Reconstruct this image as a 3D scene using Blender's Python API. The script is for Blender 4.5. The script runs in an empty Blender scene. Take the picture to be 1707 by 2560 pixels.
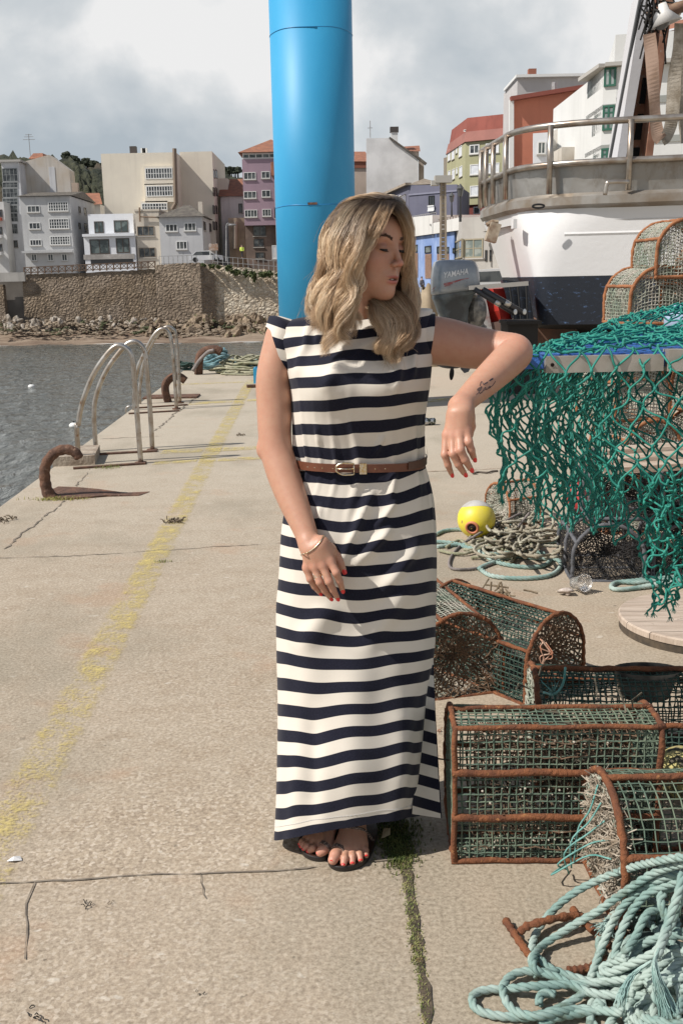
import bpy, math, random
import numpy as np
from mathutils import Matrix, Vector
from mathutils.bvhtree import BVHTree
R = math.radians
scene = bpy.context.scene
COL = scene.collection
rng = np.random.default_rng(11)
random.seed(5)

F, CX, CY, H = 2489.0, 853.5, 1280.0, 1.45          # 35 mm lens on a 24x36 frame held upright
TH, RO = math.atan(580 / 2489), 0.02
cam_d = bpy.data.cameras.new('camera')
cam = bpy.data.objects.new('camera', cam_d); COL.objects.link(cam)
cam_d.sensor_fit = 'VERTICAL'; cam_d.sensor_height = 36.0; cam_d.lens = 35.0
cam_d.clip_start = 0.05; cam_d.clip_end = 5000
cam.matrix_world = Matrix.Translation((0, 0, H)) @ Matrix.Rotation(math.pi / 2 - TH, 4, 'X') @ Matrix.Rotation(-RO, 4, 'Z')
scene.camera = cam

SUN_EL = R(47); SUN_H = (-math.cos(R(20)), -math.sin(R(20)))
sun_vec = Vector((SUN_H[0] * math.cos(SUN_EL), SUN_H[1] * math.cos(SUN_EL), math.sin(SUN_EL)))
sl = bpy.data.lights.new('sun', 'SUN'); sl.energy = 5.0; sl.angle = R(0.55); sl.color = (1.0, 0.955, 0.895)
so = bpy.data.objects.new('sun', sl); COL.objects.link(so)
so.rotation_euler = sun_vec.to_track_quat('Z', 'Y').to_euler(); so.location = (-20, -6, 30)
scene.view_settings.view_transform = 'Standard'; scene.view_settings.look = 'None'
scene.view_settings.exposure = 0.06; scene.view_settings.gamma = 1.0

world = bpy.data.worlds.new('World'); scene.world = world; world.use_nodes = True
wn, wl = world.node_tree.nodes, world.node_tree.links
wn.clear()
def wnode(t, **kw):
    n = wn.new(t)
    for k, v in kw.items():
        if k in n.inputs.keys(): n.inputs[k].default_value = v
        else: setattr(n, k, v)
    return n
out = wnode('ShaderNodeOutputWorld'); bg = wnode('ShaderNodeBackground', Strength=0.08)
sky = wnode('ShaderNodeTexSky'); sky.sky_type = 'NISHITA'; sky.sun_disc = False
sky.sun_elevation = SUN_EL; sky.sun_rotation = math.atan2(SUN_H[0], SUN_H[1])
tc = wnode('ShaderNodeTexCoord')
mp = wnode('ShaderNodeMapping'); mp.inputs['Scale'].default_value = (1, 1, 1.3); mp.inputs['Location'].default_value = (1.7, 3.9, 0.1)
n1 = wnode('ShaderNodeTexNoise', Scale=3.2, Detail=9.0, Roughness=0.55, Distortion=0.35)
n2 = wnode('ShaderNodeTexNoise', Scale=5.2, Detail=8.0, Roughness=0.5, Distortion=0.15)
mp2 = wnode('ShaderNodeMapping'); mp2.inputs['Location'].default_value = (1.7, 3.9, 0.1); mp2.inputs['Scale'].default_value = (1, 1, 1.15)
wl.new(tc.outputs['Generated'], mp.inputs['Vector']); wl.new(mp.outputs[0], n1.inputs['Vector'])
wl.new(tc.outputs['Generated'], mp2.inputs['Vector']); wl.new(mp2.outputs[0], n2.inputs['Vector'])
r1 = wnode('ShaderNodeValToRGB'); r1.color_ramp.elements[0].position = 0.31; r1.color_ramp.elements[1].position = 0.40
r2 = wnode('ShaderNodeValToRGB')
e = r2.color_ramp.elements
e[0].position = 0.36; e[0].color = (5.2, 5.9, 6.5, 1)
e[1].position = 0.57; e[1].color = (10.2, 10.2, 10.2, 1)
m = e.new(0.49); m.color = (7.6, 8.0, 8.3, 1)
wl.new(n1.outputs['Fac'], r1.inputs['Fac']); wl.new(n2.outputs['Fac'], r2.inputs['Fac'])
mx = wnode('ShaderNodeMixRGB')
sx = wnode('ShaderNodeSeparateXYZ'); wl.new(tc.outputs['Generated'], sx.inputs[0])
mr = wnode('ShaderNodeMapRange'); mr.inputs['From Min'].default_value = 0.30; mr.inputs['From Max'].default_value = 0.55; mr.inputs['To Min'].default_value = 1.0; mr.inputs['To Max'].default_value = 0.12
mr.interpolation_type = 'SMOOTHSTEP'; wl.new(sx.outputs['Z'], mr.inputs['Value'])      # the cloud bank lies low, the sky opens overhead
mm = wnode('ShaderNodeMath'); mm.operation = 'MULTIPLY'; wl.new(r1.outputs['Color'], mm.inputs[0]); wl.new(mr.outputs[0], mm.inputs[1])
wl.new(mm.outputs[0], mx.inputs['Fac']); wl.new(sky.outputs[0], mx.inputs['Color1']); wl.new(r2.outputs['Color'], mx.inputs['Color2'])
wl.new(mx.outputs[0], bg.inputs['Color']); wl.new(bg.outputs[0], out.inputs['Surface'])

def ray(px, py):
    u = (px - CX) / F; v = -(py - CY) / F
    c, s = math.cos(RO), math.sin(RO)
    u2 = u * c + v * s; v2 = -u * s + v * c
    return np.array([u2, math.cos(TH) + v2 * math.sin(TH), -math.sin(TH) + v2 * math.cos(TH)])
def P(px, py, Y):
    d = ray(px, py); return np.array([0, 0, H]) + d * (Y / d[1])
def G(px, py, z=0.0):
    d = ray(px, py); return np.array([0, 0, H]) + d * ((z - H) / d[2])
def proj(p):
    p = np.asarray(p, float)
    x, y, z = p[..., 0], p[..., 1], p[..., 2] - H
    st, ct = math.sin(TH), math.cos(TH)
    dep = y * ct - z * st; v = (y * st + z * ct) / dep; u = x / dep
    c, s = math.cos(RO), math.sin(RO)
    return CX + F * (u * c - v * s), CY - F * (u * s + v * c)

WM = {}
def tag(o, label=None, cat=None, group=None, kind=None):
    if label: o['label'] = label
    if cat: o['category'] = cat
    if group: o['group'] = group
    if kind: o['kind'] = kind
    return o
def thing(name, label, cat, loc=(0, 0, 0), rz=0.0, group=None, rot=None):
    o = bpy.data.objects.new(name, None); COL.objects.link(o)
    o.empty_display_size = 0.1
    o.location = loc; o.rotation_euler = rot if rot else (0, 0, rz)
    WM[o.name] = Matrix.Translation(loc) @ o.rotation_euler.to_matrix().to_4x4()
    return tag(o, label, cat, group)
def wm(o):
    while o is not None and o.name not in WM: o = o.parent
    return WM[o.name] if o is not None else Matrix.Identity(4)
def dup(root, loc, rz=None, label=None, group=None, rot=None):
    def cp(o, parent):
        c = o.copy(); COL.objects.link(c); c.parent = parent
        for ch in list(o.children): cp(ch, c)
        return c
    r = cp(root, None); r.location = loc
    if rz is not None: r.rotation_euler = (0, 0, rz)
    if rot is not None: r.rotation_euler = rot
    if label: r['label'] = label
    if group: r['group'] = group
    WM[r.name] = Matrix.Translation(loc) @ r.rotation_euler.to_matrix().to_4x4()
    return r

class MB:
    """collects geometry, then links it as ONE mesh object"""
    def __init__(s): s.v = []; s.n = 0; s.f = []; s.attr = {}
    def add(s, v, faces):
        v = np.asarray(v, float).reshape(-1, 3); k = s.n; s.v.append(v); s.n += len(v)
        if isinstance(faces, np.ndarray): s.f.append(faces + k)
        else:
            by = {}
            for f in faces: by.setdefault(len(f), []).append(f)
            for f in by.values(): s.f.append(np.array(f) + k)
        return k
    def box(s, c, size, rz=0.0, rot=None, taper=1.0):
        hx, hy, hz = [q / 2 for q in size]
        v = np.array([[x * (taper if z > 0 else 1), y * (taper if z > 0 else 1), z] for z in (-hz, hz) for x, y in ((-hx, -hy), (hx, -hy), (hx, hy), (-hx, hy))])
        M = np.array(rot.to_matrix()) if rot is not None else np.array(Matrix.Rotation(rz, 3, 'Z'))
        v = v @ M.T + np.array(c)
        s.add(v, np.array([[3, 2, 1, 0], [4, 5, 6, 7], [0, 1, 5, 4], [1, 2, 6, 5], [2, 3, 7, 6], [3, 0, 4, 7]]))
    def beam(s, a, b, w, h, up=(0, 0, 1)):
        a, b = np.array(a, float), np.array(b, float); t = b - a; L = np.linalg.norm(t); t /= L
        u = np.array(up, float); r = np.cross(t, u); r /= max(1e-9, np.linalg.norm(r)); u = np.cross(r, t)
        v = [p + r * x * w / 2 + u * z * h / 2 for p in (a, b) for x, z in ((-1, -1), (1, -1), (1, 1), (-1, 1))]
        s.add(v, np.array([[0, 1, 2, 3], [7, 6, 5, 4], [0, 4, 5, 1], [1, 5, 6, 2], [2, 6, 7, 3], [3, 7, 4, 0]]))
    def tubes(s, paths, r, sides=6, caps=True, closed=False):
        p = np.asarray(paths, float)
        if p.ndim == 2: p = p[None]
        m, n, _ = p.shape
        r = np.broadcast_to(np.asarray(r, float), (m, n)) if np.ndim(r) < 2 else np.asarray(r, float)
        if closed: t = np.roll(p, -1, 1) - np.roll(p, 1, 1)
        else:
            t = np.empty_like(p); t[:, 1:-1] = p[:, 2:] - p[:, :-2]; t[:, 0] = p[:, 1] - p[:, 0]; t[:, -1] = p[:, -1] - p[:, -2]
        t /= np.maximum(1e-9, np.linalg.norm(t, axis=2, keepdims=True))
        ref = np.where(np.abs(t[:, 0, 2:3]) < 0.8, np.array([[0, 0, 1.0]]), np.array([[1.0, 0, 0]]))
        N = np.empty_like(p)
        c = ref - t[:, 0] * (ref * t[:, 0]).sum(1, keepdims=True)
        for i in range(n):
            c = c - t[:, i] * (c * t[:, i]).sum(1, keepdims=True)
            c = c / np.maximum(1e-9, np.linalg.norm(c, axis=1, keepdims=True)); N[:, i] = c
        B = np.cross(t, N)
        a = np.arange(sides) * 2 * math.pi / sides
        v = p[:, :, None] + r[:, :, None, None] * (N[:, :, None] * np.cos(a)[None, None, :, None] + B[:, :, None] * np.sin(a)[None, None, :, None])
        idx = np.arange(m * n * sides).reshape(m, n, sides)
        nxt = np.roll(idx, -1, 2)
        if closed: A, D = idx, np.roll(idx, -1, 1); An, Dn = nxt, np.roll(nxt, -1, 1)
        else: A, D, An, Dn = idx[:, :-1], idx[:, 1:], nxt[:, :-1], nxt[:, 1:]
        k = s.add(v.reshape(-1, 3), np.stack([A, An, Dn, D], -1).reshape(-1, 4))
        if caps and not closed:
            s.f.append(idx[:, 0, ::-1] + k); s.f.append(idx[:, -1] + k)
        return k
    def tube(s, path, r, sides=8, closed=False, caps=True): return s.tubes(np.asarray(path, float)[None], r if np.ndim(r) == 0 else np.asarray(r)[None], sides, caps, closed)
    def cyl(s, a, b, r, r2=None, sides=16): return s.tubes(np.array([[a, b]], float), np.array([[r, r if r2 is None else r2]]), sides)
    def grid(s, g, cu=False, cv=False):
        g = np.asarray(g, float); a, b = g.shape[:2]; idx = np.arange(a * b).reshape(a, b)
        A = idx; 
        if cu: A = np.vstack([A, A[:1]])
        if cv: A = np.hstack([A, A[:, :1]])
        return s.add(g.reshape(-1, 3), np.stack([A[:-1, :-1], A[:-1, 1:], A[1:, 1:], A[1:, :-1]], -1).reshape(-1, 4))
    def prism(s, poly, z0, z1):
        n = len(poly); z0 = np.broadcast_to(z0, n); z1 = np.broadcast_to(z1, n)
        v = [[x, y, a] for (x, y), a in zip(poly, z0)] + [[x, y, a] for (x, y), a in zip(poly, z1)]
        s.add(v, [list(range(n))[::-1], list(range(n, 2 * n))] + [[i, (i + 1) % n, (i + 1) % n + n, i + n] for i in range(n)])
    def lathe(s, prof, c=(0, 0, 0), seg=24, axis=(0, 0, 1)):
        a = np.arange(seg) * 2 * math.pi / seg
        prof = np.array(prof, float)
        g = np.stack([prof[:, 0][:, None] * np.cos(a), prof[:, 0][:, None] * np.sin(a), np.repeat(prof[:, 1][:, None], seg, 1)], -1)
        q = np.array(Vector((0, 0, 1)).rotation_difference(Vector(axis)).to_matrix())
        s.grid(g @ q.T + np.array(c), cv=True)
    def ball(s, c, r, scale=(1, 1, 1), seg=16, rings=10, rot=None, noise=0.0):
        th = np.linspace(0, math.pi, rings + 1); ph = np.arange(seg) * 2 * math.pi / seg
        g = np.stack([np.sin(th)[:, None] * np.cos(ph), np.sin(th)[:, None] * np.sin(ph), np.repeat(np.cos(th)[:, None], seg, 1)], -1)
        if noise:
            w = rng.normal(size=(6, 3)) * 2.5; f = sum(np.sin(g @ q + i) for i, q in enumerate(w)) * noise / 3
            g = g * (1 + f[..., None])
        g = g * r * np.array(scale)
        if rot is not None: g = g @ np.array(rot.to_matrix()).T
        s.grid(g + np.array(c), cv=True)
    def build(s, name, mat=None, parent=None, smooth=False, label=None, attrs=None, local=False):
        me = bpy.data.meshes.new(name)
        v = np.concatenate(s.v) if s.v else np.zeros((0, 3))
        if parent is not None and not local:
            Mi = np.array(wm(parent).inverted()); v = v @ Mi[:3, :3].T + Mi[:3, 3]
        me.vertices.add(len(v)); me.vertices.foreach_set('co', v.astype(np.float32).ravel())
        tot = sum(f.size for f in s.f); cnt = sum(len(f) for f in s.f)
        me.loops.add(tot); me.polygons.add(cnt)
        me.loops.foreach_set('vertex_index', np.concatenate([f.ravel() for f in s.f]).astype(np.int32))
        ln = np.concatenate([np.full(len(f), f.shape[1]) for f in s.f]).astype(np.int32)
        me.polygons.foreach_set('loop_start', np.concatenate([[0], np.cumsum(ln)[:-1]]).astype(np.int32))
        me.polygons.foreach_set('loop_total', ln)
        me.update(calc_edges=True); me.validate()
        me.polygons.foreach_set('use_smooth', np.full(len(me.polygons), bool(smooth)))
        for k, a in (attrs or {}).items():
            a = np.asarray(a, np.float32)
            if a.ndim == 1:
                at = me.attributes.new(k, 'FLOAT', 'POINT'); at.data.foreach_set('value', a)
            else:
                at = me.attributes.new(k, 'FLOAT_COLOR', 'POINT')
                c = np.ones((len(a), 4), np.float32); c[:, :3] = a; at.data.foreach_set('color', c.ravel())
        if mat is not None: me.materials.append(mat)
        o = bpy.data.objects.new(name, me); COL.objects.link(o)
        if parent is not None: o.parent = parent
        if label: o['label'] = label
        return o

class NT:
    def __init__(s, name):
        s.m = bpy.data.materials.new(name); s.m.use_nodes = True; s.t = s.m.node_tree; s.t.nodes.clear()
        s.out = s.t.nodes.new('ShaderNodeOutputMaterial'); s.b = s.t.nodes.new('ShaderNodeBsdfPrincipled')
        s.t.links.new(s.b.outputs[0], s.out.inputs['Surface']); s._tc = None
    def n(s, t, **kw):
        x = s.t.nodes.new('ShaderNode' + t)
        for k, v in kw.items():
            if k in x.inputs.keys(): s.put(x.inputs[k], v)
            else: setattr(x, k, v)
        return x
    def put(s, sock, v):
        if isinstance(v, bpy.types.Node): v = v.outputs[0]
        if isinstance(v, bpy.types.NodeSocket): s.t.links.new(v, sock)
        elif isinstance(v, tuple) and len(v) == 3 and sock.type == 'RGBA': sock.default_value = (*v, 1)
        else: sock.default_value = v
    def obj(s, scale=(1, 1, 1), loc=(0, 0, 0), rot=(0, 0, 0), world=False):
        if world: c = s.n('NewGeometry').outputs['Position']
        else:
            if s._tc is None: s._tc = s.n('TexCoord')
            c = s._tc.outputs['Object']
        mp = s.n('Mapping'); s.put(mp.inputs['Vector'], c)
        mp.inputs['Scale'].default_value = scale; mp.inputs['Location'].default_value = loc; mp.inputs['Rotation'].default_value = rot
        return mp.outputs[0]
    def noise(s, scale=5, detail=4, rough=0.55, vec=None, dist=0.0):
        x = s.n('TexNoise', Scale=float(scale), Detail=float(detail), Roughness=rough, Distortion=dist)
        s.put(x.inputs['Vector'], vec if vec is not None else s.obj()); return x.outputs['Fac']
    def ramp(s, fac, stops, interp='LINEAR'):
        x = s.n('ValToRGB'); cr = x.color_ramp; cr.interpolation = interp
        for i, (p, c) in enumerate(stops):
            c = (c, c, c) if not isinstance(c, tuple) else c
            e = cr.elements[i] if i < 2 else cr.elements.new(p)
            e.position = p; e.color = (*c, 1)
        s.put(x.inputs['Fac'], fac); return x.outputs['Color']
    def mix(s, fac, a, b, mode='MIX'):
        x = s.n('MixRGB'); x.blend_type = mode
        s.put(x.inputs['Fac'], fac); s.put(x.inputs['Color1'], a); s.put(x.inputs['Color2'], b); return x.outputs[0]
    def math(s, op, a, b=0.0, c=None):
        x = s.n('Math'); x.operation = op; s.put(x.inputs[0], a); s.put(x.inputs[1], b)
        if c is not None: s.put(x.inputs[2], c)
        return x.outputs[0]
    def attr(s, name, col=False):
        x = s.n('Attribute'); x.attribute_name = name; return x.outputs['Color' if col else 'Fac']
    def bump(s, h, strength=0.3, dist=0.01, prev=None):
        x = s.n('Bump', Strength=strength, Distance=dist); s.put(x.inputs['Height'], h)
        if prev is not None: s.put(x.inputs['Normal'], prev)
        s.put(s.b.inputs['Normal'], x.outputs[0]); return x.outputs[0]
    def fin(s, col=None, rough=None, metal=None, **kw):
        if col is not None: s.put(s.b.inputs['Base Color'], col)
        if rough is not None: s.put(s.b.inputs['Roughness'], rough)
        if metal is not None: s.put(s.b.inputs['Metallic'], metal)
        for k, v in kw.items(): s.put(s.b.inputs[k.replace('_', ' ')], v)
        return s.m
_mc = {}
def mat(name, col, rough=0.7, metal=0.0, col2=None, scale=4.0, lo=0.4, hi=0.62, bump=0.0, bscale=40.0, bdist=0.004, detail=5, col3=None, scale3=20.0, t3=0.62, squash=(1, 1, 1), **kw):
    if name in _mc: return _mc[name]
    s = NT(name); v = s.obj(squash); c = col
    if col2 is not None: c = s.mix(s.ramp(s.noise(scale, detail, vec=v), [(lo, 0.0), (hi, 1.0)]), col, col2)
    if col3 is not None: c = s.mix(s.ramp(s.noise(scale3, detail, vec=s.obj(squash, (3, 5, 1))), [(t3, 0.0), (t3 + 0.06, 1.0)]), c, col3)
    if bump: s.bump(s.noise(bscale, 5, vec=v), bump, bdist)
    _mc[name] = s.fin(c, rough, metal, **kw); return _mc[name]
def catmull(pts, n):
    p = np.asarray(pts, float); p = np.vstack([2 * p[0] - p[1], p, 2 * p[-1] - p[-2]]); k = len(p) - 3
    t = np.linspace(0, k - 1e-9, n); i = t.astype(int); u = (t - i)[:, None]
    a, b, c, d = p[i], p[i + 1], p[i + 2], p[i + 3]
    return 0.5 * (2 * b + (c - a) * u + (2 * a - 5 * b + 4 * c - d) * u * u + (3 * b - a - 3 * c + d) * u ** 3)
def text_mesh(body, size, extrude=0.001, bold=0.0, shear=0.0):
    cu = bpy.data.curves.new('lettering', 'FONT'); cu.body = body; cu.size = size; cu.extrude = extrude; cu.offset = bold; cu.shear = shear
    o = bpy.data.objects.new('lettering', cu); COL.objects.link(o)
    dg = bpy.context.evaluated_depsgraph_get(); me = bpy.data.meshes.new_from_object(o.evaluated_get(dg))
    v = np.array([q.co[:] for q in me.vertices]); f = [list(q.vertices) for q in me.polygons]
    bpy.data.objects.remove(o); bpy.data.curves.remove(cu); bpy.data.meshes.remove(me)
    return v, f
# ================================================================ SETTING
QE = lambda Y: -2.10 - 0.0312 * Y                     # the quay's water edge runs almost straight away from the camera
WATER = -5.4
def concrete():
    s = NT('quay_concrete'); w = s.obj(world=True)
    big = s.noise(0.9, 6, vec=w); mid = s.noise(7, 7, 0.65, vec=w); fine = s.noise(95, 4, 0.75, vec=w)
    streak = s.noise(3.0, 6, vec=s.obj((0.22, 2.2, 1), world=True))
    c = s.mix(s.ramp(big, [(0.35, 0.0), (0.65, 1.0)]), (0.30, 0.288, 0.245), (0.41, 0.398, 0.345))
    c = s.mix(s.math('MULTIPLY', s.ramp(mid, [(0.46, 0.0), (0.62, 1.0)]), 0.95), c, (0.20, 0.17, 0.125))
    c = s.mix(s.math('MULTIPLY', s.ramp(streak, [(0.48, 0.0), (0.66, 1.0)]), 0.55), c, (0.46, 0.43, 0.37))
    # exposed aggregate of the near, worn slabs
    vo = s.n('TexVoronoi', Scale=105.0); s.put(vo.inputs['Vector'], w)
    vo2 = s.n('TexVoronoi', Scale=75.0); s.put(vo2.inputs['Vector'], w)
    sep = s.n('SeparateXYZ'); s.put(sep.inputs[0], w)
    near = s.ramp(s.math('MULTIPLY_ADD', big, 1.2, s.math('MULTIPLY', sep.outputs['Y'], 0.13)), [(0.70, 1.0), (1.75, 0.38)])
    stone = s.ramp(vo.outputs['Color'], [(0.25, (0.045, 0.038, 0.028)), (0.38, (0.25, 0.225, 0.18)), (0.62, (0.42, 0.36, 0.27)), (0.82, (0.84, 0.80, 0.72))])
    rx = s.math('GREATER_THAN', sep.outputs['X'], 0.16)
    side = s.math('SUBTRACT', 1.0, s.math('MULTIPLY', rx, 0.8))
    agg = s.math('MULTIPLY', s.math('MULTIPLY', near, side), 0.85)
    c = s.mix(agg, c, stone)
    # the slab nearest the camera is a finer, greyer pour
    fs = s.math('LESS_THAN', sep.outputs['Y'], s.math('ADD', 2.215, s.math('MULTIPLY', sep.outputs['X'], 0.02)))
    c = s.mix(s.math('MULTIPLY', fs, 0.35), c, (0.34, 0.32, 0.28))
    c = s.mix(s.math('MULTIPLY', rx, 0.45), c, (0.36, 0.32, 0.25))
    rust = s.ramp(s.noise(1.7, 7, 0.6, vec=s.obj((0.6, 1.3, 1), (4, 2, 0), world=True)), [(0.56, 0.0), (0.72, 1.0)])
    c = s.mix(s.math('MULTIPLY', s.math('MULTIPLY', rust, rx), 0.35), c, (0.30, 0.18, 0.10))
    # lichen-tinted edge stones along the water
    ex = s.math('ADD', sep.outputs['X'], s.math('MULTIPLY', sep.outputs['Y'], 0.0312))
    ex = s.math('ADD', ex, s.math('MULTIPLY', s.math('SUBTRACT', mid, 0.5), 0.25))
    edge = s.ramp(s.math('ADD', ex, 3.0), [(1.38, 1.0), (1.48, 0.0)])
    c = s.mix(s.math('MULTIPLY', edge, 0.5), c, (0.42, 0.31, 0.22))
    orange = s.ramp(s.noise(2.6, 5, vec=s.obj((1, 1, 1), (9, 1, 0), world=True)), [(0.58, 0.0), (0.66, 1.0)])
    c = s.mix(s.math('MULTIPLY', s.math('MULTIPLY', edge, orange), 0.35), c, (0.40, 0.20, 0.10))
    spots = s.ramp(s.noise(21, 3, vec=s.obj((1, 1, 1), (2, 7, 0), world=True)), [(0.71, 0.0), (0.74, 1.0)])
    c = s.mix(s.math('MULTIPLY', spots, 0.8), c, (0.09, 0.07, 0.05))
    wsp = s.ramp(s.noise(13, 4, vec=s.obj((1, 1.6, 1), (5, 3, 0), world=True)), [(0.66, 0.0), (0.72, 1.0)])
    c = s.mix(s.math('MULTIPLY', wsp, 0.75), c, (0.62, 0.58, 0.52))
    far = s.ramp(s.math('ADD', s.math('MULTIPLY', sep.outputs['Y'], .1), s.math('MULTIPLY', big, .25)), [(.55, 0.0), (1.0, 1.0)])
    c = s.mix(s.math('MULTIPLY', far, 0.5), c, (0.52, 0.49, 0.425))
    oil = s.ramp(s.noise(1.1, 6, .6, vec=s.obj((1, .55, 1), (8, 4, 0), world=True)), [(0.50, 0.0), (0.66, 1.0)])
    c = s.mix(s.math('MULTIPLY', oil, 0.6), c, (0.20, 0.182, 0.138))
    pit = s.ramp(s.noise(38, 5, .7, vec=w), [(0.60, 0.0), (0.68, 1.0)])
    c = s.mix(s.math('MULTIPLY', pit, s.math('ADD', s.math('MULTIPLY', near, .35), .12)), c, (0.10, 0.08, 0.06))
    c = s.mix(0.36, c, s.ramp(fine, [(0.34, (0.09, 0.075, 0.055)), (0.66, (0.64, 0.57, 0.47))]))
    c = s.mix(1.0, c, (1.0, 0.975, 0.93), 'MULTIPLY')
    b = s.bump(vo.outputs['Distance'], s.math('MULTIPLY', agg, -.5), 0.003)
    b = s.bump(fine, 0.5, 0.0025, b); s.bump(mid, 0.3, 0.008, b)
    return s.fin(c, 0.92, Specular_IOR_Level=0.25)
M_CONC = concrete()
poly = [(QE(-3), -3), (QE(17.3), 17.3), (-0.4, 16.9), (3.0, 23), (3.4, 126), (160, 126), (160, -3)]
m = MB(); m.prism(poly, -6.5, 0.0)
o = m.build('quay_ground', M_CONC); tag(o, 'worn pale concrete quay surface', kind='structure')
mb_ = NT('sea_bed'); sb = mb_.fin((0.10, 0.08, 0.055), 0.95)
m = MB(); m.box((0, 60, WATER - 3.2), (900, 500, 1.0)); tag(m.build('seabed_ground', sb), kind='structure')

# water
s = NT('harbour_water'); w = s.obj((1.0, 0.42, 1), world=True)
h = s.math('ADD', s.noise(2.0, 5, 0.6, vec=w, dist=0.4), s.math('MULTIPLY', s.noise(0.5, 3, vec=w), 1.1))
s.bump(h, 1.0, 0.38)
M_WATER = s.fin(s.mix(s.noise(0.15, 3, vec=w), (0.085, 0.095, 0.088), (0.155, 0.155, 0.135)), 0.09, Specular_IOR_Level=0.42)
n = 160
gx = np.linspace(-120, 40, n); gy = np.linspace(-2, 130, n); X, Yg = np.meshgrid(gx, gy)
Z = WATER + 0.05 * np.sin(X * 1.3 + Yg * .6) + 0.05 * np.sin(Yg * 1.7 - X * .5)
m = MB(); m.grid(np.stack([X, Yg, Z], -1)); tag(m.build('water', M_WATER, smooth=True), kind='structure')

# beach strip below the sea wall
s = NT('beach_sand'); w = s.obj((0.25, 1, 1), world=True)
c = s.mix(s.ramp(s.noise(0.7, 6, vec=w), [(0.4, 0.0), (0.6, 1.0)]), (0.26, 0.20, 0.145), (0.145, 0.098, 0.066))
s.bump(s.noise(1.2, 6, vec=s.obj(world=True)), 0.6, 0.2)
M_BEACH = s.fin(c, 0.75)
nb = 60; gx = np.linspace(-110, 8, nb); t = np.linspace(0, 1, 24)
g = np.array([[[x, 115 + 17 * q + 1.6 * math.sin(x * .13) * (1 - q), WATER - 0.5 + 2.3 * q + 0.12 * math.sin(x * .9 + q * 9)] for x in gx] for q in t])
m = MB(); m.grid(g); tag(m.build('beach', M_BEACH, smooth=True), kind='structure')
# foam along the water's edge
m = MB()
for k in range(26):
    x = rng.uniform(-75, -3); y = 118.6 + 1.6 * math.sin(x * .13) + rng.normal() * 0.9
    m.ball((x, y, WATER + 0.06), 1, (rng.uniform(.6, 2.5), rng.uniform(.05, .12), .03), 8, 4)
tag(m.build('sea_foam', mat('foam_white', (0.62, 0.62, 0.60), 0.8), smooth=True), 'thin white foam lines at the edge of the beach', 'foam', kind='stuff')

# far hills with woods
def hill(name, xs, Y, tops, base, depth, col):
    t = np.linspace(0, 1, 14); X = np.interp(np.linspace(0, 1, 80), np.linspace(0, 1, len(xs)), xs)
    T = np.interp(X, xs, tops)
    g = []
    for q in t:
        g.append([[x * (1 + 0.25 * q), Y + depth * q, base + (z - base) * math.sin(q * math.pi / 2) ** 0.8 + rng.normal() * 0.8 * (q > .1)] for x, z in zip(X, T)])
    m = MB(); m.grid(np.array(g)); return m.build(name, col, smooth=True)
s = NT('wooded_hill'); w = s.obj(world=True)
c = s.mix(s.ramp(s.noise(0.05, 8, 0.65, vec=w), [(0.42, 0.0), (0.6, 1.0)]), (0.022, 0.028, 0.016), (0.060, 0.062, 0.030))
c = s.mix(s.ramp(s.noise(0.03, 4, vec=s.obj(loc=(5, 5, 5), world=True)), [(0.5, 0.0), (0.62, 1.0)]), c, (0.085, 0.060, 0.038))
s.bump(s.noise(0.35, 6, vec=w), 1.0, 3.0); M_HILL = s.fin(c, 0.95)
pz = lambda px, py, Y: P(px, py, Y)
hx = [P(x, 600, 360)[0] / 1.25 for x in (-40, 60, 180, 240, 420, 560, 700, 900, 1130, 1400)]
hz = [P(x, y, 360)[2] for x, y in ((-40, 395), (60, 395), (180, 402), (240, 420), (420, 440), (560, 438), (700, 470), (900, 460), (1130, 460), (1400, 500))]
hh = hill('hill_terrain', hx, 300, hz, 2, 60, M_HILL); tag(hh, kind='structure')
# row of pines on the ridge
def ridge_tree(x, z, Y, h, k):
    t = thing('pine_tree', 'dark ridge-top pine on the wooded hill behind the pale houses', 'tree', (x, Y, z), group='pines along the hill ridge')
    m = MB(); m.cyl((x, Y, z - 1), (x, Y, z + h * .75), .28, .1, 5); m.build('trunk', mat('bark_dark', (0.05, 0.04, 0.03)), t)
    m = MB()
    for j in range(26):
        a = rng.uniform(0, 6.28); rr = rng.uniform(0, h * .26); zz = z + h * rng.uniform(.45, 1.0)
        m.ball((x + rr * math.cos(a), Y + rr * math.sin(a), zz), rng.uniform(.35, .9), (1.2, 1.2, .6), 5, 3, noise=.3)
    m.build('crown', mat('needles_dark', (0.022, 0.03, 0.016), 0.9, col2=(0.05, 0.055, 0.03), scale=.6), t)
for k in range(40):
    px = rng.uniform(150, 262) if k < 28 else rng.uniform(558, 608)
    top = np.interp(px, [150, 180, 240, 262, 560, 608], [396, 404, 424, 430, 434, 436])
    p = P(px, top + 6, 359); ridge_tree(p[0], p[2], 359, rng.uniform(1.6, 3.4), k)
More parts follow.
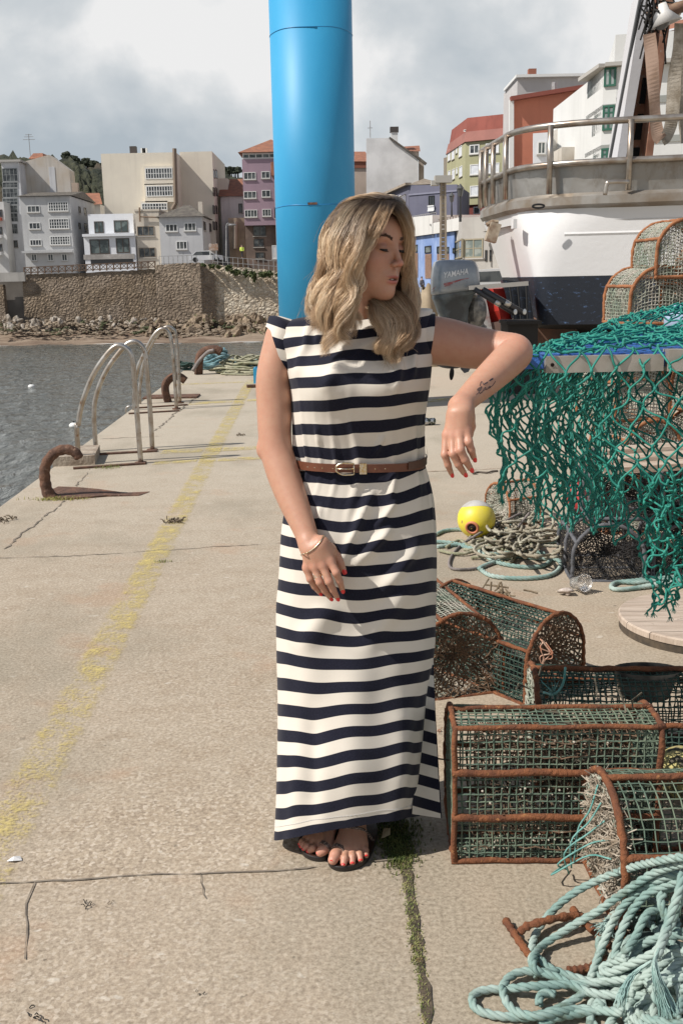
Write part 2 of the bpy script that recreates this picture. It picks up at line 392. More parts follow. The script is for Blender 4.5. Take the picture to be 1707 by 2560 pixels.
# ================================================================ TOWN ACROSS THE HARBOUR
C1 = lambda x, y: (x / 2.24, 340 + y / 2.24)          # readings taken on enlarged views of the photograph
C2 = lambda x, y: (1050 + x / 2.387, 150 + y / 2.387)
C4 = lambda x, y: (850 + x / 3.824, 280 + y / 3.824)
def plaster(name, c, c2=None, dirt=0.5):
    if name in _mc: return _mc[name]
    s = NT(name); w = s.obj(world=True)
    c2 = c2 or tuple(q * 0.8 for q in c)
    col = s.mix(s.ramp(s.noise(0.35, 6, vec=w), [(0.4, 0.0), (0.65, 1.0)]), c, c2)
    drip = s.ramp(s.noise(1.0, 5, vec=s.obj((1.6, 1.6, 0.12), world=True)), [(0.52, 0.0), (0.72, 1.0)])
    col = s.mix(s.math('MULTIPLY', drip, dirt), col, tuple(q * 0.55 for q in c))
    s.bump(s.noise(6, 4, vec=w), 0.3, 0.02)
    _mc[name] = s.fin(col, 0.9); return _mc[name]
def glass_mat(name, c=(0.03, 0.035, 0.04), c2=(0.10, 0.11, 0.11)):
    if name in _mc: return _mc[name]
    s = NT(name); w = s.obj(world=True)
    _mc[name] = s.fin(s.mix(s.ramp(s.noise(1.1, 2, vec=w), [(0.45, 0.0), (0.55, 1.0)]), c, c2), 0.12); return _mc[name]
GL = glass_mat('window_glass'); SH = mat('roller_shutter', (0.66, 0.68, 0.70), 0.6, col2=(0.55, 0.57, 0.6), scale=2)
WF = mat('white_window_frame', (0.68, 0.68, 0.66), 0.5); BF = mat('brown_window_frame', (0.075, 0.06, 0.05), 0.6)
GF = mat('green_window_frame', (0.02, 0.10, 0.065), 0.45); SILL = mat('stone_sill', (0.40, 0.38, 0.35), 0.8)
TILE = None
def tiles(name, c, c2):
    s = NT(name); w = s.obj(world=True)
    wv = s.n('TexWave', Scale=2.2, Distortion=0.4); wv.bands_direction = 'X'; s.put(wv.inputs['Vector'], w)
    col = s.mix(s.ramp(s.noise(1.5, 5, vec=w), [(0.4, 0.0), (0.6, 1.0)]), c, c2)
    s.bump(wv.outputs['Fac'], 0.8, 0.1); return s.fin(col, 0.85)
ROOF_O = tiles('orange_roof_tiles', (0.42, 0.18, 0.105), (0.31, 0.14, 0.09)); ROOF_G = tiles('grey_roof_sheet', (0.12, 0.105, 0.09), (0.19, 0.17, 0.14))
ROOF_T = tiles('tan_roof_sheet', (0.36, 0.30, 0.23), (0.26, 0.21, 0.16))

class Face:
    """a vertical wall plane between two ground points; reads window corners off it"""
    def __init__(s, A, B):
        s.A = np.array(A[:2], float); s.B = np.array(B[:2], float); d = s.B - s.A; s.L = np.linalg.norm(d); s.t = d / s.L
        s.nrm = np.array([s.t[1], -s.t[0]])
        if s.nrm[1] > 0: s.nrm = -s.nrm
    def hit(s, px, py):
        d = ray(px, py); k = np.dot(s.A, s.nrm) / np.dot(d[:2], s.nrm); q = np.array([0, 0, H]) + d * k
        return np.dot(q[:2] - s.A, s.t), q[2]
    def at(s, u, z, out=0.0):
        q = s.A + s.t * u + s.nrm * out; return np.array([q[0], q[1], z])
    def rect(s, x0, y0, x1, y1):
        xm, ym = (x0 + x1) / 2, (y0 + y1) / 2
        u0, _ = s.hit(x0, ym); u1, _ = s.hit(x1, ym); _, z1 = s.hit(xm, y0); _, z0 = s.hit(xm, y1)
        return min(u0, u1), max(u0, u1), z0, z1
    def slab(s, m, u0, u1, z0, z1, o0, o1):
        v = [s.at(u, z, o) for o in (o0, o1) for u, z in ((u0, z0), (u1, z0), (u1, z1), (u0, z1))]
        m.add(v, np.array([[0, 1, 2, 3], [7, 6, 5, 4], [0, 4, 5, 1], [1, 5, 6, 2], [2, 6, 7, 3], [3, 7, 4, 0]]))
def window(face, rect, root, cols=2, rows=1, frame=WF, glass=GL, fw=0.09, sill=True, label=None):
    u0, u1, z0, z1 = face.rect(*rect)
    f = MB(); fw = min(fw, (u1 - u0) * .14)
    face.slab(f, u0, u1, z1 - fw, z1, -.12, .07); face.slab(f, u0, u1, z0, z0 + fw, -.12, .07)
    face.slab(f, u0, u0 + fw, z0 + fw, z1 - fw, -.12, .07); face.slab(f, u1 - fw, u1, z0 + fw, z1 - fw, -.12, .07)
    for i in range(1, cols):
        u = u0 + (u1 - u0) * i / cols; face.slab(f, u - fw * .4, u + fw * .4, z0 + fw, z1 - fw, -.10, .05)
    for j in range(1, rows):
        z = z0 + (z1 - z0) * j / rows; face.slab(f, u0 + fw, u1 - fw, z - fw * .3, z + fw * .3, -.09, .04)
    fo = f.build('window', frame, root)
    g = MB(); face.slab(g, u0 + fw * .5, u1 - fw * .5, z0 + fw * .5, z1 - fw * .5, -.05, .012); g.build('pane', glass, fo)
    if sill:
        g = MB(); face.slab(g, u0 - .08, u1 + .08, z0 - .12, z0 - .004, .0, .16); g.build('sill', SILL, fo)
def block(root, name, mat_, x0, x1, ytop, Y, depth, z0=2.0, xr=None, slope=0.0):
    """a box of building whose front fills x0..x1 in the picture; returns its front and right faces"""
    a = P(x0, ytop, Y); b = P(x1, ytop, Y); z1 = P((x0 + x1) / 2, ytop, Y)[2]
    m = MB(); m.prism([(a[0], Y), (b[0], Y), (b[0], Y + depth), (a[0], Y + depth)], z0, z1)
    m.build(name, mat_, root)
    return Face((a[0], Y), (b[0], Y)), Face((b[0], Y), (b[0], Y + depth)), (a[0], b[0], z1)
def cornice(root, X0, X1, Y, z, mat_, d=0.35, h=0.25, depth=8):
    m = MB(); m.box(((X0 + X1) / 2, Y + depth / 2, z + h / 2), (X1 - X0 + 2 * d, depth + 2 * d, h)); return m.build('roof_edge', mat_, root)
def root_at(name, label, px, py, Y, z=2.4, cat='building', **kw):
    p = P(px, py, Y); return thing(name, label, cat, (p[0], Y, z), **kw)
# ground of the town, a terrace above the sea wall
m = MB(); m.prism([(-150, 128.6), (-16, 128.6), (-10, 128.6), (3, 128.6), (3, 330), (-150, 330)], -5.5, 2.35)
tag(m.build('town_terrain', mat('town_ground', (0.19, 0.17, 0.15), 0.9, col2=(0.13, 0.115, 0.1), scale=.3)), kind='structure')
m = MB(); m.prism([(3.1, 126.1), (160, 126.1), (190, 330), (3.1, 330)], -5.5, 2.0)
tag(m.build('hillside_terrain', mat('town_ground', (0.19, 0.17, 0.15))), kind='structure')

Y = 156
t = root_at('apartment_building', 'narrow white apartment building with small balconies at the far left edge', 4, 600, 154)
f, _, e = block(t, 'wall', plaster('plaster_white', (0.62, 0.61, 0.59)), -60, 10, 505, 154, 10)
for y0 in (397, 495, 590):
    window(f, (*C1(-20, y0 + 15), *C1(16, y0 + 58)), t, 2, 1, BF, sill=False)
    m = MB(); u0, u1, z0, z1 = f.rect(*C1(-40, y0 + 62), *C1(16, y0 + 78)); f.slab(m, u0, u1, z0, z1, 0.02, .9); m.build('balcony', mat('red_plaster', (0.42, 0.10, 0.06)) if y0 == 397 else WF, t)
t = root_at('apartment_building', 'tall building with a dark glazed corner gallery and blank tan gable', 60, 600, 160)
pts = [C1(105, 152), C1(275, 105), C1(390, 190), C1(392, 420), C1(105, 640)]
W3 = [P(x, y, 160) for x, y in pts]
m = MB(); V = [[p[0], 160, p[2]] for p in W3[:3]] + [[W3[2][0], 160, 2], [W3[0][0], 160, 2]]
V2 = [[p[0], 163, p[2]] for p in V and [np.array(q) for q in V]]
m.add(V + V2, [[4, 3, 2, 1, 0], [5, 6, 7, 8, 9], [0, 1, 6, 5], [1, 2, 7, 6], [2, 3, 8, 7], [4, 0, 5, 9]])
m.build('wall', plaster('plaster_tan', (0.47, 0.41, 0.34), (0.52, 0.49, 0.45)), t)
f = Face((W3[0][0], 160), (W3[2][0], 160))
m = MB(); u0, u1, z0, z1 = f.rect(*C1(278, 150), *C1(312, 320)); f.slab(m, u0, u1, z0, z1 - .6, .01, .06); m.build('white_panel', plaster('plaster_pale', (0.62, 0.62, 0.63)), t)
fg, _, e = block(t, 'gallery_tower', plaster('plaster_pale', (0.6, 0.6, 0.6)), *[q / 2.24 for q in (8, 106)], 405, 157, 12)
cornice(t, e[0], e[1], 157, e[2], SILL, .4, .3, 12)
m = MB(); p = P(*C1(150, 112), 162); q = P(*C1(235, 105), 162); m.box(((p[0] + q[0]) / 2, 166, p[2] + .2), (q[0] - p[0], 6, .9), taper=.6); m.build('roof', ROOF_O, t)
for y0, y1 in ((180, 255), (258, 290), (292, 345), (348, 385), (388, 430), (432, 480), (492, 548)):
    window(fg, (*C1(16, y0), *C1(102, y1)), t, 4, 2, mat('grey_frame', (0.30, 0.31, 0.31)), GL, .07, False)
window(fg, (*C1(40, 585), *C1(102, 625)), t, 3, 1, BF)
# antenna
a = thing('roof_antenna', 'thin television antenna on the roof of the tall gabled building', 'antenna', P(*C1(172, 112), 162))
p = P(*C1(172, 112), 162); m = MB(); m.cyl(p, p + [0, 0, 3.2], .05, sides=5)
for k, z in enumerate((2.4, 2.8, 3.1)): m.cyl(p + [-.9 + .2 * k, 0, z], p + [.9 - .2 * k, 0, z], .035, sides=4)
m.build('mast', mat('antenna_grey', (0.25, 0.25, 0.25), 0.5, 0.8), a)

t = root_at('apartment_building', 'grey four storey building with white grid windows and a slanted side gable', 110, 640, 150)
GP = plaster('plaster_grey', (0.50, 0.50, 0.495), (0.44, 0.44, 0.435), .35)
f, fs, e = block(t, 'wall', GP, *[q / 2.24 for q in (112, 390)], 340 + 338 / 2.24, 150, 15)
m = MB(); x0, x1, z1 = e   # roof with ridge along x
m.add([[x0 - .3, 149.6, z1 + .05], [x1 + .3, 149.6, z1 + .05], [x1 + .3, 157.5, z1 + 1.2], [x0 - .3, 157.5, z1 + 1.2], [x0 - .3, 165.4, z1 + .05], [x1 + .3, 165.4, z1 + .05]],
      [[0, 1, 2, 3], [3, 2, 5, 4], [1, 5, 2], [0, 3, 4]]); rf = m.build('roof', ROOF_G, t)
m = MB(); m.box((x1 - 1.0, 158, z1 + 1.7), (.9, .9, 1.6)); m.build('chimney', plaster('plaster_tan2', (0.42, 0.33, 0.26)), rf)
m = MB(); m.box(((x0 + x1) / 2, 149.4, P(200, 340 + 645 / 2.24, 150)[2]), (x1 - x0 + .2, 1.0, .3)); m.build('floor_band', GP, t)
for r in ((155, 390, 225, 428), (165, 485, 228, 522)): window(f, (*C1(*r[:2]), *C1(*r[2:])), t, 3, 1)
for r in ((272, 368, 384, 422), (277, 462, 388, 520), (283, 560, 395, 610)): window(f, (*C1(*r[:2]), *C1(*r[2:])), t, 8, 3, WF, GL, .11)
window(f, (*C1(170, 580), *C1(235, 614)), t, 4, 1)
for x in (178, 270, 348): window(f, (*C1(x, 660), *C1(x + 31, 699)), t, 2, 1)
for x, y in ((441, 395), (472, 402), (441, 486), (474, 490)): window(fs, (*C1(x, y), *C1(x + 11, y + 36)), t, 1, 1, BF)

t = root_at('modern_house', 'white flat roofed modern house with large dark windows beside the grey building', 270, 640, 148)
WP = plaster('plaster_bright', (0.72, 0.73, 0.75), (0.68, 0.69, 0.72), .12)
f2, _, e2 = block(t, 'upper_floor', WP, *[q / 2.24 for q in (492, 745)], 340 + 436 / 2.24, 150.5, 10)
f1, _, e1 = block(t, 'wall', WP, *[q / 2.24 for q in (468, 755)], 340 + 550 / 2.24, 148, 12)
m = MB(); u0, u1, z0, z1 = f1.rect(*C1(466, 547), *C1(757, 562)); f1.slab(m, u0, u1, z0, z1, .02, .5); m.build('roof_edge', WP, t)
DG = glass_mat('dark_pane', (0.05, 0.065, 0.065), (0.13, 0.16, 0.155))
for r in ((530, 478, 583, 545), (640, 472, 720, 541)): window(f2, (*C1(*r[:2]), *C1(*r[2:])), t, 2, 1, BF, DG, .12, False)
for r in ((505, 578, 615, 662), (652, 572, 728, 656)): window(f1, (*C1(*r[:2]), *C1(*r[2:])), t, 2, 1, BF, DG, .14, False)
m = MB(); u0, u1, z0, z1 = f1.rect(*C1(470, 662), *C1(755, 690)); f1.slab(m, u0, u1, z0, z1, .0, .08); m.build('stone_band', plaster('stone_band', (0.48, 0.45, 0.42), (0.28, 0.26, 0.24)), t)
m = MB(); u0, u1, z0, z1 = f1.rect(*C1(510, 690), *C1(747, 716)); f1.slab(m, u0, u1, z0, z1, .0, .05); m.build('garage_opening', mat('garage_shade', (0.02, 0.02, 0.022), 0.5), t)  # near-black panel, the shade of the open garage put into the colour

t = root_at('narrow_house', 'narrow beige house with two brown windows between the white house and hipped grey house', 365, 640, 148.5)
BP = plaster('plaster_beige', (0.62, 0.56, 0.47), (0.57, 0.51, 0.43), .3)
f, _, e = block(t, 'wall', BP, *[q / 2.24 for q in (756, 889)], 340 + 420 / 2.24, 148.5, 13)
cornice(t, e[0], e[1], 148.5, e[2], BP, .1, .25, 13)
for r in ((770, 505, 865, 560), (780, 625, 872, 680)): window(f, (*C1(*r[:2]), *C1(*r[2:])), t, 3, 1, mat('tan_frame', (0.25, 0.2, 0.15)))
m = MB(); a, b = P(*C1(782, 400), 148.2), P(*C1(785, 480), 148.2); m.cyl(a, b, .12, sides=6); a2 = P(*C1(880, 455), 148.2); m.cyl(P(*C1(786, 452), 148.2), a2, .09, sides=6)
m.build('drain_pipe', mat('pipe_brown', (0.22, 0.15, 0.1)), t)

t = root_at('apartment_block', 'huge windowless beige block with three white glazed bays, tallest on the left shore', 400, 600, 163)
BB = plaster('plaster_cream', (0.70, 0.64, 0.53), (0.66, 0.60, 0.50), .18)
f, _, e = block(t, 'wall', BB, *[q / 2.24 for q in (565, 985)], 340 + 95 / 2.24, 163, 18)
x0b = P(985 / 2.24, 400, 163)[0]; xr = P(1190 / 2.24, 400, 167.5)[0]; z1 = P(480, 340 + 88 / 2.24, 167.5)[2]
m = MB(); m.prism([(x0b + .01, 167.5), (xr, 167.5), (xr, 186), (x0b + .01, 186)], 2, z1); m.build('rear_wall', BB, t)
m = MB(); m.prism([(xr + .01, 174), (xr + 1.6, 174), (xr + 1.6, 190), (xr + .01, 190)], 2, z1 - 3.5); m.build('side_wing', BB, t)
fr = Face((xr, 167.5), (xr, 186))
for y in (190, 290, 390, 480):
    for x in (1196, 1208): window(fr, (*C1(x, y), *C1(x + 8, y + 46)), t, 1, 1, BF, sill=False)
for r, n_ in (((815, 178, 967, 240), 10), ((820, 278, 969, 338), 10), ((795, 375, 937, 416), 9)):
    u0, u1, z0, z1_ = f.rect(*C1(*r[:2]), *C1(*r[2:])); m = MB(); f.slab(m, u0 - .15, u1 + .2, z0 - .9, z1_ + .25, 0, .55); m.build('bay', BB, t)
    ff = Face(f.at(0, 0, .55)[:2], f.at(f.L, 0, .55)[:2]); window(ff, (*C1(*r[:2]), *C1(*r[2:])), t, n_, 2, WF, GL, .13, False)
m = MB(); a = P(*C1(978, 70), 162.5); b = P(*C1(985, 375), 162.5); m.cyl(a, b, .32, sides=8); m.cyl(b, P(*C1(965, 410), 162.5), .3, sides=8)
m.build('flue_pipe', mat('pipe_brown2', (0.20, 0.15, 0.11)), t)
m = MB(); p = P(*C1(750, 104), 166); m.box(p + [0, 0, .3], (1.0, 1.0, 1.8)); m.build('chimney', mat('chimney_dark', (0.06, 0.05, 0.045)), t)
for k in range(3): m = MB(); m.box(P(*C1(800 + 9 * k, 95), 166) + [0, 0, .3], (.5, .5, .8)); m.build('roof_vent', WF, t)

t = root_at('grey_house', 'small two storey grey house with a hipped brown roof above the promenade', 450, 640, 147)
f, fs, (x0, x1, z1) = block(t, 'wall', plaster('plaster_grey2', (0.53, 0.53, 0.53), (0.48, 0.48, 0.485), .3), *[q / 2.24 for q in (891, 1131)], 340 + 452 / 2.24, 147, 9)
m = MB(); xm0, xm1 = P(*C1(1035, 400), 151)[0], P(*C1(1062, 400), 151)[0]
m.add([[x0 - .5, 146.5, z1], [x1 + .5, 146.5, z1], [x1 + .5, 156.5, z1], [x0 - .5, 156.5, z1], [xm0, 151.5, z1 + 1.9], [xm1, 151.5, z1 + 1.9]], [[0, 1, 5, 4], [1, 2, 5], [2, 3, 4, 5], [3, 0, 4], [3, 2, 1, 0]])
rf = m.build('roof', ROOF_G, t); m = MB(); m.box((x1 - .5, 150, z1 + 1.1), (.6, .6, 2.2)); m.build('chimney', BP, rf)
for r, n_ in (((928, 492, 996, 536), 3), ((1032, 485, 1099, 532), 3), ((988, 588, 1050, 636), 3)): window(f, (*C1(*r[:2]), *C1(*r[2:])), t, n_, 1, WF, GL, .12)
for x, y in ((1140, 480), (1172, 490)): window(fs, (*C1(x, y), *C1(x + 11, y + 48)), t, 1, 1, BF)

t = root_at('old_church', 'white and stone building with an orange tiled roof beside the purple block', 580, 640, 172)
f, _, e = block(t, 'wall', plaster('plaster_white', (0.62, 0.61, 0.59)), *[q / 2.24 for q in (1235, 1372)], 340 + 338 / 2.24, 172, 12)
x0, x1, z1 = e; m = MB(); m.add([[x0 - .3, 171.5, z1], [x1, 171.5, z1], [x1, 178, z1 + 3.3], [x0 - .3, 178, z1 + 3.3]], [[0, 1, 2, 3]]); m.box(((x0 + x1) / 2, 178.2, z1 + 1.5), (x1 - x0, .4, 3)); m.build('roof', ROOF_O, t)
fs_, _, _ = block(t, 'stone_wing', plaster('old_stone', (0.36, 0.29, 0.21), (0.22, 0.17, 0.12), .6), *[q / 2.24 for q in (1278, 1368)], 340 + 458 / 2.24, 166, 5)
m = MB(); p = P(*C1(1318, 480), 165.6); q = P(*C1(1318, 630), 165.6); m.cyl(q, p, .35, .3, 8); m.build('column', plaster('old_stone2', (0.45, 0.38, 0.30)), t)
window(f, (*C1(1336, 378), *C1(1358, 430)), t, 1, 1, BF)
# small red-roofed house peeping between
t = root_at('small_house', 'pale house end with an orange roof wedged between grey building and beige block', 235, 560, 176)
f, _, e = block(t, 'wall', plaster('plaster_white', (0.62, 0.61, 0.59)), *[q / 2.24 for q in (492, 562)], 340 + 384 / 2.24, 176, 8)
x0, x1, z1 = e; m = MB(); m.add([[x0 - 4, 175.5, z1], [x1 + .5, 175.5, z1], [x0 + 1, 181, z1 + 2.3], [x0 - 4, 181, z1 + 2.3]], [[0, 1, 2, 3]]); m.build('roof', ROOF_O, t)

t = root_at('apartment_building', 'purple apartment building with white windows over a dark brown stone ground floor', 645, 640, 158)
PP = plaster('plaster_purple', (0.34, 0.24, 0.29), (0.31, 0.225, 0.27), .15)
f, _, e = block(t, 'wall', PP, *[q / 2.24 for q in (1355, 1640)], 340 + 128 / 2.24, 158, 14, z0=P(640, 340 + 500 / 2.24, 158)[2])
fb, _, eb = block(t, 'ground_floor', plaster('brown_stone', (0.15, 0.11, 0.09), (0.28, 0.20, 0.16), .4), *[q / 2.24 for q in (1372, 1640)], 340 + 501 / 2.24, 159, 12)
ft, _, et = block(t, 'glazed_attic', WF, *[q / 2.24 for q in (1357, 1640)], 340 + 92 / 2.24, 158.3, 12, z0=e[2])
window(ft, (*C1(1358, 96), *C1(1620, 126)), t, 7, 1, WF, DG, .16, False)
x0, x1, z1 = et; m = MB(); m.add([[x0 - .6, 157.5, z1], [x1 + .6, 157.5, z1], [x1 + .6, 171, z1], [x0 - .6, 171, z1], [P(*C1(1510, 60), 160)[0], 164, z1 + 2.6]], [[0, 1, 4], [1, 2, 4], [2, 3, 4], [3, 0, 4], [3, 2, 1, 0]]); m.build('roof', ROOF_O, t)
for r, n_ in (((1365, 203, 1433, 244), 3), ((1464, 198, 1512, 238), 2), ((1365, 310, 1436, 350), 3), ((1466, 303, 1515, 343), 2), ((1370, 413, 1441, 455), 4), ((1469, 409, 1519, 450), 3)): window(f, (*C1(*r[:2]), *C1(*r[2:])), t, n_, 1)
for r in ((1420, 575, 1478, 622), (1430, 650, 1480, 686), (1418, 503, 1490, 560)): window(fb, (*C1(*r[:2]), *C1(*r[2:])), t, 2, 1, BF)
t = root_at('cream_house', 'sliver of cream house with a white gate right behind the blue column', 690, 640, 146)
f, _, e = block(t, 'wall', plaster('plaster_light', (0.66, 0.62, 0.55), None, .2), *[q / 2.24 for q in (1535, 1700)], 340 + 220 / 2.24, 146, 8)
m = MB(); x0, x1, z1 = e; m.box(((x0 + x1) / 2 - .4, 150, z1 + .9), (x1 - x0, 8.4, 1.8)); m.build('roof', ROOF_O, t)
window(f, (*C1(1524, 612), *C1(1550, 688)), t, 3, 1, WF, WF)
for y in (230, 400): window(f, (*C1(1537, y), *C1(1552, y + 60)), t, 1, 1, BF)

def stone_wall(name, c, c2, c3, sc):
    s = NT(name); w = s.obj((1, 1, 1.25), world=True)
    wd = s.n('VectorMath', operation='ADD'); s.put(wd.inputs[0], w); nz = s.n('TexNoise', Scale=0.6, Detail=3.0); s.put(nz.inputs['Vector'], w); s.put(wd.inputs[1], nz.outputs['Color'])
    v = s.n('TexVoronoi', Scale=sc); v.feature = 'DISTANCE_TO_EDGE'; s.put(v.inputs['Vector'], wd.outputs[0])
    v2 = s.n('TexVoronoi', Scale=sc); s.put(v2.inputs['Vector'], wd.outputs[0])
    joint = s.ramp(v.outputs['Distance'], [(0.0, 1.0), (0.05, 0.0)])
    col = s.mix(s.ramp(v2.outputs['Color'], [(0.2, 0.0), (0.8, 1.0)]), c, c2)
    col = s.mix(s.ramp(s.noise(0.22, 6, vec=w), [(0.46, 0.0), (0.66, 1.0)]), col, c3)
    col = s.mix(s.ramp(s.noise(1.4, 6, vec=s.obj((1, 1, .35), world=True)), [(0.5, 0.0), (0.72, 0.8)]), col, tuple(q * .4 for q in c))
    col = s.mix(s.math('MULTIPLY', joint, 0.6), col, (0.035, 0.028, 0.02))
    b = s.bump(v.outputs['Distance'], 1.0, 0.25); s.bump(s.noise(3, 6, vec=w), 0.6, 0.15, b)
    return s.fin(col, 0.95)
SW1 = stone_wall('sea_wall_stone', (0.17, 0.125, 0.085), (0.25, 0.19, 0.13), (0.27, 0.215, 0.165), 2.3)
SW2 = stone_wall('pale_wall_stone', (0.46, 0.38, 0.28), (0.60, 0.53, 0.42), (0.36, 0.26, 0.17), 2.0)
def wall_strip(name, mat_, pts_top, pts_base, Ys, label, thick=1.2, rip=.04):
    t = MB(); n = 60
    xs = np.linspace(0, 1, n); k = np.linspace(0, 1, len(pts_top))
    tx = np.interp(xs, k, [p[0] for p in pts_top]); ty = np.interp(xs, k, [p[1] for p in pts_top]); by = np.interp(xs, k, pts_base); yy = np.interp(xs, k, Ys)
    g = []
    for j, q in enumerate(np.linspace(0, 1, 16)):
        row = []
        for x, a, b, Yv in zip(tx, ty, by, yy):
            p, r = P(x, a, Yv), P(x, b, Yv); z = r[2] + (p[2] - r[2]) * q
            row.append([p[0], Yv - .5 * (1 - q) + rip * math.sin(x * .9 + z * 2) * math.sin(z * 3.1 + x) , z + 0.05 * math.sin(x * 1.7)])
        g.append(row)
    g.append([[q[0], q[1] + thick, q[2]] for q in g[-1]]); g.append([[q[0], q[1], -6.0] for q in g[-1]])
    t.grid(np.array(g)); o = t.build(name, mat_); return tag(o, label, 'sea wall')
wall_strip('sea_wall', SW1, [(56, 686), (150, 684), (300, 678), (388, 672)], [792, 800, 806, 806], [128] * 4, 'long dark brown stone sea wall below the wooden lattice railing')
wall_strip('sea_wall', stone_wall('rendered_stone', (0.24, 0.185, 0.135), (0.29, 0.23, 0.17), (0.16, 0.12, 0.085), 2.0), [(388, 663), (440, 659), (500, 657), (536, 690)], [806, 806, 802, 790], [127.6, 127.4, 127.2, 128], 'rough rendered buttress of the sea wall in the middle of the shore', rip=.0)
wall_strip('sea_wall', SW2, [(498, 658), (560, 664), (640, 672), (720, 680)], [800, 806, 812, 815], [128.4, 128.4, 128.4, 128.4], 'pale cream stone wall under the sloping road next to the blue column')
m = MB(); p0, p1 = P(-90, 690, 132), P(58, 690, 132); m.box(((p0[0] + p1[0]) / 2, 132, -1.5), (p1[0] - p0[0], 2, 7)); tag(m.build('slipway_wall', mat('shaded_recess_stone', (0.045, 0.035, 0.028), 0.95, col2=(0.02, 0.017, 0.014), scale=.5)), 'slipway recess wall coloured dark as shade at the left end of the shore', 'wall')  # dark slab behind the gap, shade of the slipway opening painted on
m = MB(); p0, p1 = P(-60, 690, 127.5), P(9, 690, 127.5); m.box(((p0[0] + p1[0]) / 2, 127.5, -1.6), (p1[0] - p0[0], 1, 6.6)); tag(m.build('slipway_pier', SW1), 'stone pier end at the far left beside the dark slipway', 'wall')
m = MB(); a, b = P(-30, 680, 127), P(60, 674, 127); m.beam((a[0], 127.4, 2.6), (b[0], 127.4, 2.6), .5, 1.1); tag(m.build('parapet', plaster('plaster_parapet', (0.42, 0.40, 0.37))), 'low pale parapet with a rail above the slipway', 'parapet')
# lattice railing
t = root_at('promenade_railing', 'brown wooden lattice railing along the promenade on the dark sea wall', 220, 670, 127.8, 2.2, 'railing')
WD = mat('brown_wood', (0.17, 0.115, 0.08), 0.85, col2=(0.11, 0.075, 0.055), scale=3)
xs = np.linspace(61, 388, 20); ytop = np.interp(xs, [61, 388], [669, 653]); ybot = np.interp(xs, [61, 388], [684, 669])
for i in range(len(xs)):
    a, b = P(xs[i], ytop[i], 127.8), P(xs[i], ybot[i], 127.8); m = MB(); m.beam(b - [0, 0, .1], a + [0, 0, .05], .16, .16, (0, 1, 0)); m.build('post', WD, t)
m = MB()
for i in range(len(xs) - 1):
    a0, b0, a1, b1 = P(xs[i], ytop[i], 127.8), P(xs[i], ybot[i], 127.8), P(xs[i + 1], ytop[i + 1], 127.8), P(xs[i + 1], ybot[i + 1], 127.8)
    m.beam(a0, a1, .1, .12); m.beam(b0 + [0, 0, .08], b1 + [0, 0, .08], .08, .1); m.beam(a0, b1, .06, .08); m.beam(b0, a1, .055, .08)
m.build('lattice', WD, t)
def rail(label, pts, Y0, Y1, h, mt, n, name='metal_railing'):
    a = P(*pts[0], Y0); b = P(*pts[1], Y1); t = thing(name, label, 'railing', tuple((a + b) / 2)); m = MB()
    for zz in (1.0, .55, .12): m.beam(a + [0, 0, (zz - 1) * h], b + [0, 0, (zz - 1) * h], .05, .06)
    m.build('rails', mt, t)
    for i in range(n):
        p = a + (b - a) * i / (n - 1); m = MB(); m.beam(p - [0, 0, h], p, .07, .07, (0, 1, 0)); m.build('post', mt, t)
    return t
GRM = mat('galvanised', (0.42, 0.42, 0.42), 0.5, 0.6, col2=(0.3, 0.29, 0.28), scale=3)
rail('thin grey railing on the sea wall in front of the hipped grey house', (C1(892, 674), C1(1100, 668)), 128.5, 128.5, 2.0, GRM, 9)
rail('thin grey railing curving along the sloping road near the street lamp', (C1(1190, 672), C1(1560, 700)), 130, 130, 1.5, GRM, 14)
# street lamp
def lamp(label, px, ytop, ybot, Y, arm, r=.09, mt=GRM):
    a, b = P(px, ybot, Y), P(px, ytop, Y); t = thing('street_lamp', label, 'street lamp', tuple(a)); m = MB(); m.cyl(a, b, r * 1.3, r * .7, 8); m.build('pole', mt, t)
    m = MB(); c = P(px + arm, ytop + (-1 if arm > 0 else -1), Y); m.tube(catmull([b, b + (c - b) * .3 + [0, 0, .25], c], 8), r * .6, 6); m.ball(c, r * 4, (1.6, .8, .4), 8, 5); m.build('lamp_head', mt, t); return t
lamp('grey street lamp with a short arm on the sloping road by the stone church', *[C1(1268, 0)[0]], C1(0, 500)[1], C1(0, 702)[1], 136, 14)
t = root_at('notice_board', 'small brown notice board on two posts beside the hipped grey house', C1(1195, 0)[0], 640, 138, 2.35, 'sign')
for x in (1178, 1212): a, b = P(*C1(x, 690), 138), P(*C1(x, 602), 138); m = MB(); m.beam(a, b, .14, .14, (0, 1, 0)); m.build('post', WF, t)
m = MB(); a, b = P(*C1(1170, 604), 137.8), P(*C1(1222, 640), 137.8); m.box((a + b) / 2, (b[0] - a[0], .1, a[2] - b[2])); m.build('board', mat('board_orange', (0.33, 0.2, 0.13), .7, col2=(0.5, .45, .4), scale=2), t)
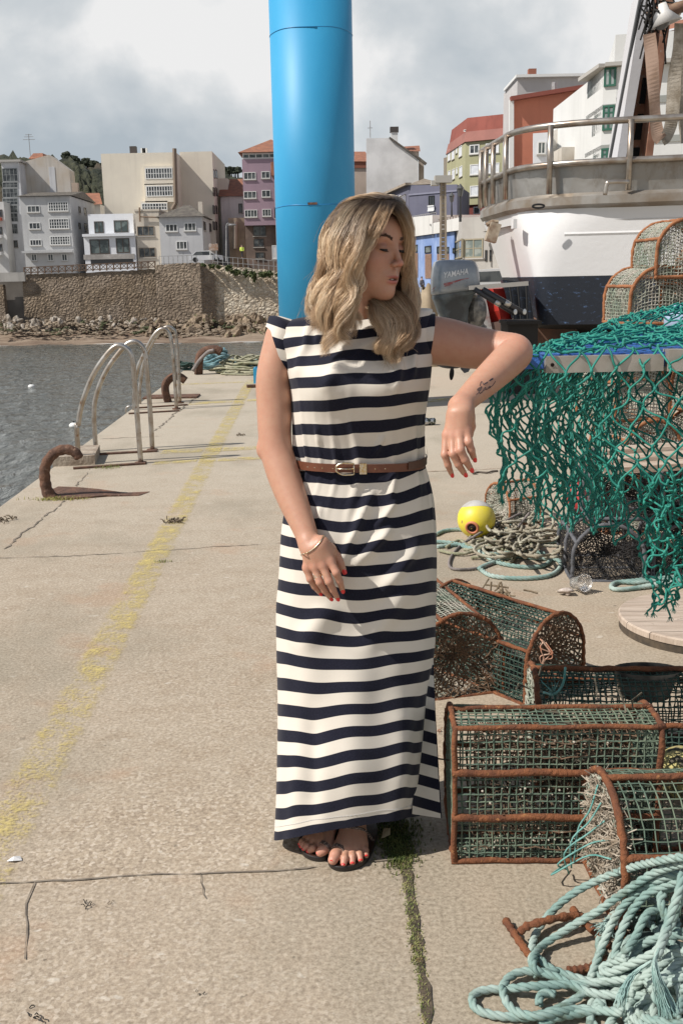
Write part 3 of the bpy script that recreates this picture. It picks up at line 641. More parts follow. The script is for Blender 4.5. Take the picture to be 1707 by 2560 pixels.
def car(label, c, L, Wd, Hh, rz, mt, kind='parked_car', boxy=0.0):
    t = thing(kind, label, 'car', c, rz); w2 = Wd / 2
    prof = [(-.5, .18), (-.5, .52), (-.42, .6 + boxy * .3), (-.3, .95), (.12, 1.0), (.3, .62 + boxy * .25), (.48, .55), (.5, .3), (.5, .18)]
    m = MB(); pts = [(x * L, z * Hh) for x, z in prof]
    g = np.array([[[x, y, z] for x, z in pts] for y in (-w2, w2)]); m.grid(g, cv=True)
    m.add([[x, -w2, z] for x, z in pts], [list(range(len(pts)))]); m.add([[x, w2, z] for x, z in pts], [list(range(len(pts)))[::-1]]); m.build('body', mt, t, local=True)
    m = MB()
    for y in (-w2 - .006, w2 + .006):
        m = MB(); m.add([[-.38 * L, y, .6 * Hh], [.24 * L, y, .6 * Hh], [.1 * L, y, .92 * Hh], [-.28 * L, y, .9 * Hh]], [[0, 1, 2, 3]]); m.build('side_window', GL, t, local=True)
    for x in (-.32, .31):
        for y in (-w2, w2):
            m = MB(); m.cyl((x * L, y - .1, .32), (x * L, y + .1, .32), .32, sides=16); m.build('wheel', mat('tyre', (0.02, 0.02, 0.02), .9), t, local=True)
    return t
car('white car parked on the promenade beside the notice board', tuple(P(*C1(1157, 706), 139)), 4.6, 1.8, 1.5, .1, mat('car_white', (0.7, 0.7, 0.7), .3))
def far_person(label, px, yfoot, Y, h, top, legs, rz=0):
    c = P(px, yfoot, Y); t = thing('person', label, 'person', tuple(c), rz)
    m = MB(); rings = [(0, .05, .04), (.08, .07, .05), (.25, .08, .07), (.47, .1, .09), (.53, .17, .12), (.62, .145, .1), (.72, .18, .12), (.81, .2, .11), (.84, .1, .07), (.87, .055, .05), (.9, .07, .08), (.95, .085, .095), (.99, .05, .06), (1.0, .01, .01)]
    a = np.arange(14) * 2 * math.pi / 14
    m.grid(np.array([[[rx * math.cos(q), ry * math.sin(q), z * h] for q in a] for z, rx, ry in rings]), cv=True)
    for sx in (-1, 1): m.tube([(sx * .18, 0, .8 * h), (sx * .25, -.03, .62 * h), (sx * .2, -.15, .5 * h)], [.05, .04, .035], 8)
    b = m.build('body', mat('skin_far', (0.45, 0.28, 0.2)), t, smooth=True, local=True)
    m = MB(); m.grid(np.array([[[(rx + .015) * math.cos(q), (ry + .015) * math.sin(q), z * h] for q in a] for z, rx, ry in rings if .5 < z < .83]), cv=True)
    for sx in (-1, 1): m.tube([(sx * .18, 0, .8 * h), (sx * .25, -.03, .62 * h), (sx * .21, -.13, .52 * h)], [.065, .055, .05], 8)
    m.build('jacket', top, t, smooth=True, local=True)
    m = MB(); m.grid(np.array([[[(rx + .012) * math.cos(q), (ry + .012) * math.sin(q), z * h] for q in a] for z, rx, ry in rings if .02 < z < .56]), cv=True); m.build('trousers', legs, t, smooth=True, local=True)
    m = MB(); m.ball((0, .01, .955 * h), .1, (1, 1.05, 1), 10, 6); m.build('hair', mat('hair_dark', (0.06, 0.045, 0.035)), t, smooth=True, local=True)
    return t
far_person('person in a bright yellow high visibility jacket walking on the sloping road', *[C1(1357, 0)[0]], C1(0, 684)[1], 138, 1.75, mat('hivis', (0.62, 0.75, 0.12)), mat('trouser_dark', (0.04, 0.04, 0.05)))
# shore bushes on top of the pale wall
def leafy(root, name, c, rad, n, lsize, mt, seedpts=None):
    m = MB(); V = []; 
    cl = rng.normal(size=(max(4, n // 60), 3)); cl /= np.linalg.norm(cl, axis=1, keepdims=True); cl *= rng.uniform(.3, 1, (len(cl), 1)) ** .5
    for i in range(n):
        k = cl[rng.integers(len(cl))] + rng.normal(size=3) * .2; p = np.array(c) + k * np.array(rad)
        u = rng.normal(size=3); u /= np.linalg.norm(u); w = np.cross(u, rng.normal(size=3)); w /= np.linalg.norm(w); l = lsize * rng.uniform(.6, 1.3)
        V += [p - u * l, p + w * l * .4, p + u * l, p - w * l * .4]
    idx = np.arange(len(V)).reshape(-1, 4); m.add(V, idx); return m.build(name, mt, root)
LEAF = mat('shore_leaves', (0.045, 0.07, 0.022), .8, col2=(0.10, 0.12, 0.04), scale=1.2)
k = 0
for x, y, w_, h_ in ((1140, 722, 26, 14), (1185, 728, 40, 16), (1225, 730, 18, 14), (1285, 750, 40, 36), (1335, 765, 36, 34), (1390, 775, 46, 40), (1425, 785, 26, 42), (1470, 772, 44, 34), (1520, 775, 46, 30), (1565, 770, 40, 24)):
    c = P(*C1(x, y), 127.6); sc = 127.6 / F / 2.24 ; k += 1
    lab = ['low bush on the buttress top by the white car', 'wide low bush spilling over the wall below the notice board', 'small bush just left of the street lamp foot', 'hanging bush below the street lamp on the pale wall', 'second hanging bush right of the street lamp on the wall', 'broad dark bush in the middle of the pale wall top', 'long bush hanging lowest over the pale stone wall', 'rounded bush right of the longest hanging one', 'flat bush on the pale wall close to the column', 'rightmost wall-top bush touching the blue column'][k - 1]
    t = thing('wall_bush', lab, 'bush', tuple(c), group='bushes along the sea wall'); m = MB()
    for q in range(5): e = c + rng.normal(size=3) * [w_ * sc * .3, .1, h_ * sc * .3]; m.cyl(c + [0, .3, h_ * sc * .3], e, .04, .02, 4)
    m.build('stem', mat('bark_dark', (0.05, 0.04, 0.03)), t); leafy(t, 'foliage', c, (w_ * sc * .55, .45, h_ * sc * .55), 420, .17, LEAF)
# rocks on the beach
RK1 = mat('beach_rock_pale', (0.40, 0.36, 0.31), .9, col2=(0.22, 0.175, 0.13), scale=.9, bump=.6, bscale=4, bdist=.1)
RK2 = mat('beach_rock_brown', (0.19, 0.14, 0.095), .95, col2=(0.30, 0.23, 0.16), scale=1.2, col3=(0.09, .10, .03), scale3=.8, t3=.6, bump=.6, bscale=4, bdist=.1)
m1 = MB(); m1.ball((0, 0, 0), 1, (1.2, .9, .75), 11, 8, noise=.32); r0 = m1.build('beach_rock', RK1, local=True); m2 = MB(); m2.ball((0, 0, 0), 1, (1.1, 1, .8), 11, 8, noise=.36); r1_ = m2.build('beach_rock', RK2, local=True)
tag(r0, 'pale boulder in the white rubble line below the dark sea wall', 'rock', 'pale boulders below the sea wall'); tag(r1_, 'brown boulder at the foot of the pale stone wall', 'rock', 'brown boulders below the pale wall')
first = {0: True, 1: True}
for i in range(190):
    pale = i < 75
    px = rng.uniform(5, 400) if pale else rng.uniform(360, 715)
    yb = rng.uniform(797, 822) if pale else rng.uniform(792, 850)
    if not pale and px < 480: yb = rng.uniform(806, 840)
    Yv = 127.6 - (yb - 793) * .11; c = P(px, yb, Yv); src = r0 if pale else r1_; ki = 0 if pale else 1
    if first[ki]: o = src; first[ki] = False
    else: o = src.copy(); COL.objects.link(o)
    o.location = c; sc = .14 + .50 * rng.random() ** 2.2 if pale else .16 + .62 * rng.random() ** 2; o.scale = (sc * 1.2, sc, sc * .8); o.rotation_euler = (rng.uniform(0, 6), rng.uniform(0, 6), rng.uniform(0, 6))

RUB = mat('shore_rubble', (0.15, 0.115, 0.08), .95, col2=(0.30, 0.24, 0.175), scale=.5, col3=(.06, .07, .03), scale3=.4, t3=.55); m = MB()
for i in range(900):
    px = rng.uniform(2, 715); yb = rng.uniform(800, 836) + (10 if px > 380 else 0) * rng.random(); c = P(px, yb, 127.4 - (yb - 793) * .12); m.ball(c, .08 + .22 * rng.random() ** 2, (1.3, 1, .6), 6, 4, noise=.3)
tag(m.build('shore_rubble', RUB), 'small brown stones scattered over the beach below the sea wall', 'stones', kind='stuff')
def poly_wall(root, name, mat_, pts, Y, depth, z0=1.5):
    W = [P(x, y, Y) for x, y in pts]; n = len(W); m = MB()
    V = [[p[0], Y, p[2]] for p in W] + [[p[0] * (Y + depth) / Y, Y + depth, p[2]] for p in W]
    m.add(V, [list(range(n))[::-1], list(range(n, 2 * n))] + [[i, (i + 1) % n, (i + 1) % n + n, i + n] for i in range(n)])
    return m.build(name, mat_, root)
t = root_at('apartment_building', 'beige building with an orange roof just right of the blue column', 905, 500, 181)
poly_wall(t, 'wall', plaster('plaster_pinkbeige', (0.50, 0.41, 0.34), None, .2), [C4(60, 535), C4(294, 535), C4(300, 1500), C4(60, 1500)], 181, 10)
poly_wall(t, 'brick_band', mat('brick_band', (0.25, 0.095, 0.06), .9), [C4(60, 472), C4(293, 472), C4(294, 534), C4(60, 534)], 180.8, 10)
m = MB(); a, b, c, d = P(*C4(60, 472), 180.6), P(*C4(293, 472), 180.6), P(*C4(240, 378), 186), P(*C4(60, 378), 186); m.add([a, b, c, d], [[0, 1, 2, 3]]); m.build('roof', ROOF_O, t)
t = root_at('gabled_house', 'tall blank white gable with a small orange dormer right of the blue column', 970, 500, 170)
poly_wall(t, 'wall', plaster('plaster_gable', (0.80, 0.80, 0.79), None, .1), [C4(250, 252), C4(470, 247), C4(560, 308), C4(745, 440), C4(748, 1500), C4(250, 1500)], 170, .5)
poly_wall(t, 'side_wall', plaster('plaster_gable2', (0.50, 0.44, 0.38)), [C4(749, 446), C4(800, 500), C4(802, 1500), C4(749, 1500)], 171, 12)
m = MB(); a, b = P(*C4(742, 436), 169.8), P(*C4(822, 500), 169.8); c = P(*C4(470, 243), 169.8); m.beam(c, a, .3, .25); m.beam(a, b, .6, .4); m.build('eaves', ROOF_G, t)
poly_wall(t, 'dormer', plaster('plaster_gable3', (0.6, 0.56, 0.5)), [C4(660, 372), C4(752, 376), C4(752, 440), C4(700, 440)], 171, 3)
m = MB(); a, b, c, d = P(*C4(650, 372), 170.5), P(*C4(766, 376), 170.5), P(*C4(757, 320), 174), P(*C4(595, 330), 174); m.add([a, b, c, d], [[0, 1, 2, 3]]); m.build('roof', ROOF_O, t)
m = MB(); a = P(*C4(517, 295), 171); m.box(a + [0, 0, .3], (1.1, 1, 2.6)); ch = m.build('chimney', WF, t); m = MB(); m.box(a + [0, 0, 2.0], (1.35, 1.3, .8)); m.build('cap', mat('chimney_dark', (0.06, 0.05, 0.045)), ch)
m = MB(); a = P(*C4(288, 246), 171); m.cyl(a, a + [0, 0, 2.6], .07, sides=5); m.cyl(a + [-.4, 0, 1.5], a + [.4, 0, 1.5], .05, sides=4); m.build('antenna', GRM, t)

t = root_at('slate_blue_house', 'slate blue house with one balustraded window above the white terrace', 1080, 560, 136)
SB = plaster('plaster_slate', (0.135, 0.135, 0.18), (0.115, 0.115, 0.155), .2)
fa = P(*C4(657, 700), 136); fb2 = P(*C4(1118, 690), 131); zt = fa[2]
F12 = Face((fa[0], 136), (fb2[0], 131))
m = MB(); m.prism([(fa[0], 136), (fb2[0], 131), (fb2[0] + 4, 150), (fa[0], 150)], 1.5, [zt, P(*C4(1118, 692), 131)[2]] * 2); m.build('wall', SB, t)
m = MB(); F12.slab(m, 0, F12.L, zt - 1.3, zt - 1.1, 0, .12); m.build('cornice', plaster('slate2', (0.22, 0.22, 0.28)), t)
la = P(*C4(372, 825), 160); F13 = Face((la[0], 160), (fa[0], 136))
m = MB(); m.add([[la[0], 160, 1.5], [fa[0] - .02, 136, 1.5], [fa[0] - .02, 136, zt], [la[0], 160, la[2]]], [[0, 1, 2, 3]]); m.build('wing_wall', SB, t)
m = MB(); m.beam((la[0] - .2, 160, la[2] + .15), (fa[0] - .1, 135.7, zt + .15), .8, .3); m.build('eaves', ROOF_T, t)
for i in range(5): window(F13, (*C4(440 + 38 * i, 806 - 2 * i), *C4(470 + 38 * i, 905)), t, 2, 1, WF, GL, .09, False)
window(F13, (*C4(568, 797), *C4(630, 895)), t, 1, 1, BF, DG, .12, False)
m = MB(); pk = P(*C4(795, 643), 145); x1 = P(*C4(960, 692), 140); m.add([[fa[0] - .3, 135.8, zt], [x1[0], 135.8, zt + .1], [x1[0] + .5, 150, zt], [fa[0] - .3, 150, zt], [pk[0], 144, pk[2]]], [[0, 1, 4], [1, 2, 4], [2, 3, 4], [3, 0, 4]]); m.build('roof', ROOF_T, t)
window(F12, (*C4(846, 800), *C4(902, 892)), t, 2, 1, mat('window_black', (0.01, 0.012, 0.012), .4), GL, .1, False)
m = MB()
u0, u1, z0, z1 = F12.rect(*C4(846, 893), *C4(906, 950))
F12.slab(m, u0, u1, z1 - .15, z1, 0, .3); F12.slab(m, u0, u1, z0, z0 + .15, 0, .3)
for i in range(7): u = u0 + (u1 - u0) * (i + .5) / 7; F12.slab(m, u - .07, u + .07, z0 + .1, z1 - .1, .06, .22)
m.build('balustrade', WF, t)
t = root_at('green_block', 'olive green apartment block with a brick red mansard and white shutters', 1180, 560, 155)
GPm = plaster('plaster_olive', (0.37, 0.36, 0.215), (0.33, 0.32, 0.19), .15)
A = P(*C4(1020, 352), 166); B = P(*C4(1195, 290), 152); C_ = P(*C4(1620, 268), 148.5)
zt = B[2]; zb = P(*C4(1195, 890), 152)[2]
FL = Face((A[0], 166), (B[0], 152)); FR = Face((B[0], 152), (C_[0], 148.5))
foot = [(A[0], 166), (B[0], 152), (C_[0], 148.5), (C_[0] + 3, 166), (A[0] + 3, 178)]
m = MB(); m.prism(foot, zb, zt); m.build('wall', GPm, t)
sh = lambda f, d: [((x - np.mean([p[0] for p in f])) * d + np.mean([p[0] for p in f]), (y - np.mean([p[1] for p in f])) * d + np.mean([p[1] for p in f])) for x, y in f]
RM = plaster('mansard_red', (0.30, 0.13, 0.105), (0.25, 0.11, 0.09), .2)
zm = P(*C4(1195, 185), 152)[2]
o1 = sh(foot, 1.04); o2 = sh(foot, .96); m = MB(); n = 5
m.add([[x, y, zt + .02] for x, y in o1] + [[x, y, zm] for x, y in o2], [[i, (i + 1) % n, (i + 1) % n + n, i + n] for i in range(n)] + [list(range(n, 2 * n)), list(range(n))[::-1]]); m.build('mansard', RM, t)
zt2 = P(*C4(1195, 140), 155)[2] + 1.0; o3 = sh(foot, .84); m = MB()
m.add([[x, y, zm + .02] for x, y in sh(foot, .92)] + [[x, y, zt2] for x, y in o3], [[i, (i + 1) % n, (i + 1) % n + n, i + n] for i in range(n)] + [list(range(n, 2 * n))]); m.build('attic', plaster('attic_red', (0.26, 0.075, 0.055)), t)
m = MB(); m.prism(sh(foot, .97), 1.5, zb - .02); m.build('base', plaster('base_red', (0.20, 0.05, 0.04)), t)
for r in ((1030, 362, 1054, 465), (1067, 355, 1093, 452), (1106, 342, 1120, 393), (1135, 325, 1165, 425), (1031, 560, 1055, 655), (1070, 545, 1096, 642), (1108, 532, 1122, 590), (1138, 518, 1168, 618), (1140, 722, 1172, 815)): window(FL, (*C4(*r[:2]), *C4(*r[2:])), t, 1, 1, WF, SH, .09)
window(FR, (*C4(1235, 310), *C4(1330, 402)), t, 2, 1, WF, GL, .16)
for r in ((1240, 500, 1328, 600), (1240, 704, 1340, 804)): window(FR, (*C4(*r[:2]), *C4(*r[2:])), t, 1, 1, WF, SH, .12)
for r in ((390, 495, 470, 555), (392, 615, 472, 675), (400, 745, 470, 800)): window(FR, (*C2(*r[:2]), *C2(*r[2:])), t, 1, 1, WF, SH, .12)
FB = Face((B[0] * .97, 150.6), (C_[0], 147.8))
for r in ((1185, 915, 1228, 990), (1272, 905, 1335, 975)): window(FB, (*C4(*r[:2]), *C4(*r[2:])), t, 1, 1, WF, GL, .3, False)
FA = Face((B[0], 153.6), (C_[0], 150.2))
for r in ((1180, 168, 1216, 188), (1275, 155, 1320, 182), (1350, 152, 1388, 175), (1410, 148, 1448, 172)): window(FA, (*C4(*r[:2]), *C4(*r[2:])), t, 1, 1, WF, GL, .12, False)
# narrow tan building left of the green block
t = root_at('narrow_building', 'narrow tan building edge left of the green block', 1110, 500, 135)
poly_wall(t, 'wall', plaster('plaster_tan', (0.47, 0.41, 0.34)), [C4(988, 440), C4(1022, 430), C4(1022, 900), C4(988, 900)], 172, 6)

# white terrace and blue warehouse
t = root_at('blue_warehouse', 'blue harbour warehouse with brown shuttered doors under a white terrace wall', 1080, 640, 109)
A = P(*C4(560, 1215), 122); B = P(*C4(1090, 1143), 100); FW = Face((A[0], 122), (B[0], 100))
BW = plaster('blue_paint', (0.12, 0.20, 0.42), (0.25, 0.34, 0.55), .15); WT = plaster('terrace_white', (0.62, 0.61, 0.58), (0.55, 0.54, 0.51), .35)
m = MB(); m.prism([(A[0], 122), (B[0], 100), (B[0] + 10, 110), (A[0], 136)], -.5, [A[2], B[2], B[2], A[2]]); m.build('wall', BW, t)
tp = [C4(560, 1020), C4(912, 985), C4(918, 1062), C4(1166, 1008)]
Tz = []; Tu = []
for x, y in tp: u, z = FW.hit(x, y); Tu.append(u); Tz.append(z)
m = MB(); us = Tu; 
for (ua, za), (ub, zb_) in zip(list(zip(Tu, Tz))[:-1], list(zip(Tu, Tz))[1:]):
    if abs(ub - ua) < .4: continue
    q = [FW.at(ua, 0, .4), FW.at(ub, 0, .4)]
    h0 = A[2] + (B[2] - A[2]) * ua / FW.L; h1 = A[2] + (B[2] - A[2]) * ub / FW.L
    V = [[*FW.at(u, 0, o)[:2], z] for o in (.35, -6) for u, z in ((ua, h0 + .02), (ub, h1 + .02), (ub, zb_), (ua, za))]
    m.add(V, [[0, 1, 2, 3], [7, 6, 5, 4], [3, 2, 6, 7], [0, 3, 7, 4], [1, 5, 6, 2]])
m.build('terrace_wall', WT, t)
DW = mat('shutter_brown', (0.22, 0.13, 0.085), .7, col2=(0.32, .2, .14), scale=6)
for r in ((678, 1272, 742, 1344), (812, 1280, 872, 1350), (928, 1284, 968, 1352), (1012, 1290, 1042, 1352), (1078, 1300, 1098, 1350)): window(FW, (*C4(*r[:2]), *C4(*r[2:])), t, 1, 1, mat('window_black', (0.01, 0.012, 0.012), .4), DG, .1, False)
for r in ((680, 1350, 745, 1580), (815, 1356, 875, 1590), (930, 1356, 968, 1560), (1014, 1356, 1042, 1500)):
    u0, u1, z0, z1 = FW.rect(*C4(*r[:2]), *C4(*r[2:])); m = MB()
    n_ = 22
    for i in range(n_): z = z0 + (z1 - z0) * i / n_; FW.slab(m, u0, u1, z, z + (z1 - z0) / n_ * .8, 0, .07)
    m.build('shutter', DW, t)
m = MB(); m.cyl(P(*C4(883, 1085), 106.8), P(*C4(886, 1190), 106.8), .05, sides=6); m.cyl(P(*C4(883, 1085), 106.8), P(*C4(856, 1075), 106.8), .09, sides=6); m.build('wall_lamp', GRM, t)
rail('thin metal railing on the white terrace in front of the slate blue house', (C4(668, 1000), C4(915, 958)), 119, 109, 1.0, GRM, 14, 'terrace_railing')
rail('brown metal railing on the lower step of the white terrace', (C4(925, 1030), C4(1160, 980)), 107, 99, 1.1, mat('rail_brown', (0.16, .13, .11)), 10, 'terrace_railing')
t = root_at('concrete_building', 'raw concrete quayside building with large framed windows behind the outboard', 1200, 650, 96)
CB = plaster('raw_concrete', (0.42, 0.40, 0.37), (0.33, 0.31, 0.285), .4)
A = P(*C4(1090, 1230), 103); B = P(*C4(1168, 1010), 93); C_ = P(*C4(1700, 985), 90)
FX = Face((A[0], 103), (B[0], 93)); FY = Face((B[0], 93), (C_[0], 90))
m = MB(); m.prism([(A[0], 103), (B[0], 93), (C_[0], 90), (C_[0], 104), (A[0], 110)], -.5, B[2]); m.build('wall', CB, t)
TF = mat('tan_frame2', (0.30, 0.26, 0.18), .6); PG = glass_mat('pale_glass', (0.16, 0.19, 0.175), (0.28, 0.30, 0.27))
window(FX, (*C4(1105, 1225), *C4(1168, 1400)), t, 2, 2, TF, PG, .12)
window(FY, (*C4(1184, 1210), *C4(1366, 1395)), t, 2, 2, TF, PG, .12)
for x in (1385, 1427): window(FY, (*C4(x, 1320), *C4(x + 21, 1428)), t, 1, 1, BF, GL, .06, False)

t = root_at('rust_red_building', 'large rust red blank wall with a lower white gable in front', 1360, 400, 96)
poly_wall(t, 'wall', plaster('plaster_rustred', (0.50, 0.185, 0.115), (0.44, 0.165, 0.105), .25), [C2(548, 232), C2(993, 160), C2(993, 900), C2(548, 900)], 96, 12)
m = MB(); a, b = P(*C2(538, 232), 95.6), P(*C2(1000, 158), 95.6); m.beam(a, b, .7, .35); m.build('roof_edge', mat('ridge_red', (0.22, 0.06, 0.04)), t)
m = MB(); a, b = P(*C2(543, 240), 95.9), P(*C2(543, 900), 95.9); m.beam(b, a, .4, .4, (0, 1, 0)); m.build('corner_strip', WF, t)
m = MB(); a = P(*C2(798, 190), 97); m.cyl(a, a + [0, 0, .8], .25, sides=8); m.build('vent', GRM, t)
t = root_at('white_gable_house', 'low white gabled house with an arched window in front of the rust red wall', 1430, 400, 90)
CG = plaster('plaster_cream2', (0.66, 0.62, 0.56), None, .15)
poly_wall(t, 'wall', CG, [C2(780, 428), C2(995, 325), C2(996, 900), C2(780, 900)], 90, 5)
poly_wall(t, 'porch', plaster('plaster_bright', (0.72, 0.73, 0.75)), [C2(672, 438), C2(782, 430), C2(782, 900), C2(672, 900)], 88, 5)
FP = Face((P(*C2(672, 500), 88)[0], 88), (P(*C2(782, 500), 88)[0], 88)); window(FP, (*C2(699, 487), *C2(747, 562)), t, 2, 1, WF, DG, .25)
FQ = Face((P(*C2(780, 500), 90)[0], 90), (P(*C2(996, 500), 90)[0], 90)); window(FQ, (*C2(978, 468), *C2(994, 530)), t, 1, 1, BF, GL, .05, False)
m = MB(); a, b = P(*C2(835, 540), 84), P(*C2(995, 535), 84); m.box(((a[0] + b[0]) / 2, 85, a[2] - .6), (b[0] - a[0], 3, 1.6)); m.build('annex', plaster('annex', (0.5, 0.46, 0.4), (0.33, .28, .22)), t)
t = root_at('grey_block', 'pale grey flat roofed block rising behind the rust red wall', 1390, 220, 125)
f, _, e = block(t, 'wall', plaster('plaster_grey3', (0.47, 0.45, 0.44), (0.42, .4, .39), .2), 1293, 1490, 193, 125, 10)
m = MB(); m.box(((e[0] + e[1]) / 2, 129, e[2] + .15), (e[1] - e[0] + .5, 9, .3)); m.build('roof_edge', WF, t)
m = MB(); a = P(*C2(665, 96), 126); m.box(a, (.9, .9, 1.5)); m.build('chimney', mat('brick_band', (0.25, 0.095, 0.06)), t)

t = root_at('bay_window_building', 'white apartment building with dark green glazed corner bays behind the boat', 1550, 330, 75)
WB = plaster('plaster_white2', (0.64, 0.64, 0.62), (0.60, .6, .58), .15)
A = P(*C2(1003, 200), 79.5); B = P(*C2(1105, 60), 74.5); C_ = P(*C2(1188, 60), 74); D_ = P(2050, 190, 71)
zt = P(*C2(1105, 42), 74.5)[2]
m = MB(); m.prism([(A[0], 80), (B[0], 75), (C_[0], 74.6), (D_[0], 72), (D_[0], 90), (A[0], 92)], 1.5, zt); m.build('wall', WB, t)
F1 = Face((A[0], 80), (B[0], 75)); F2 = Face((B[0], 75), (C_[0], 74.6)); F3 = Face((C_[0], 74.6), (D_[0], 72))
m = MB(); m.beam((A[0] - .3, 79.8, zt + .15), (B[0], 74.7, zt + .15), .9, .25); m.beam((B[0], 74.7, zt + .15), (D_[0], 71.6, zt + .15), .9, .25); m.build('eaves', SILL, t)
GG = glass_mat('bay_glass', (0.16, 0.20, 0.19), (0.28, .31, .30))
window(F1, (*C2(1006, 78), *C2(1104, 200)), t, 5, 1, GF, GG, .16, False) if False else None
def quadwin(face, u0, u1, z0, z1, cols, rows, root, out=.1, fw=.13):
    m = MB()
    face.slab(m, u0, u1, z1 - fw, z1, 0, out + .05); face.slab(m, u0, u1, z0, z0 + fw, 0, out + .05)
    for i in range(cols + 1): u = u0 + (u1 - u0 - fw) * i / cols; face.slab(m, u, u + fw, z0 + fw, z1 - fw, 0, out + .04)
    for j in range(1, rows): z = z0 + (z1 - z0) * (.68 if rows == 2 else j / rows); face.slab(m, u0 + fw, u1 - fw, z, z + fw * .7, 0, out + .03)
    o = m.build('bay_window', GF, root); m = MB(); face.slab(m, u0 + .02, u1 - .02, z0 + .02, z1 - .02, 0, out); m.build('pane', GG, o)
bands = [((1105, 42), (1105, 152)), ((1105, 262), (1105, 410)), ((1105, 515), (1105, 640))]
for i, (a, b) in enumerate(bands):
    za, zb_ = F1.hit(*C2(1104, a[1]))[1], F1.hit(*C2(1104, b[1]))[1]
    quadwin(F1, .15 if i == 0 else F1.L * .52, F1.L - .1, zb_, za, 4 if i == 0 else 3, 1 if i == 0 else 2, t, fw=.30); quadwin(F2, .05, F2.L - .05, zb_, za, 2, 1 if i == 0 else 2, t)
u0, u1, z0, z1 = F1.rect(*C2(1024, 345), *C2(1042, 455)); quadwin(F1, u0, u1, z0, z1, 1, 1, t, .03)
m = MB(); BS = plaster('band_grey', (0.30, 0.31, 0.29))
for y in (232, 470):
    z = F3.hit(*C2(1430, y))[1]; F3.slab(m, 0, F3.L, z - .22, z + .22, 0, .08)
    z = F1.hit(*C2(1100, y + 40))[1]; F1.slab(m, 0, F1.L, z - .15, z + .15, 0, .1); F2.slab(m, 0, F2.L, z - .15, z + .15, 0, .1)
m.build('floor_bands', BS, t)
m = MB(); F3.slab(m, -.2, 40, zt + .3, zt + 2.1, -8, 0); m.build('parapet', WB, t)
t = root_at('hillside_house', 'cream house with an orange tiled roof at the upper right corner of the town', 1690, 100, 110)
C6 = lambda x, y: (1200 + x / 3.093, y / 3.093)
poly_wall(t, 'wall', CG, [C6(1415, 250), C6(1700, 180), C6(1700, 700), C6(1415, 700)], 110, 8)
for dy, Yq in ((0, 108), (190, 106)):
    m = MB(); a, b, c, d = P(*C6(1410, 235 + dy), Yq), P(*C6(1700, 175 + dy), Yq), P(*C6(1700, 110 + dy), Yq + 5), P(*C6(1420, 190 + dy), Yq + 5); m.add([a, b, c, d], [[0, 1, 2, 3]]); m.build('roof', ROOF_O, t)
FH = Face((P(*C6(1415, 300), 110)[0], 110), (P(*C6(1700, 300), 110)[0], 110)); window(FH, (*C6(1440, 258), *C6(1452, 310)), t, 1, 1, BF, GL, .1)

# harbour yard between
t = thing('utility_pole', 'tall slotted concrete utility pole with a square lamp head behind the woman', 'utility pole', tuple(P(*C4(985, 1700), 46)))
a, b = P(*C4(985, 1720), 46), P(*C4(982, 668), 46)
m = MB(); up = (b - a) / np.linalg.norm(b - a); hw = .12
for sx in (-1, 1): m.beam(a + [sx * hw * 1.2, 0, 0], b + [sx * hw * .7, 0, 0], .08, .22, (0, 1, 0))
for i in range(26): q = a + (b - a) * (i + .5) / 26; m.box(q, (.2, .12, .16))
m.build('pole', mat('pole_concrete', (0.36, 0.31, 0.24), .9, col2=(0.25, .2, .15), scale=2), t)
m = MB(); m.box(b + [0, 0, .1], (.75, .6, .3)); m.box(b + [-.35, 0, -.05], (.35, .5, .2)); m.build('lamp_head', mat('lamp_grey', (0.4, .38, .34)), t)
for lab, x, y0, y1, Yv in (('black street lamp left of the green block doorway', 1065, 838, 1000, 90), ('black lantern lamp standing before the red base of the green block', 1147, 785, 1050, 70)):
    a, b = P(*C4(x, y1), Yv), P(*C4(x, y0 + 25), Yv); t = thing('lantern_lamp', lab, 'street lamp', tuple(a)); m = MB(); m.cyl(a, b, .09, .05, 8); m.build('pole', mat('iron_black', (0.02, .02, .022), .5), t)
    m = MB(); m.lathe([(.05, 0), (.14, .05), (.22, .5), (.28, .52), (.05, .8), (0, .85)], b, 8); m.build('lantern', mat('lantern', (0.08, .08, .08), .3), t)
far_person('person in a dark grey jacket with a light cap behind the white fence', C4(780, 0)[0], C4(0, 1745)[1], 102, 1.75, mat('jacket_grey', (0.09, 0.09, 0.11), .8, col2=(.2, .2, .22), scale=8), mat('trouser_dark', (0.04, 0.04, 0.05)), .5)
t = thing('quay_fence', 'low white pipe fence in front of the blue warehouse', 'fence', tuple(P(*C4(790, 1750), 98)))
m = MB(); a, b = P(*C4(600, 1683), 98), P(*C4(900, 1678), 98); mw = mat('white_pipe', (0.66, .66, .64), .5)
for dz in (0, -.5, -1.0): m.beam(a + [0, 0, dz], b + [0, 0, dz], .09, .09)
m.build('rails', mw, t)
for i in range(16): q = a + (b - a) * i / 15; m = MB(); m.beam(q + [0, 0, -1.35], q + [0, 0, .02], .09, .09, (0, 1, 0)); m.build('post', mw, t)
cv = P(*C4(1410, 1648), 62); cv[2] = 0
car('white car parked behind the outboard motor, mostly hidden by the boat', (cv[0] + .2, 62, .0), 4.6, 1.8, 1.95, .15, mat('car_white', (0.7, 0.7, 0.7)), boxy=.3)
t = thing('folded_tarpaulin', 'pale beige canvas bundle standing left of the outboard motor', 'tarpaulin', tuple(G(*C4(830, 1780))))
c = P(*C4(840, 1755), 17); zc = c[2] + .15; m = MB()
g = [[c + np.array([(.24 * (1 - .6 * v)) * math.cos(a) * (1 + .15 * math.sin(5 * a + v * 3)), (.2) * (1 - .6 * v) * math.sin(a), -c[2] + zc * v + .06 * v * math.sin(3 * a)]) for a in np.linspace(0, 2 * math.pi, 25)[:-1]] for v in np.linspace(0, 1, 10)]
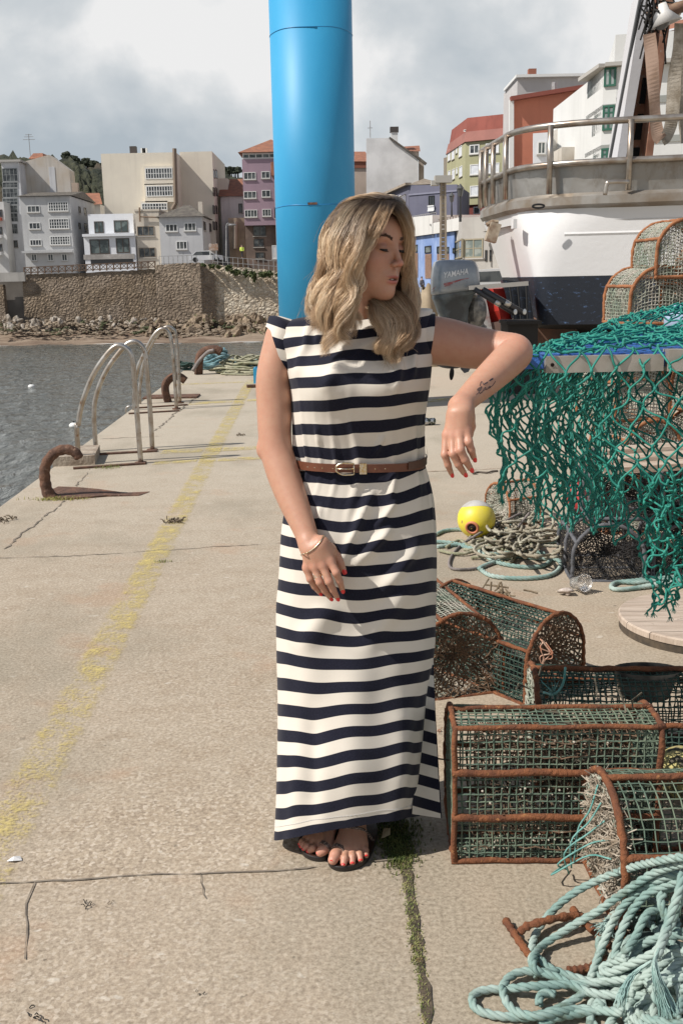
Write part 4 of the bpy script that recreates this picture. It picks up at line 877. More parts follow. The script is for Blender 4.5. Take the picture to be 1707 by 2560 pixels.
m.grid(np.array(g), cv=True); m.build('canvas', mat('canvas_beige', (0.42, 0.34, 0.24), .9, col2=(.3, .24, .16), scale=3), t, smooth=True)
# ================================================================ ON THE QUAY
CL = lambda x, y: (x / 2.24, 780 + y / 2.24)
STEEL = mat('stainless_tube', (0.50, 0.47, 0.43), 0.32, 0.85, col2=(0.36, 0.30, 0.24), scale=9, col3=(0.25, 0.15, 0.09), scale3=30)
RUSTD = mat('rusty_iron', (0.085, 0.045, 0.03), 0.9, col2=(0.15, 0.075, 0.045), scale=14, bump=1.0, bscale=38, bdist=.012, col3=(.20, .12, .08), scale3=30)
# blue column
b0 = P(792.5, 704, 11.5); cx = b0[0]
t = thing('blue_column', 'tall glossy blue steel column standing behind the woman', 'column', (cx, 11.5, 0))
s = NT('blue_paint_gloss'); w = s.obj()
c = s.mix(s.ramp(s.noise(1.2, 6, vec=s.obj((1, 1, .5))), [(0.4, 0.0), (0.65, 1.0)]), (0.032, 0.285, 0.52), (0.048, 0.325, 0.56))
s.bump(s.noise(5, 4, vec=s.obj((1, 1, .2))), 0.12, 0.01); BLUE = s.fin(c, 0.5, Specular_IOR_Level=.38)
m = MB(); m.lathe([(0, 0), (.44, 0), (.44, 4.9), (0, 4.9)], (0, 0, 0), 72); g_ = m.build('shaft', BLUE, t, smooth=True, local=True)
for e_ in g_.data.edges: pass
zb1, zb2 = P(770, 512, 11.07)[2], P(770, 66, 11.07)[2]
for z, dr in ((zb1, 0), (zb2, 0)):
    m = MB(); a = np.linspace(0, 2 * math.pi, 73)[:-1]; m.tube(np.stack([.4405 * np.cos(a), .4405 * np.sin(a), np.full(72, z) + .004 * np.sin(a * 5)], -1), .0045, 6, closed=True); m.build('weld_seam', mat('blue_paint_seam', (0.022, 0.21, 0.45), .35), t, local=True, smooth=True)
m = MB(); m.box((-.02, -.44, zb1 + .012), (.10, .012, .022)); m.build('rust_spot', RUSTD, t, local=True)
m = MB(); m.lathe([(.44, 0), (.62, 0), (.62, .03), (.44, .03)], (0, 0, 0.002), 40); m.build('base_plate', RUSTD, t, local=True)

# yellow worn lines
s = NT('worn_yellow_paint'); w = s.obj(world=True)
sy = s.n('SeparateXYZ'); s.put(sy.inputs[0], w); wear = s.ramp(s.math('MULTIPLY', sy.outputs['Y'], .1), [(.22, (.525, .525, .525)), (.50, (.49, .49, .49))])
msk = s.ramp(s.math('SUBTRACT', s.math('ADD', s.math('MULTIPLY', s.noise(90, 5, .75, vec=w), .5), s.math('MULTIPLY', s.noise(7, 7, .72, vec=w), .6)), wear), [(-0.0, 0.0), (0.16, 1.0)])
sep = s.n('SeparateXYZ'); s.put(sep.inputs[0], w)
dl = s.math('ABSOLUTE', s.math('ADD', s.math('ADD', sep.outputs['X'], .855), s.math('MULTIPLY', sep.outputs['Y'], .0312)))
el = s.ramp(s.math('ADD', s.math('MULTIPLY', dl, 5.0), s.math('MULTIPLY', s.noise(24, 5, .7, vec=w), .45)), [(.50, 1.0), (.64, 0.0)])
el = s.math('MAXIMUM', el, s.math('GREATER_THAN', dl, .0880)); msk = s.math('MULTIPLY', s.math('MULTIPLY', msk, el), 0.85)
tr = s.n('BsdfTransparent'); ms = s.n('MixShader'); s.put(ms.inputs[0], msk); s.put(ms.inputs[1], tr); s.put(ms.inputs[2], s.b)
s.t.links.new(ms.outputs[0], s.out.inputs['Surface']); YEL = s.fin(s.mix(s.noise(9, 4, vec=w), (0.62, 0.49, 0.15), (0.55, 0.45, 0.20)), .85)
m = MB(); ys = np.linspace(1.9, 15.2, 60); cxs = -.855 - .0312 * ys
m.grid(np.stack([np.stack([cxs - .085, ys, ys * 0 + .003], -1), np.stack([cxs + .085, ys, ys * 0 + .003], -1)]))
tag(m.build('yellow_line', YEL), 'long worn yellow line painted along the quay', kind='structure')
for a, b, hw in (((384, 1159), (700, 1143), .07), ((405, 1131), (700, 1118), .10), ((473, 1010), (700, 997), .12), ((980, 1010), (1180, 995), .14), ((440, 962), (620, 955), .08)):
    p, q = G(*a), G(*b); m = MB(); m.grid(np.array([[[p[0], p[1] - hw, .0045], [q[0], q[1] - hw, .0045]], [[p[0], p[1] + hw, .0045], [q[0], q[1] + hw, .0045]]]))
    tag(m.build('yellow_cross_line', YEL), 'worn yellow line painted across the quay', kind='structure')
# joints and cracks in the concrete
JOINT = mat('joint_dark', (0.13, 0.105, 0.08), .95, col2=(0.24, 0.20, 0.155), scale=25)
def crack(pts, w, jit=.006, kind='pavement_joint', lab=None, z=.0035, mt=None):
    p = np.array([G(*q)[:2] for q in pts]); d = np.concatenate([[0], np.cumsum(np.linalg.norm(np.diff(p, axis=0), axis=1))])
    n = max(6, int(d[-1] / .035)); n = min(n, 220); t_ = np.linspace(0, d[-1], n); x = np.interp(t_, d, p[:, 0]); y = np.interp(t_, d, p[:, 1])
    c = np.stack([x, y], -1) + np.cumsum(rng.normal(size=(n, 2)) * jit * .4, 0) * .5 + rng.normal(size=(n, 2)) * jit * .5
    tg = np.gradient(c, axis=0); tg /= np.linalg.norm(tg, axis=1, keepdims=True) + 1e-9; nn = np.stack([-tg[:, 1], tg[:, 0]], -1)
    ww = (w * .62 * np.clip(rng.normal(1, .5, n), .15, 2.2))[:, None]
    m = MB(); m.grid(np.stack([np.concatenate([c - nn * ww, np.full((n, 1), z)], 1), np.concatenate([c + nn * ww, np.full((n, 1), z)], 1)]))
    return tag(m.build(kind, mt or JOINT), lab or 'thin dark joint in the concrete', kind='structure')
crack([(-60, 2214), (85, 2207), (400, 2190), (700, 2178), (900, 2160), (1010, 2150)], .0035, .004)
crack([(85, 2208), (62, 2260), (70, 2330), (58, 2400)], .0022, .006)
crack([(500, 2185), (512, 2250)], .0014, .005)
crack([(9, 1374), (80, 1318), (152, 1262)], .008, .012); crack([(152, 1262), (214, 1182)], .006, .01); crack([(385, 1077), (430, 1040), (500, 985)], .012, .02)
crack([(-40, 1396), (200, 1390), (420, 1376), (640, 1362), (1000, 1340)], .005, .01)
crack([(245, 1098), (400, 1092)], .008, .02); crack([(1060, 1180), (1180, 1176), (1290, 1168)], .006, .01, mt=mat('joint_rust', (0.22, 0.11, 0.06), .9, col2=(.3, .2, .12), scale=9))
crack([(1000, 2020), (1015, 2180), (1035, 2330), (1058, 2480), (1070, 2600)], .014, .0015, 'slab_gap', mt=mat('gap_soil', (0.055, 0.043, 0.03), .95, col2=(0.12, .09, .06), scale=40))
# near hook, its tapered plate is rust with the hook's shadow painted in
t = thing('mooring_hook', 'large rusty curled mooring hook nearest on the left, beside the ladder', 'mooring hook', tuple(G(125, 1245)))
Yh = 6.85; pts = [P(*CL(*q), Yh) for q in ((300, 1048), (268, 1005), (255, 950), (252, 890), (268, 835), (315, 785), (375, 770), (425, 788), (448, 822))]
pts[0][2] = -.02; path = catmull(pts, 40)
r_ = np.interp(np.linspace(0, 1, 40), [0, .15, .5, .8, .97, 1], [.050, .040, .036, .036, .034, .022]) * (1 + .06 * np.sin(np.arange(40) * 1.7))
m = MB(); m.tube(path, r_, 14); m.build('horn', RUSTD, t, smooth=True)
m = MB(); pl = [G(*CL(*q)) for q in ((285, 1005), (330, 985), (450, 990), (560, 1000), (700, 1014), (840, 1008), (780, 1030), (600, 1035), (450, 1048), (330, 1052))]
n = len(pl); m.add([[p[0], p[1], .001] for p in pl] + [[p[0], p[1], .012 if i < 4 or i > 6 else .004] for i, p in enumerate(pl)], [list(range(n, 2 * n))] + [[i, (i + 1) % n, (i + 1) % n + n, i + n] for i in range(n)])
m.build('rust_foot_shade', RUSTD, t)
t = thing('mooring_hook', 'rusty curled mooring hook beside the farther ladder', 'mooring hook', tuple(G(418, 1003)))
pts = [P(*CL(*q), 12.5) for q in ((945, 505), (928, 450), (930, 400), (965, 365), (1005, 362), (1040, 385))]; pts[0][2] = -.02
m = MB(); m.tube(catmull(pts, 26), .05, 12); m.build('horn', RUSTD, t, smooth=True)
m = MB(); m.box((*G(430, 993)[:2], .01), (.7, .35, .02)); m.build('rust_foot_shade', RUSTD, t)
t = thing('mooring_hook', 'farthest rusty mooring hook tied with rope at the pier end', 'mooring hook', tuple(G(520, 925)))
pts = [P(*CL(*q), 16.3) for q in ((1110, 300), (1120, 250), (1160, 215), (1210, 210), (1240, 225))]; pts[0][2] = 0
m = MB(); m.tube(catmull(pts, 20), .07, 10); m.build('horn', RUSTD, t, smooth=True)
# quay ladders
def ladder(label, rails, plates, ring=None):
    t = thing('quay_ladder', label, 'ladder', tuple(G(*CL(*plates[0][1]))))
    for pts, Yl in rails:
        pp = [P(*CL(*q), Yl) for q in pts]; pp[0][2] = .0; last = pp[-1].copy(); last[2] = -1.6; pp.append(last)
        m = MB(); m.tube(catmull(pp, 60), .0215, 12); m.build('handrail', STEEL, t, smooth=True)
        m = MB(); m.lathe([(.022, 0), (.05, .0), (.05, .012), (.022, .012)], pp[0], 14); m.build('foot_flange', RUSTD, t)
    xs = [P(*CL(*r[0][-1]), r[1])[0] for r in rails]
    for k in range(5):
        m = MB(); m.cyl((xs[0], rails[0][1], -.35 - .28 * k), (xs[1], rails[1][1], -.35 - .28 * k), .015, sides=8); m.build('rung', STEEL, t)
    for a, b in plates:
        p, q = G(*CL(*a)), G(*CL(*b)); m = MB(); m.beam(p + [0, 0, .008], q + [0, 0, .008], .05, .014); m.build('base_bar', RUSTD, t)
ladder('near stainless steel quay ladder with two tall curved handrails', [([(790, 846), (775, 650), (755, 400), (742, 260), (705, 200), (650, 192), (590, 250), (520, 360), (465, 500), (442, 620), (438, 770)], 8.15), ([(855, 778), (845, 600), (826, 350), (812, 225), (775, 172), (725, 172), (670, 225), (590, 340), (540, 470), (528, 580), (540, 790)], 8.8)], [((412, 880), (815, 852)), ((500, 803), (882, 782))])
ladder('farther stainless steel quay ladder beyond the first one', [([(990, 552), (978, 350), (962, 170), (940, 108), (905, 95), (860, 135), (800, 250), (768, 340), (752, 560)], 11.75), ([(1010, 527), (1002, 350), (988, 140), (965, 92), (930, 85), (880, 130), (815, 260), (790, 380), (785, 530)], 12.35)], [((722, 572), (1005, 556)), ((770, 540), (1050, 522))])
m = MB(); c = P(*CL(730, 553), 11.8); a = np.linspace(0, 6.283, 17)[:-1]; m.tube(np.stack([c[0] + .055 * np.cos(a), c[1] + 0 * a, c[2] + .055 * np.sin(a)], -1), .011, 6, closed=True)
tag(m.build('mooring_ring', STEEL, smooth=True), 'small metal mooring ring at the foot of the farther ladder', 'mooring ring')
# recess stone of the quay edge beside the near ladder
m = MB(); a, b = G(*CL(375, 872)), G(*CL(500, 800)); m.box(((a[0] + b[0]) / 2 - .02, (a[1] + b[1]) / 2 + .05, .03), (.34, .55, .10), rz=.15); tag(m.build('edge_stone', mat('edge_stone', (0.38, .32, .25), .95, col2=(.26, .2, .15), scale=8, bump=1, bscale=20, bdist=.02)), 'rough broken kerb block beside the near ladder on the water edge', 'kerb stone')
# floating buoys
for px, py, lab in ((80, 970, 'small white mooring buoy floating farther out on the water'), (186, 1069, 'white mooring buoy floating just left of the near ladder')):
    c = G(px, py, WATER); t = thing('mooring_buoy', lab, 'buoy', tuple(c)); m = MB(); m.ball(c + [0, 0, .10], .21, (1.15, 1, .75), 16, 10); m.build('float', mat('buoy_white', (0.7, .7, .68), .5), t, smooth=True)
    m = MB(); m.lathe([(0.0, 0), (.05, 0), (.05, .10), (.0, .12)], c + [0, 0, .22], 8); m.build('cap', mat('tyre', (0.02, .02, .02)), t)
# ropes
def rope_mat(name, c, c2, c3=None):
    if name in _mc: return _mc[name]
    s = NT(name); w = s.obj(world=True)
    col = s.mix(s.ramp(s.noise(9, 5, vec=w), [(0.42, 0.0), (0.6, 1.0)]), c, c2)
    col = s.mix(s.ramp(s.noise(26, 4, vec=w), [(0.58, 0.0), (0.7, .8)]), col, c3 or tuple(q * .45 for q in c))
    s.bump(s.noise(900, 2, vec=w), .6, .0012); _mc[name] = s.fin(col, .85); return _mc[name]
TEAL = rope_mat('teal_rope', (0.19, 0.29, 0.26), (0.35, 0.43, 0.385), (0.10, 0.14, 0.105)); TAN = rope_mat('tan_rope', (0.27, 0.235, 0.17), (0.38, 0.36, 0.28)); AQUA = rope_mat('aqua_rope', (0.10, 0.30, 0.27), (0.20, .40, .36))
OLIVE = rope_mat('olive_rope', (0.24, 0.24, 0.15), (0.36, .34, .24)); GREYR = rope_mat('grey_rope', (0.17, 0.15, 0.14), (0.26, .22, .20))
def laid_rope(m, path, r, pitch=None, strands=3, sides=6, n=None):
    """rope twisted from three strands along a path"""
    p = np.asarray(path, float); d = np.concatenate([[0], np.cumsum(np.linalg.norm(np.diff(p, axis=0), axis=1))]); L = d[-1]
    pitch = pitch or r * 7.0; n = n or int(max(12, L / pitch * 7)); t = np.linspace(0, L, n)
    q = np.stack([np.interp(t, d, p[:, k]) for k in range(3)], -1)
    tg = np.gradient(q, axis=0); tg /= np.linalg.norm(tg, axis=1, keepdims=True) + 1e-9
    N = np.zeros_like(q); c = np.array([0, 0, 1.0]) if abs(tg[0, 2]) < .8 else np.array([1.0, 0, 0])
    for i in range(n):
        c = c - tg[i] * np.dot(c, tg[i]); c /= np.linalg.norm(c) + 1e-9; N[i] = c
    B = np.cross(tg, N); ps = []
    for k in range(strands):
        a = 2 * math.pi * (t / pitch + k / strands); ps.append(q + r * .50 * (N * np.cos(a)[:, None] + B * np.sin(a)[:, None]))
    m.tubes(np.array(ps), r * .58, sides)
def heap(m, c, rx, ry, h, r, turns, n=60, laid=False):
    for k in range(turns):
        f = rng.uniform(.35, 1); a0 = rng.uniform(0, 6.28); cc = np.array(c) + [rng.uniform(-.3, .3) * rx, rng.uniform(-.3, .3) * ry, 0]
        a = np.linspace(a0, a0 + rng.uniform(3, 8), n); zz = r + h * (1 - f) * .8 + rng.uniform(0, h * .5) + .5 * h * .3 * np.sin(a * 2 + k)
        p = np.stack([cc[0] + rx * f * np.cos(a) * (1 + .15 * np.sin(3 * a + k)), cc[1] + ry * f * np.sin(a) * (1 + .2 * np.sin(2 * a + 2 * k)), np.maximum(r * .9, zz)], -1)
        (laid_rope(m, p, r) if laid else m.tube(p, r, 6))
c = G(*CL(1180, 325)); t = thing('rope_bundle', 'teal and grey rope bundle heaped at the far pier end under the hook', 'rope', tuple(c)); m = MB(); heap(m, c + [.05, .2, .05], .27, .22, .34, .020, 22); m.build('rope', rope_mat('steel_blue_rope', (0.12, 0.24, .27), (.25, .38, .40)), t, smooth=True)
m = MB(); heap(m, c + [-.45, .1, 0], .16, .14, .16, .014, 8); m.build('dark_net', mat('dark_net', (.03, .06, .05), .9), t, smooth=True)
m = MB(); m.tube(catmull([P(*CL(1080, 330), 16.2), P(*CL(1120, 270), 16.2), P(*CL(1165, 225), 16.2), P(*CL(1200, 215), 16.2)], 14), .03, 6); m.build('line', GREYR, t, smooth=True)
c = G(*CL(1330, 345)); m = MB(); heap(m, c + [.22, .1, 0], .52, .32, .24, .016, 34); heap(m, c + [.3, -.2, 0], .5, .18, .07, .015, 10)
tag(m.build('rope_heap', OLIVE, smooth=True), 'long low heap of olive and tan rope behind the woman at the pier end', 'rope')
m = MB(); heap(m, c + [.1, .1, .08], .35, .25, .22, .018, 6); tag(m.build('rope_coil', rope_mat('steel_blue_rope', (0.12, 0.24, .27), (.25, .38, .40)), smooth=True), 'few pale blue rope turns lying on the olive rope heap', 'rope')
c = G(*CL(1437, 395)) + [.15, 0, 0]; m = MB()
for dx, dy, w_, d_ in ((0, -.14, .36, .02), (0, .14, .36, .02), (-.17, 0, .02, .24), (.17, 0, .02, .24)): m.box(c + [dx, dy, .11], (w_, d_, .22))
m.box(c + [0, 0, .012], (.36, .28, .02)); tag(m.build('blue_crate', mat('crate_blue', (0.03, 0.30, 0.52), .5)), 'small bright blue plastic crate partly behind her arm at the pier end', 'crate')
m = MB(); p = G(*CL(1395, 422)); m.box(p + [.22, 0, .02], (.5, .12, .04), rz=.2); tag(m.build('driftwood', RUSTD), 'short rusty plank lying below the blue crate', 'plank')
# small litter
def clump(name, label, px, py, r, mt, n=30, cat='debris', h=.5):
    c = G(px, py); m = MB()
    for k in range(n):
        a = rng.uniform(0, 6.28); q = c + [rng.normal() * r * .5, rng.normal() * r * .5, 0]; e = q + [math.cos(a) * r * .5, math.sin(a) * r * .5, r * h * rng.uniform(.1, 1)]
        m.tube(np.array([q + [0, 0, .002], (q + e) / 2 + [0, 0, r * .2], e]), r * .06, 4)
    return tag(m.build(name, mt), label, cat)
DEB = mat('debris_brown', (0.085, 0.06, 0.04), .95, col2=(.2, .16, .11), scale=60)
clump('seaweed_clump', 'small dark dried seaweed clump on the yellow line', *CL(978, 1176), .055, DEB, 40)
clump('seaweed_clump', 'tiny dark clump near the cross line on the quay', *CL(1350, 692), .05, DEB, 14)
clump('seaweed_clump', 'dark dried seaweed bits at the far left quay edge', *CL(25, 1168), .06, DEB, 20)
clump('dead_insect', 'tiny black insect on the near slab in the lower left', 217, 2268, .018, mat('tyre', (.02, .02, .02)), 8)
clump('twig_bit', 'tiny dark twig bit on the near slab', 275, 2262, .014, DEB, 4)
clump('black_scrap', 'small black scrap in the bottom left corner', 87, 2540, .024, mat('tyre', (.02, .02, .02)), 7)
clump('black_scrap', 'tiny black scrap near the bottom centre left', 502, 2484, .012, mat('tyre', (.02, .02, .02)), 5)
m = MB(); c = G(37, 2152); m.add(c + .6 * np.array([[-.03, -.012, .006], [.0, -.02, .012], [.035, -.004, .004], [.02, .02, .010], [-.02, .016, .004], [0, 0, .022]]), [[0, 1, 5], [1, 2, 5], [2, 3, 5], [3, 4, 5], [4, 0, 5]])
tag(m.build('paper_scrap', mat('paper_white', (.75, .74, .72), .8)), 'crumpled white paper scrap at the left edge', 'litter')
# weeds
GRASS = mat('weed_green', (0.15, 0.19, 0.045), .8, col2=(0.28, 0.27, 0.10), scale=20, col3=(.24, .19, .08), scale3=40, t3=.58); MOSS = mat('moss_green', (0.05, 0.075, 0.015), .95, col2=(0.11, 0.12, 0.03), scale=30)
def weeds(m, c, rx, ry, n, h):
    for k in range(n):
        q = np.array(c) + [rng.normal() * rx, rng.normal() * ry, 0]; a = rng.uniform(0, 6.28); l = h * rng.uniform(.4, 1.2); b = rng.uniform(.2, .9) * l; w_ = .0022 * rng.uniform(.6, 1.6) * (h / .03) ** .5
        d = np.array([math.cos(a), math.sin(a), 0]); s_ = np.array([-d[1], d[0], 0]) * w_
        p1, p2 = q + d * b * .3 + [0, 0, l * .6], q + d * b + [0, 0, l]
        m.add([q - s_, q + s_, p1 + s_ * .8, p1 - s_ * .8, p2], [[0, 1, 2, 3], [3, 2, 4]])
m = MB()
for py in np.linspace(2120, 2600, 60):
    px = np.interp(py, [2060, 2180, 2330, 2480, 2600], [1000, 1015, 1035, 1058, 1070]); c = G(px, py); dens = 40 if (py < 2240 or 2260 < py < 2420) else 16
    if rng.random() < .15: dens //= 3
    weeds(m, c, .0075, .012, int(dens * 1.1), .0075)
tag(m.build('weed_strip', GRASS), 'strip of small green weeds growing in the slab gap right of her feet', 'weeds', kind='stuff')
m = MB(); c = G(985, 2085); weeds(m, c, .03, .055, 1600, .011); c = G(1000, 2140); weeds(m, c, .02, .035, 900, .011)
tag(m.build('weed_clump', MOSS), 'dense green weed clump in the shade beside her sandal', 'weeds', kind='stuff')
m = MB(); weeds(m, G(*CL(345, 1050)), .09, .025, 420, .022); tag(m.build('weed_tuft', mat('weed_yellow', (.26, .27, .06), .9, col2=(.34, .29, .12), scale=9)), 'yellow green weed tuft at the foot of the near mooring hook', 'weeds', kind='stuff')
m = MB(); weeds(m, G(*CL(608, 872)), .05, .04, 160, .022); tag(m.build('weed_tuft', GRASS), 'small green tuft between the near ladder feet', 'weeds', kind='stuff')
m = MB(); weeds(m, G(408, 1405), .025, .015, 60, .014); tag(m.build('weed_tuft', GRASS), 'tiny green tuft below the seaweed clump on the yellow line', 'weeds', kind='stuff')
m = MB(); c = G(965, 2105) + [0, 0, .022]; m.add(c + np.array([[-.014, -.02, 0], [.010, -.012, .006], [.012, .012, .012], [-.006, .02, .006]]), [[0, 1, 2, 3]]); tag(m.build('dry_leaf', mat('dry_leaf', (.40, .33, .20), .9)), 'small pale dry leaf lying on the weeds beside her sandal', 'leaf')
# ================================================================ BOATS
HULL = None
def hull_mat(name, c, dirt, amt=.5, rough=.45, chips=None):
    s = NT(name); w = s.obj(world=True)
    col = s.mix(s.ramp(s.noise(0.8, 6, vec=s.obj((1, 1, .4), world=True)), [(0.45, 0.0), (0.7, amt)]), c, dirt)
    if chips: col = s.mix(s.ramp(s.noise(9, 9, .75, vec=s.obj((1, 1, 2.5), world=True)), [(0.585, 0.0), (0.64, 1.0)]), col, chips)
    s.bump(s.noise(12, 5, vec=w), .3, .01); return s.fin(col, rough)
WHITE = hull_mat('hull_white', (0.68, 0.67, 0.66), (0.55, 0.52, 0.48), .35); NAVY = hull_mat('hull_navy', (0.009, 0.013, 0.022), (0.016, .024, .042), .6, .55, (0.08, 0.14, 0.26))
s = NT('bulwark_steel'); w = s.obj(world=True)
col = s.mix(s.ramp(s.noise(1.3, 6, vec=w), [(0.35, 0.0), (0.65, 1.0)]), (0.30, 0.28, 0.25), (0.42, 0.40, 0.37)); col = s.mix(s.ramp(s.noise(3, 7, .7, vec=s.obj((1, 1, .5), world=True)), [(0.52, 0.0), (0.72, .8)]), col, (0.17, 0.125, 0.085))
s.bump(s.noise(2.2, 3, vec=w), .5, .05); PLATE = s.fin(col, .42, .75)
t = thing('fishing_boat', 'large white and navy fishing boat standing ashore on the right', 'boat', tuple(np.array([6.2, 16.0, 0.0])))
# plan outline of the hull at each level: far quarter, transom, near quarter, long side
def level(py, xa, xb, x2=1990, Ya=16.2, Yb=13.6, Yc=12.6, yr=None, n=9, rad=.14):
    """points from the far end of the transom, round the near quarter, along the side"""
    A = P(xa, py + (8 if True else 0), Ya); B = P(xb, py, Yb); z = B[2]
    ex = B[0] + 4.6; C_ = np.array([ex, Yc, z])
    A = np.array([A[0], A[1], z]); p = []
    k1, k2 = 1 - rad, rad * .8
    pre = A + (B - A) * k1; post = B + (C_ - B) * k2
    for q in np.linspace(0, 1, n): p.append(A + (pre - A) * q)
    for q in np.linspace(.15, .85, 6): p.append((1 - q) ** 2 * pre + 2 * q * (1 - q) * B + q * q * post)
    for q in np.linspace(0, 1, n + 3): p.append(post + (C_ - post) * q)
    return np.array(p)
# S pixel readings: (y at quarter, x of far transom edge, x of quarter)
LV = [(812, 1322, 1345), (765, 1296, 1342), (692, 1254, 1338), (640, 1240, 1330), (588, 1226, 1322), (540, 1212, 1316), (506, 1206, 1312)]
lv = [level(*q, rad=r) for q, r in zip(LV, (.04, .05, .07, .11, .17, .27, .34))]
m = MB(); m.grid(np.array(lv[2:])); back = [[q[0] + 4.2, q[1] + 5.5, q[2]] for q in (lv[-1][0],)]
m.build('hull_side', WHITE, t, smooth=True)
m = MB(); m.grid(np.array([lv[0], lv[1], lv[2] + [0, 0, -.004]])); m.build('hull_bottom', NAVY, t, smooth=True)
m = MB(); # deck, far side and underside so that the hull is a closed body
d = lv[-1] - [0, 0, .25]; far = d.copy(); far[:, 0] = np.maximum(d[:, 0], d[0, 0]) ; 
n_ = len(d); m.add(np.vstack([d, [[d[-1, 0], d[0, 1] + 1.2, d[0, 2]]], [[d[0, 0] + .6, d[0, 1] + 1.2, d[0, 2]]]]), [list(range(n_ + 2))])
m.build('deck', mat('deck_grey', (.25, .24, .22), .8), t)
m = MB(); lo = lv[0]; keel = lo.copy(); keel[:, 1] = np.interp(np.arange(len(lo)), [0, len(lo) - 1], [16.2, 15.0]); keel[:, 0] += .35; keel[:, 2] -= .35
m.grid(np.array([keel, lo])); m.build('hull_underside', mat('hull_under', (0.02, .018, .016), .9), t)
m = MB(); a, b = lv[0][len(lv[0]) // 2] + [.5, 1.4, -.15], lv[0][-1] + [0, 1.6, -.15]; m.beam(a - [0, 0, .35], b - [0, 0, .35], .25, .75); m.build('keel', mat('hull_under', (0.02, .018, .016)), t)
m = MB(); top = lv[-1]; cap = np.array([top + [0, 0, -.10], top + [-.05, -.09, -.05], top + [-.05, -.09, .05], top + [0, 0, .10], top + [.04, .08, .05]]); m.grid(cap); m.build('rubbing_cap', mat('cap_steel', (0.36, 0.34, 0.31), .5, .5, col2=(.24, .19, .14), scale=2), t, smooth=False)
m = MB(); k = [i for i in range(len(top)) if i > 13]; st = lv[4]; seg = np.array([st[i] for i in k]); seg = seg[:, :] ; m.tube(seg + [0, .022, 0], .032, 8); m.build('rubbing_strake', WHITE, t)
# bulwark plates and railings: offsets above the cap
hb = P(1312, 412, 13.6)[2] - top[12, 2]; hr = P(1312, 314, 13.6)[2] - top[12, 2]; hm = hb * .02
m = MB(); m.grid(np.array([top + [.03, .02, .1], top + [.02, .02, hb * .5], top + [0, 0, hb]])); m.grid(np.array([top + [.06, .05, .1], top + [.03, .03, hb]])); m.build('bulwark_plate', PLATE, t, smooth=True)
SR = mat('rail_steel', (0.44, 0.40, 0.35), .35, .8, col2=(.30, .24, .19), scale=5)
def resamp(p, n): 
    d = np.concatenate([[0], np.cumsum(np.linalg.norm(np.diff(p, axis=0), axis=1))]); t_ = np.linspace(0, d[-1], n); return np.stack([np.interp(t_, d, p[:, k]) for k in range(3)], -1), d
off = np.array([-.03, -.05, 0])
for h, r in ((hr, .042), (hb, .040)): m = MB(); m.tube(top + off + [0, 0, h], r, 10); m.build('handrail', SR, t, smooth=True)
side_x = [1205, 1218, 1236, 1268, 1378, 1577, 1800]
for sx in side_x:
    pr = np.array([proj(q + off + np.array([0, 0, hb]))[0] for q in top]); i = np.argmin(abs(pr - sx)); i = min(max(i, 0), len(top) - 1)
    j = np.interp(sx, pr, np.arange(len(pr))) if np.all(np.diff(pr) > 0) else float(i); i0 = int(j); f_ = j - i0; q = top[i0] * (1 - f_) + top[min(i0 + 1, len(top) - 1)] * f_
    q = q + off + [-.03, -.03, 0]; m = MB(); m.cyl(q + [0, 0, .1], q + [0, 0, hr], .038, sides=10); m.build('stanchion', SR, t, smooth=True)
# far-side rail seen through
fr_ = np.array([[top[0][0] + .2, 16.4, top[0][2] + hb * 1.25], [top[0][0] + 1.6, 17.2, top[0][2] + hb * 1.30], [top[-1][0], 17.0, top[0][2] + hb * 1.36]])
m = MB(); m.tube(catmull(fr_, 20), .04, 8); m.build('far_rail', SR, t, smooth=True)
for q in catmull(fr_, 6): m = MB(); m.cyl(q - [0, 0, .5], q, .035, sides=8); m.build('stanchion', SR, t)
# small bent rail on the bulwark
m = MB(); m.tube(catmull([P(*C6(962, 1508), 13.0), P(*C6(975, 1430), 13.0), P(*C6(1000, 1408), 13.0), P(*C6(1150, 1406), 13.0)], 20), .028, 8); m.build('grab_rail', SR, t, smooth=True)
# fairlead, zinc plate bracket, small lug
m = MB(); c = P(*C2(704, 872), 13.35); a = np.linspace(0, 6.283, 25)[:-1]; m.tube(np.stack([c[0] + .075 * np.cos(a), c[1] + 0 * a, c[2] + .022 * np.sin(a)], -1), .013, 6, closed=True); m.build('fairlead', mat('tyre', (.02, .02, .02)), t)
m = MB(); c = P(*C2(432, 1030), 14.6); m.box(c, (.15, .2, .26), rot=Matrix.Rotation(.3, 3, 'Y').to_quaternion()); m.tube([P(*C2(395, 985), 14.6), P(*C2(430, 965), 14.6), P(*C2(465, 968), 14.6)], .03, 8); m.build('mooring_bracket', mat('bracket_tan', (.42, .36, .27), .7, col2=(.2, .13, .08), scale=6), t)
m = MB(); c = P(*C2(572, 975), 13.7); m.box(c + [0, .16, 0], (.05, .16, .12)); m.build('hull_lug', WHITE, t)
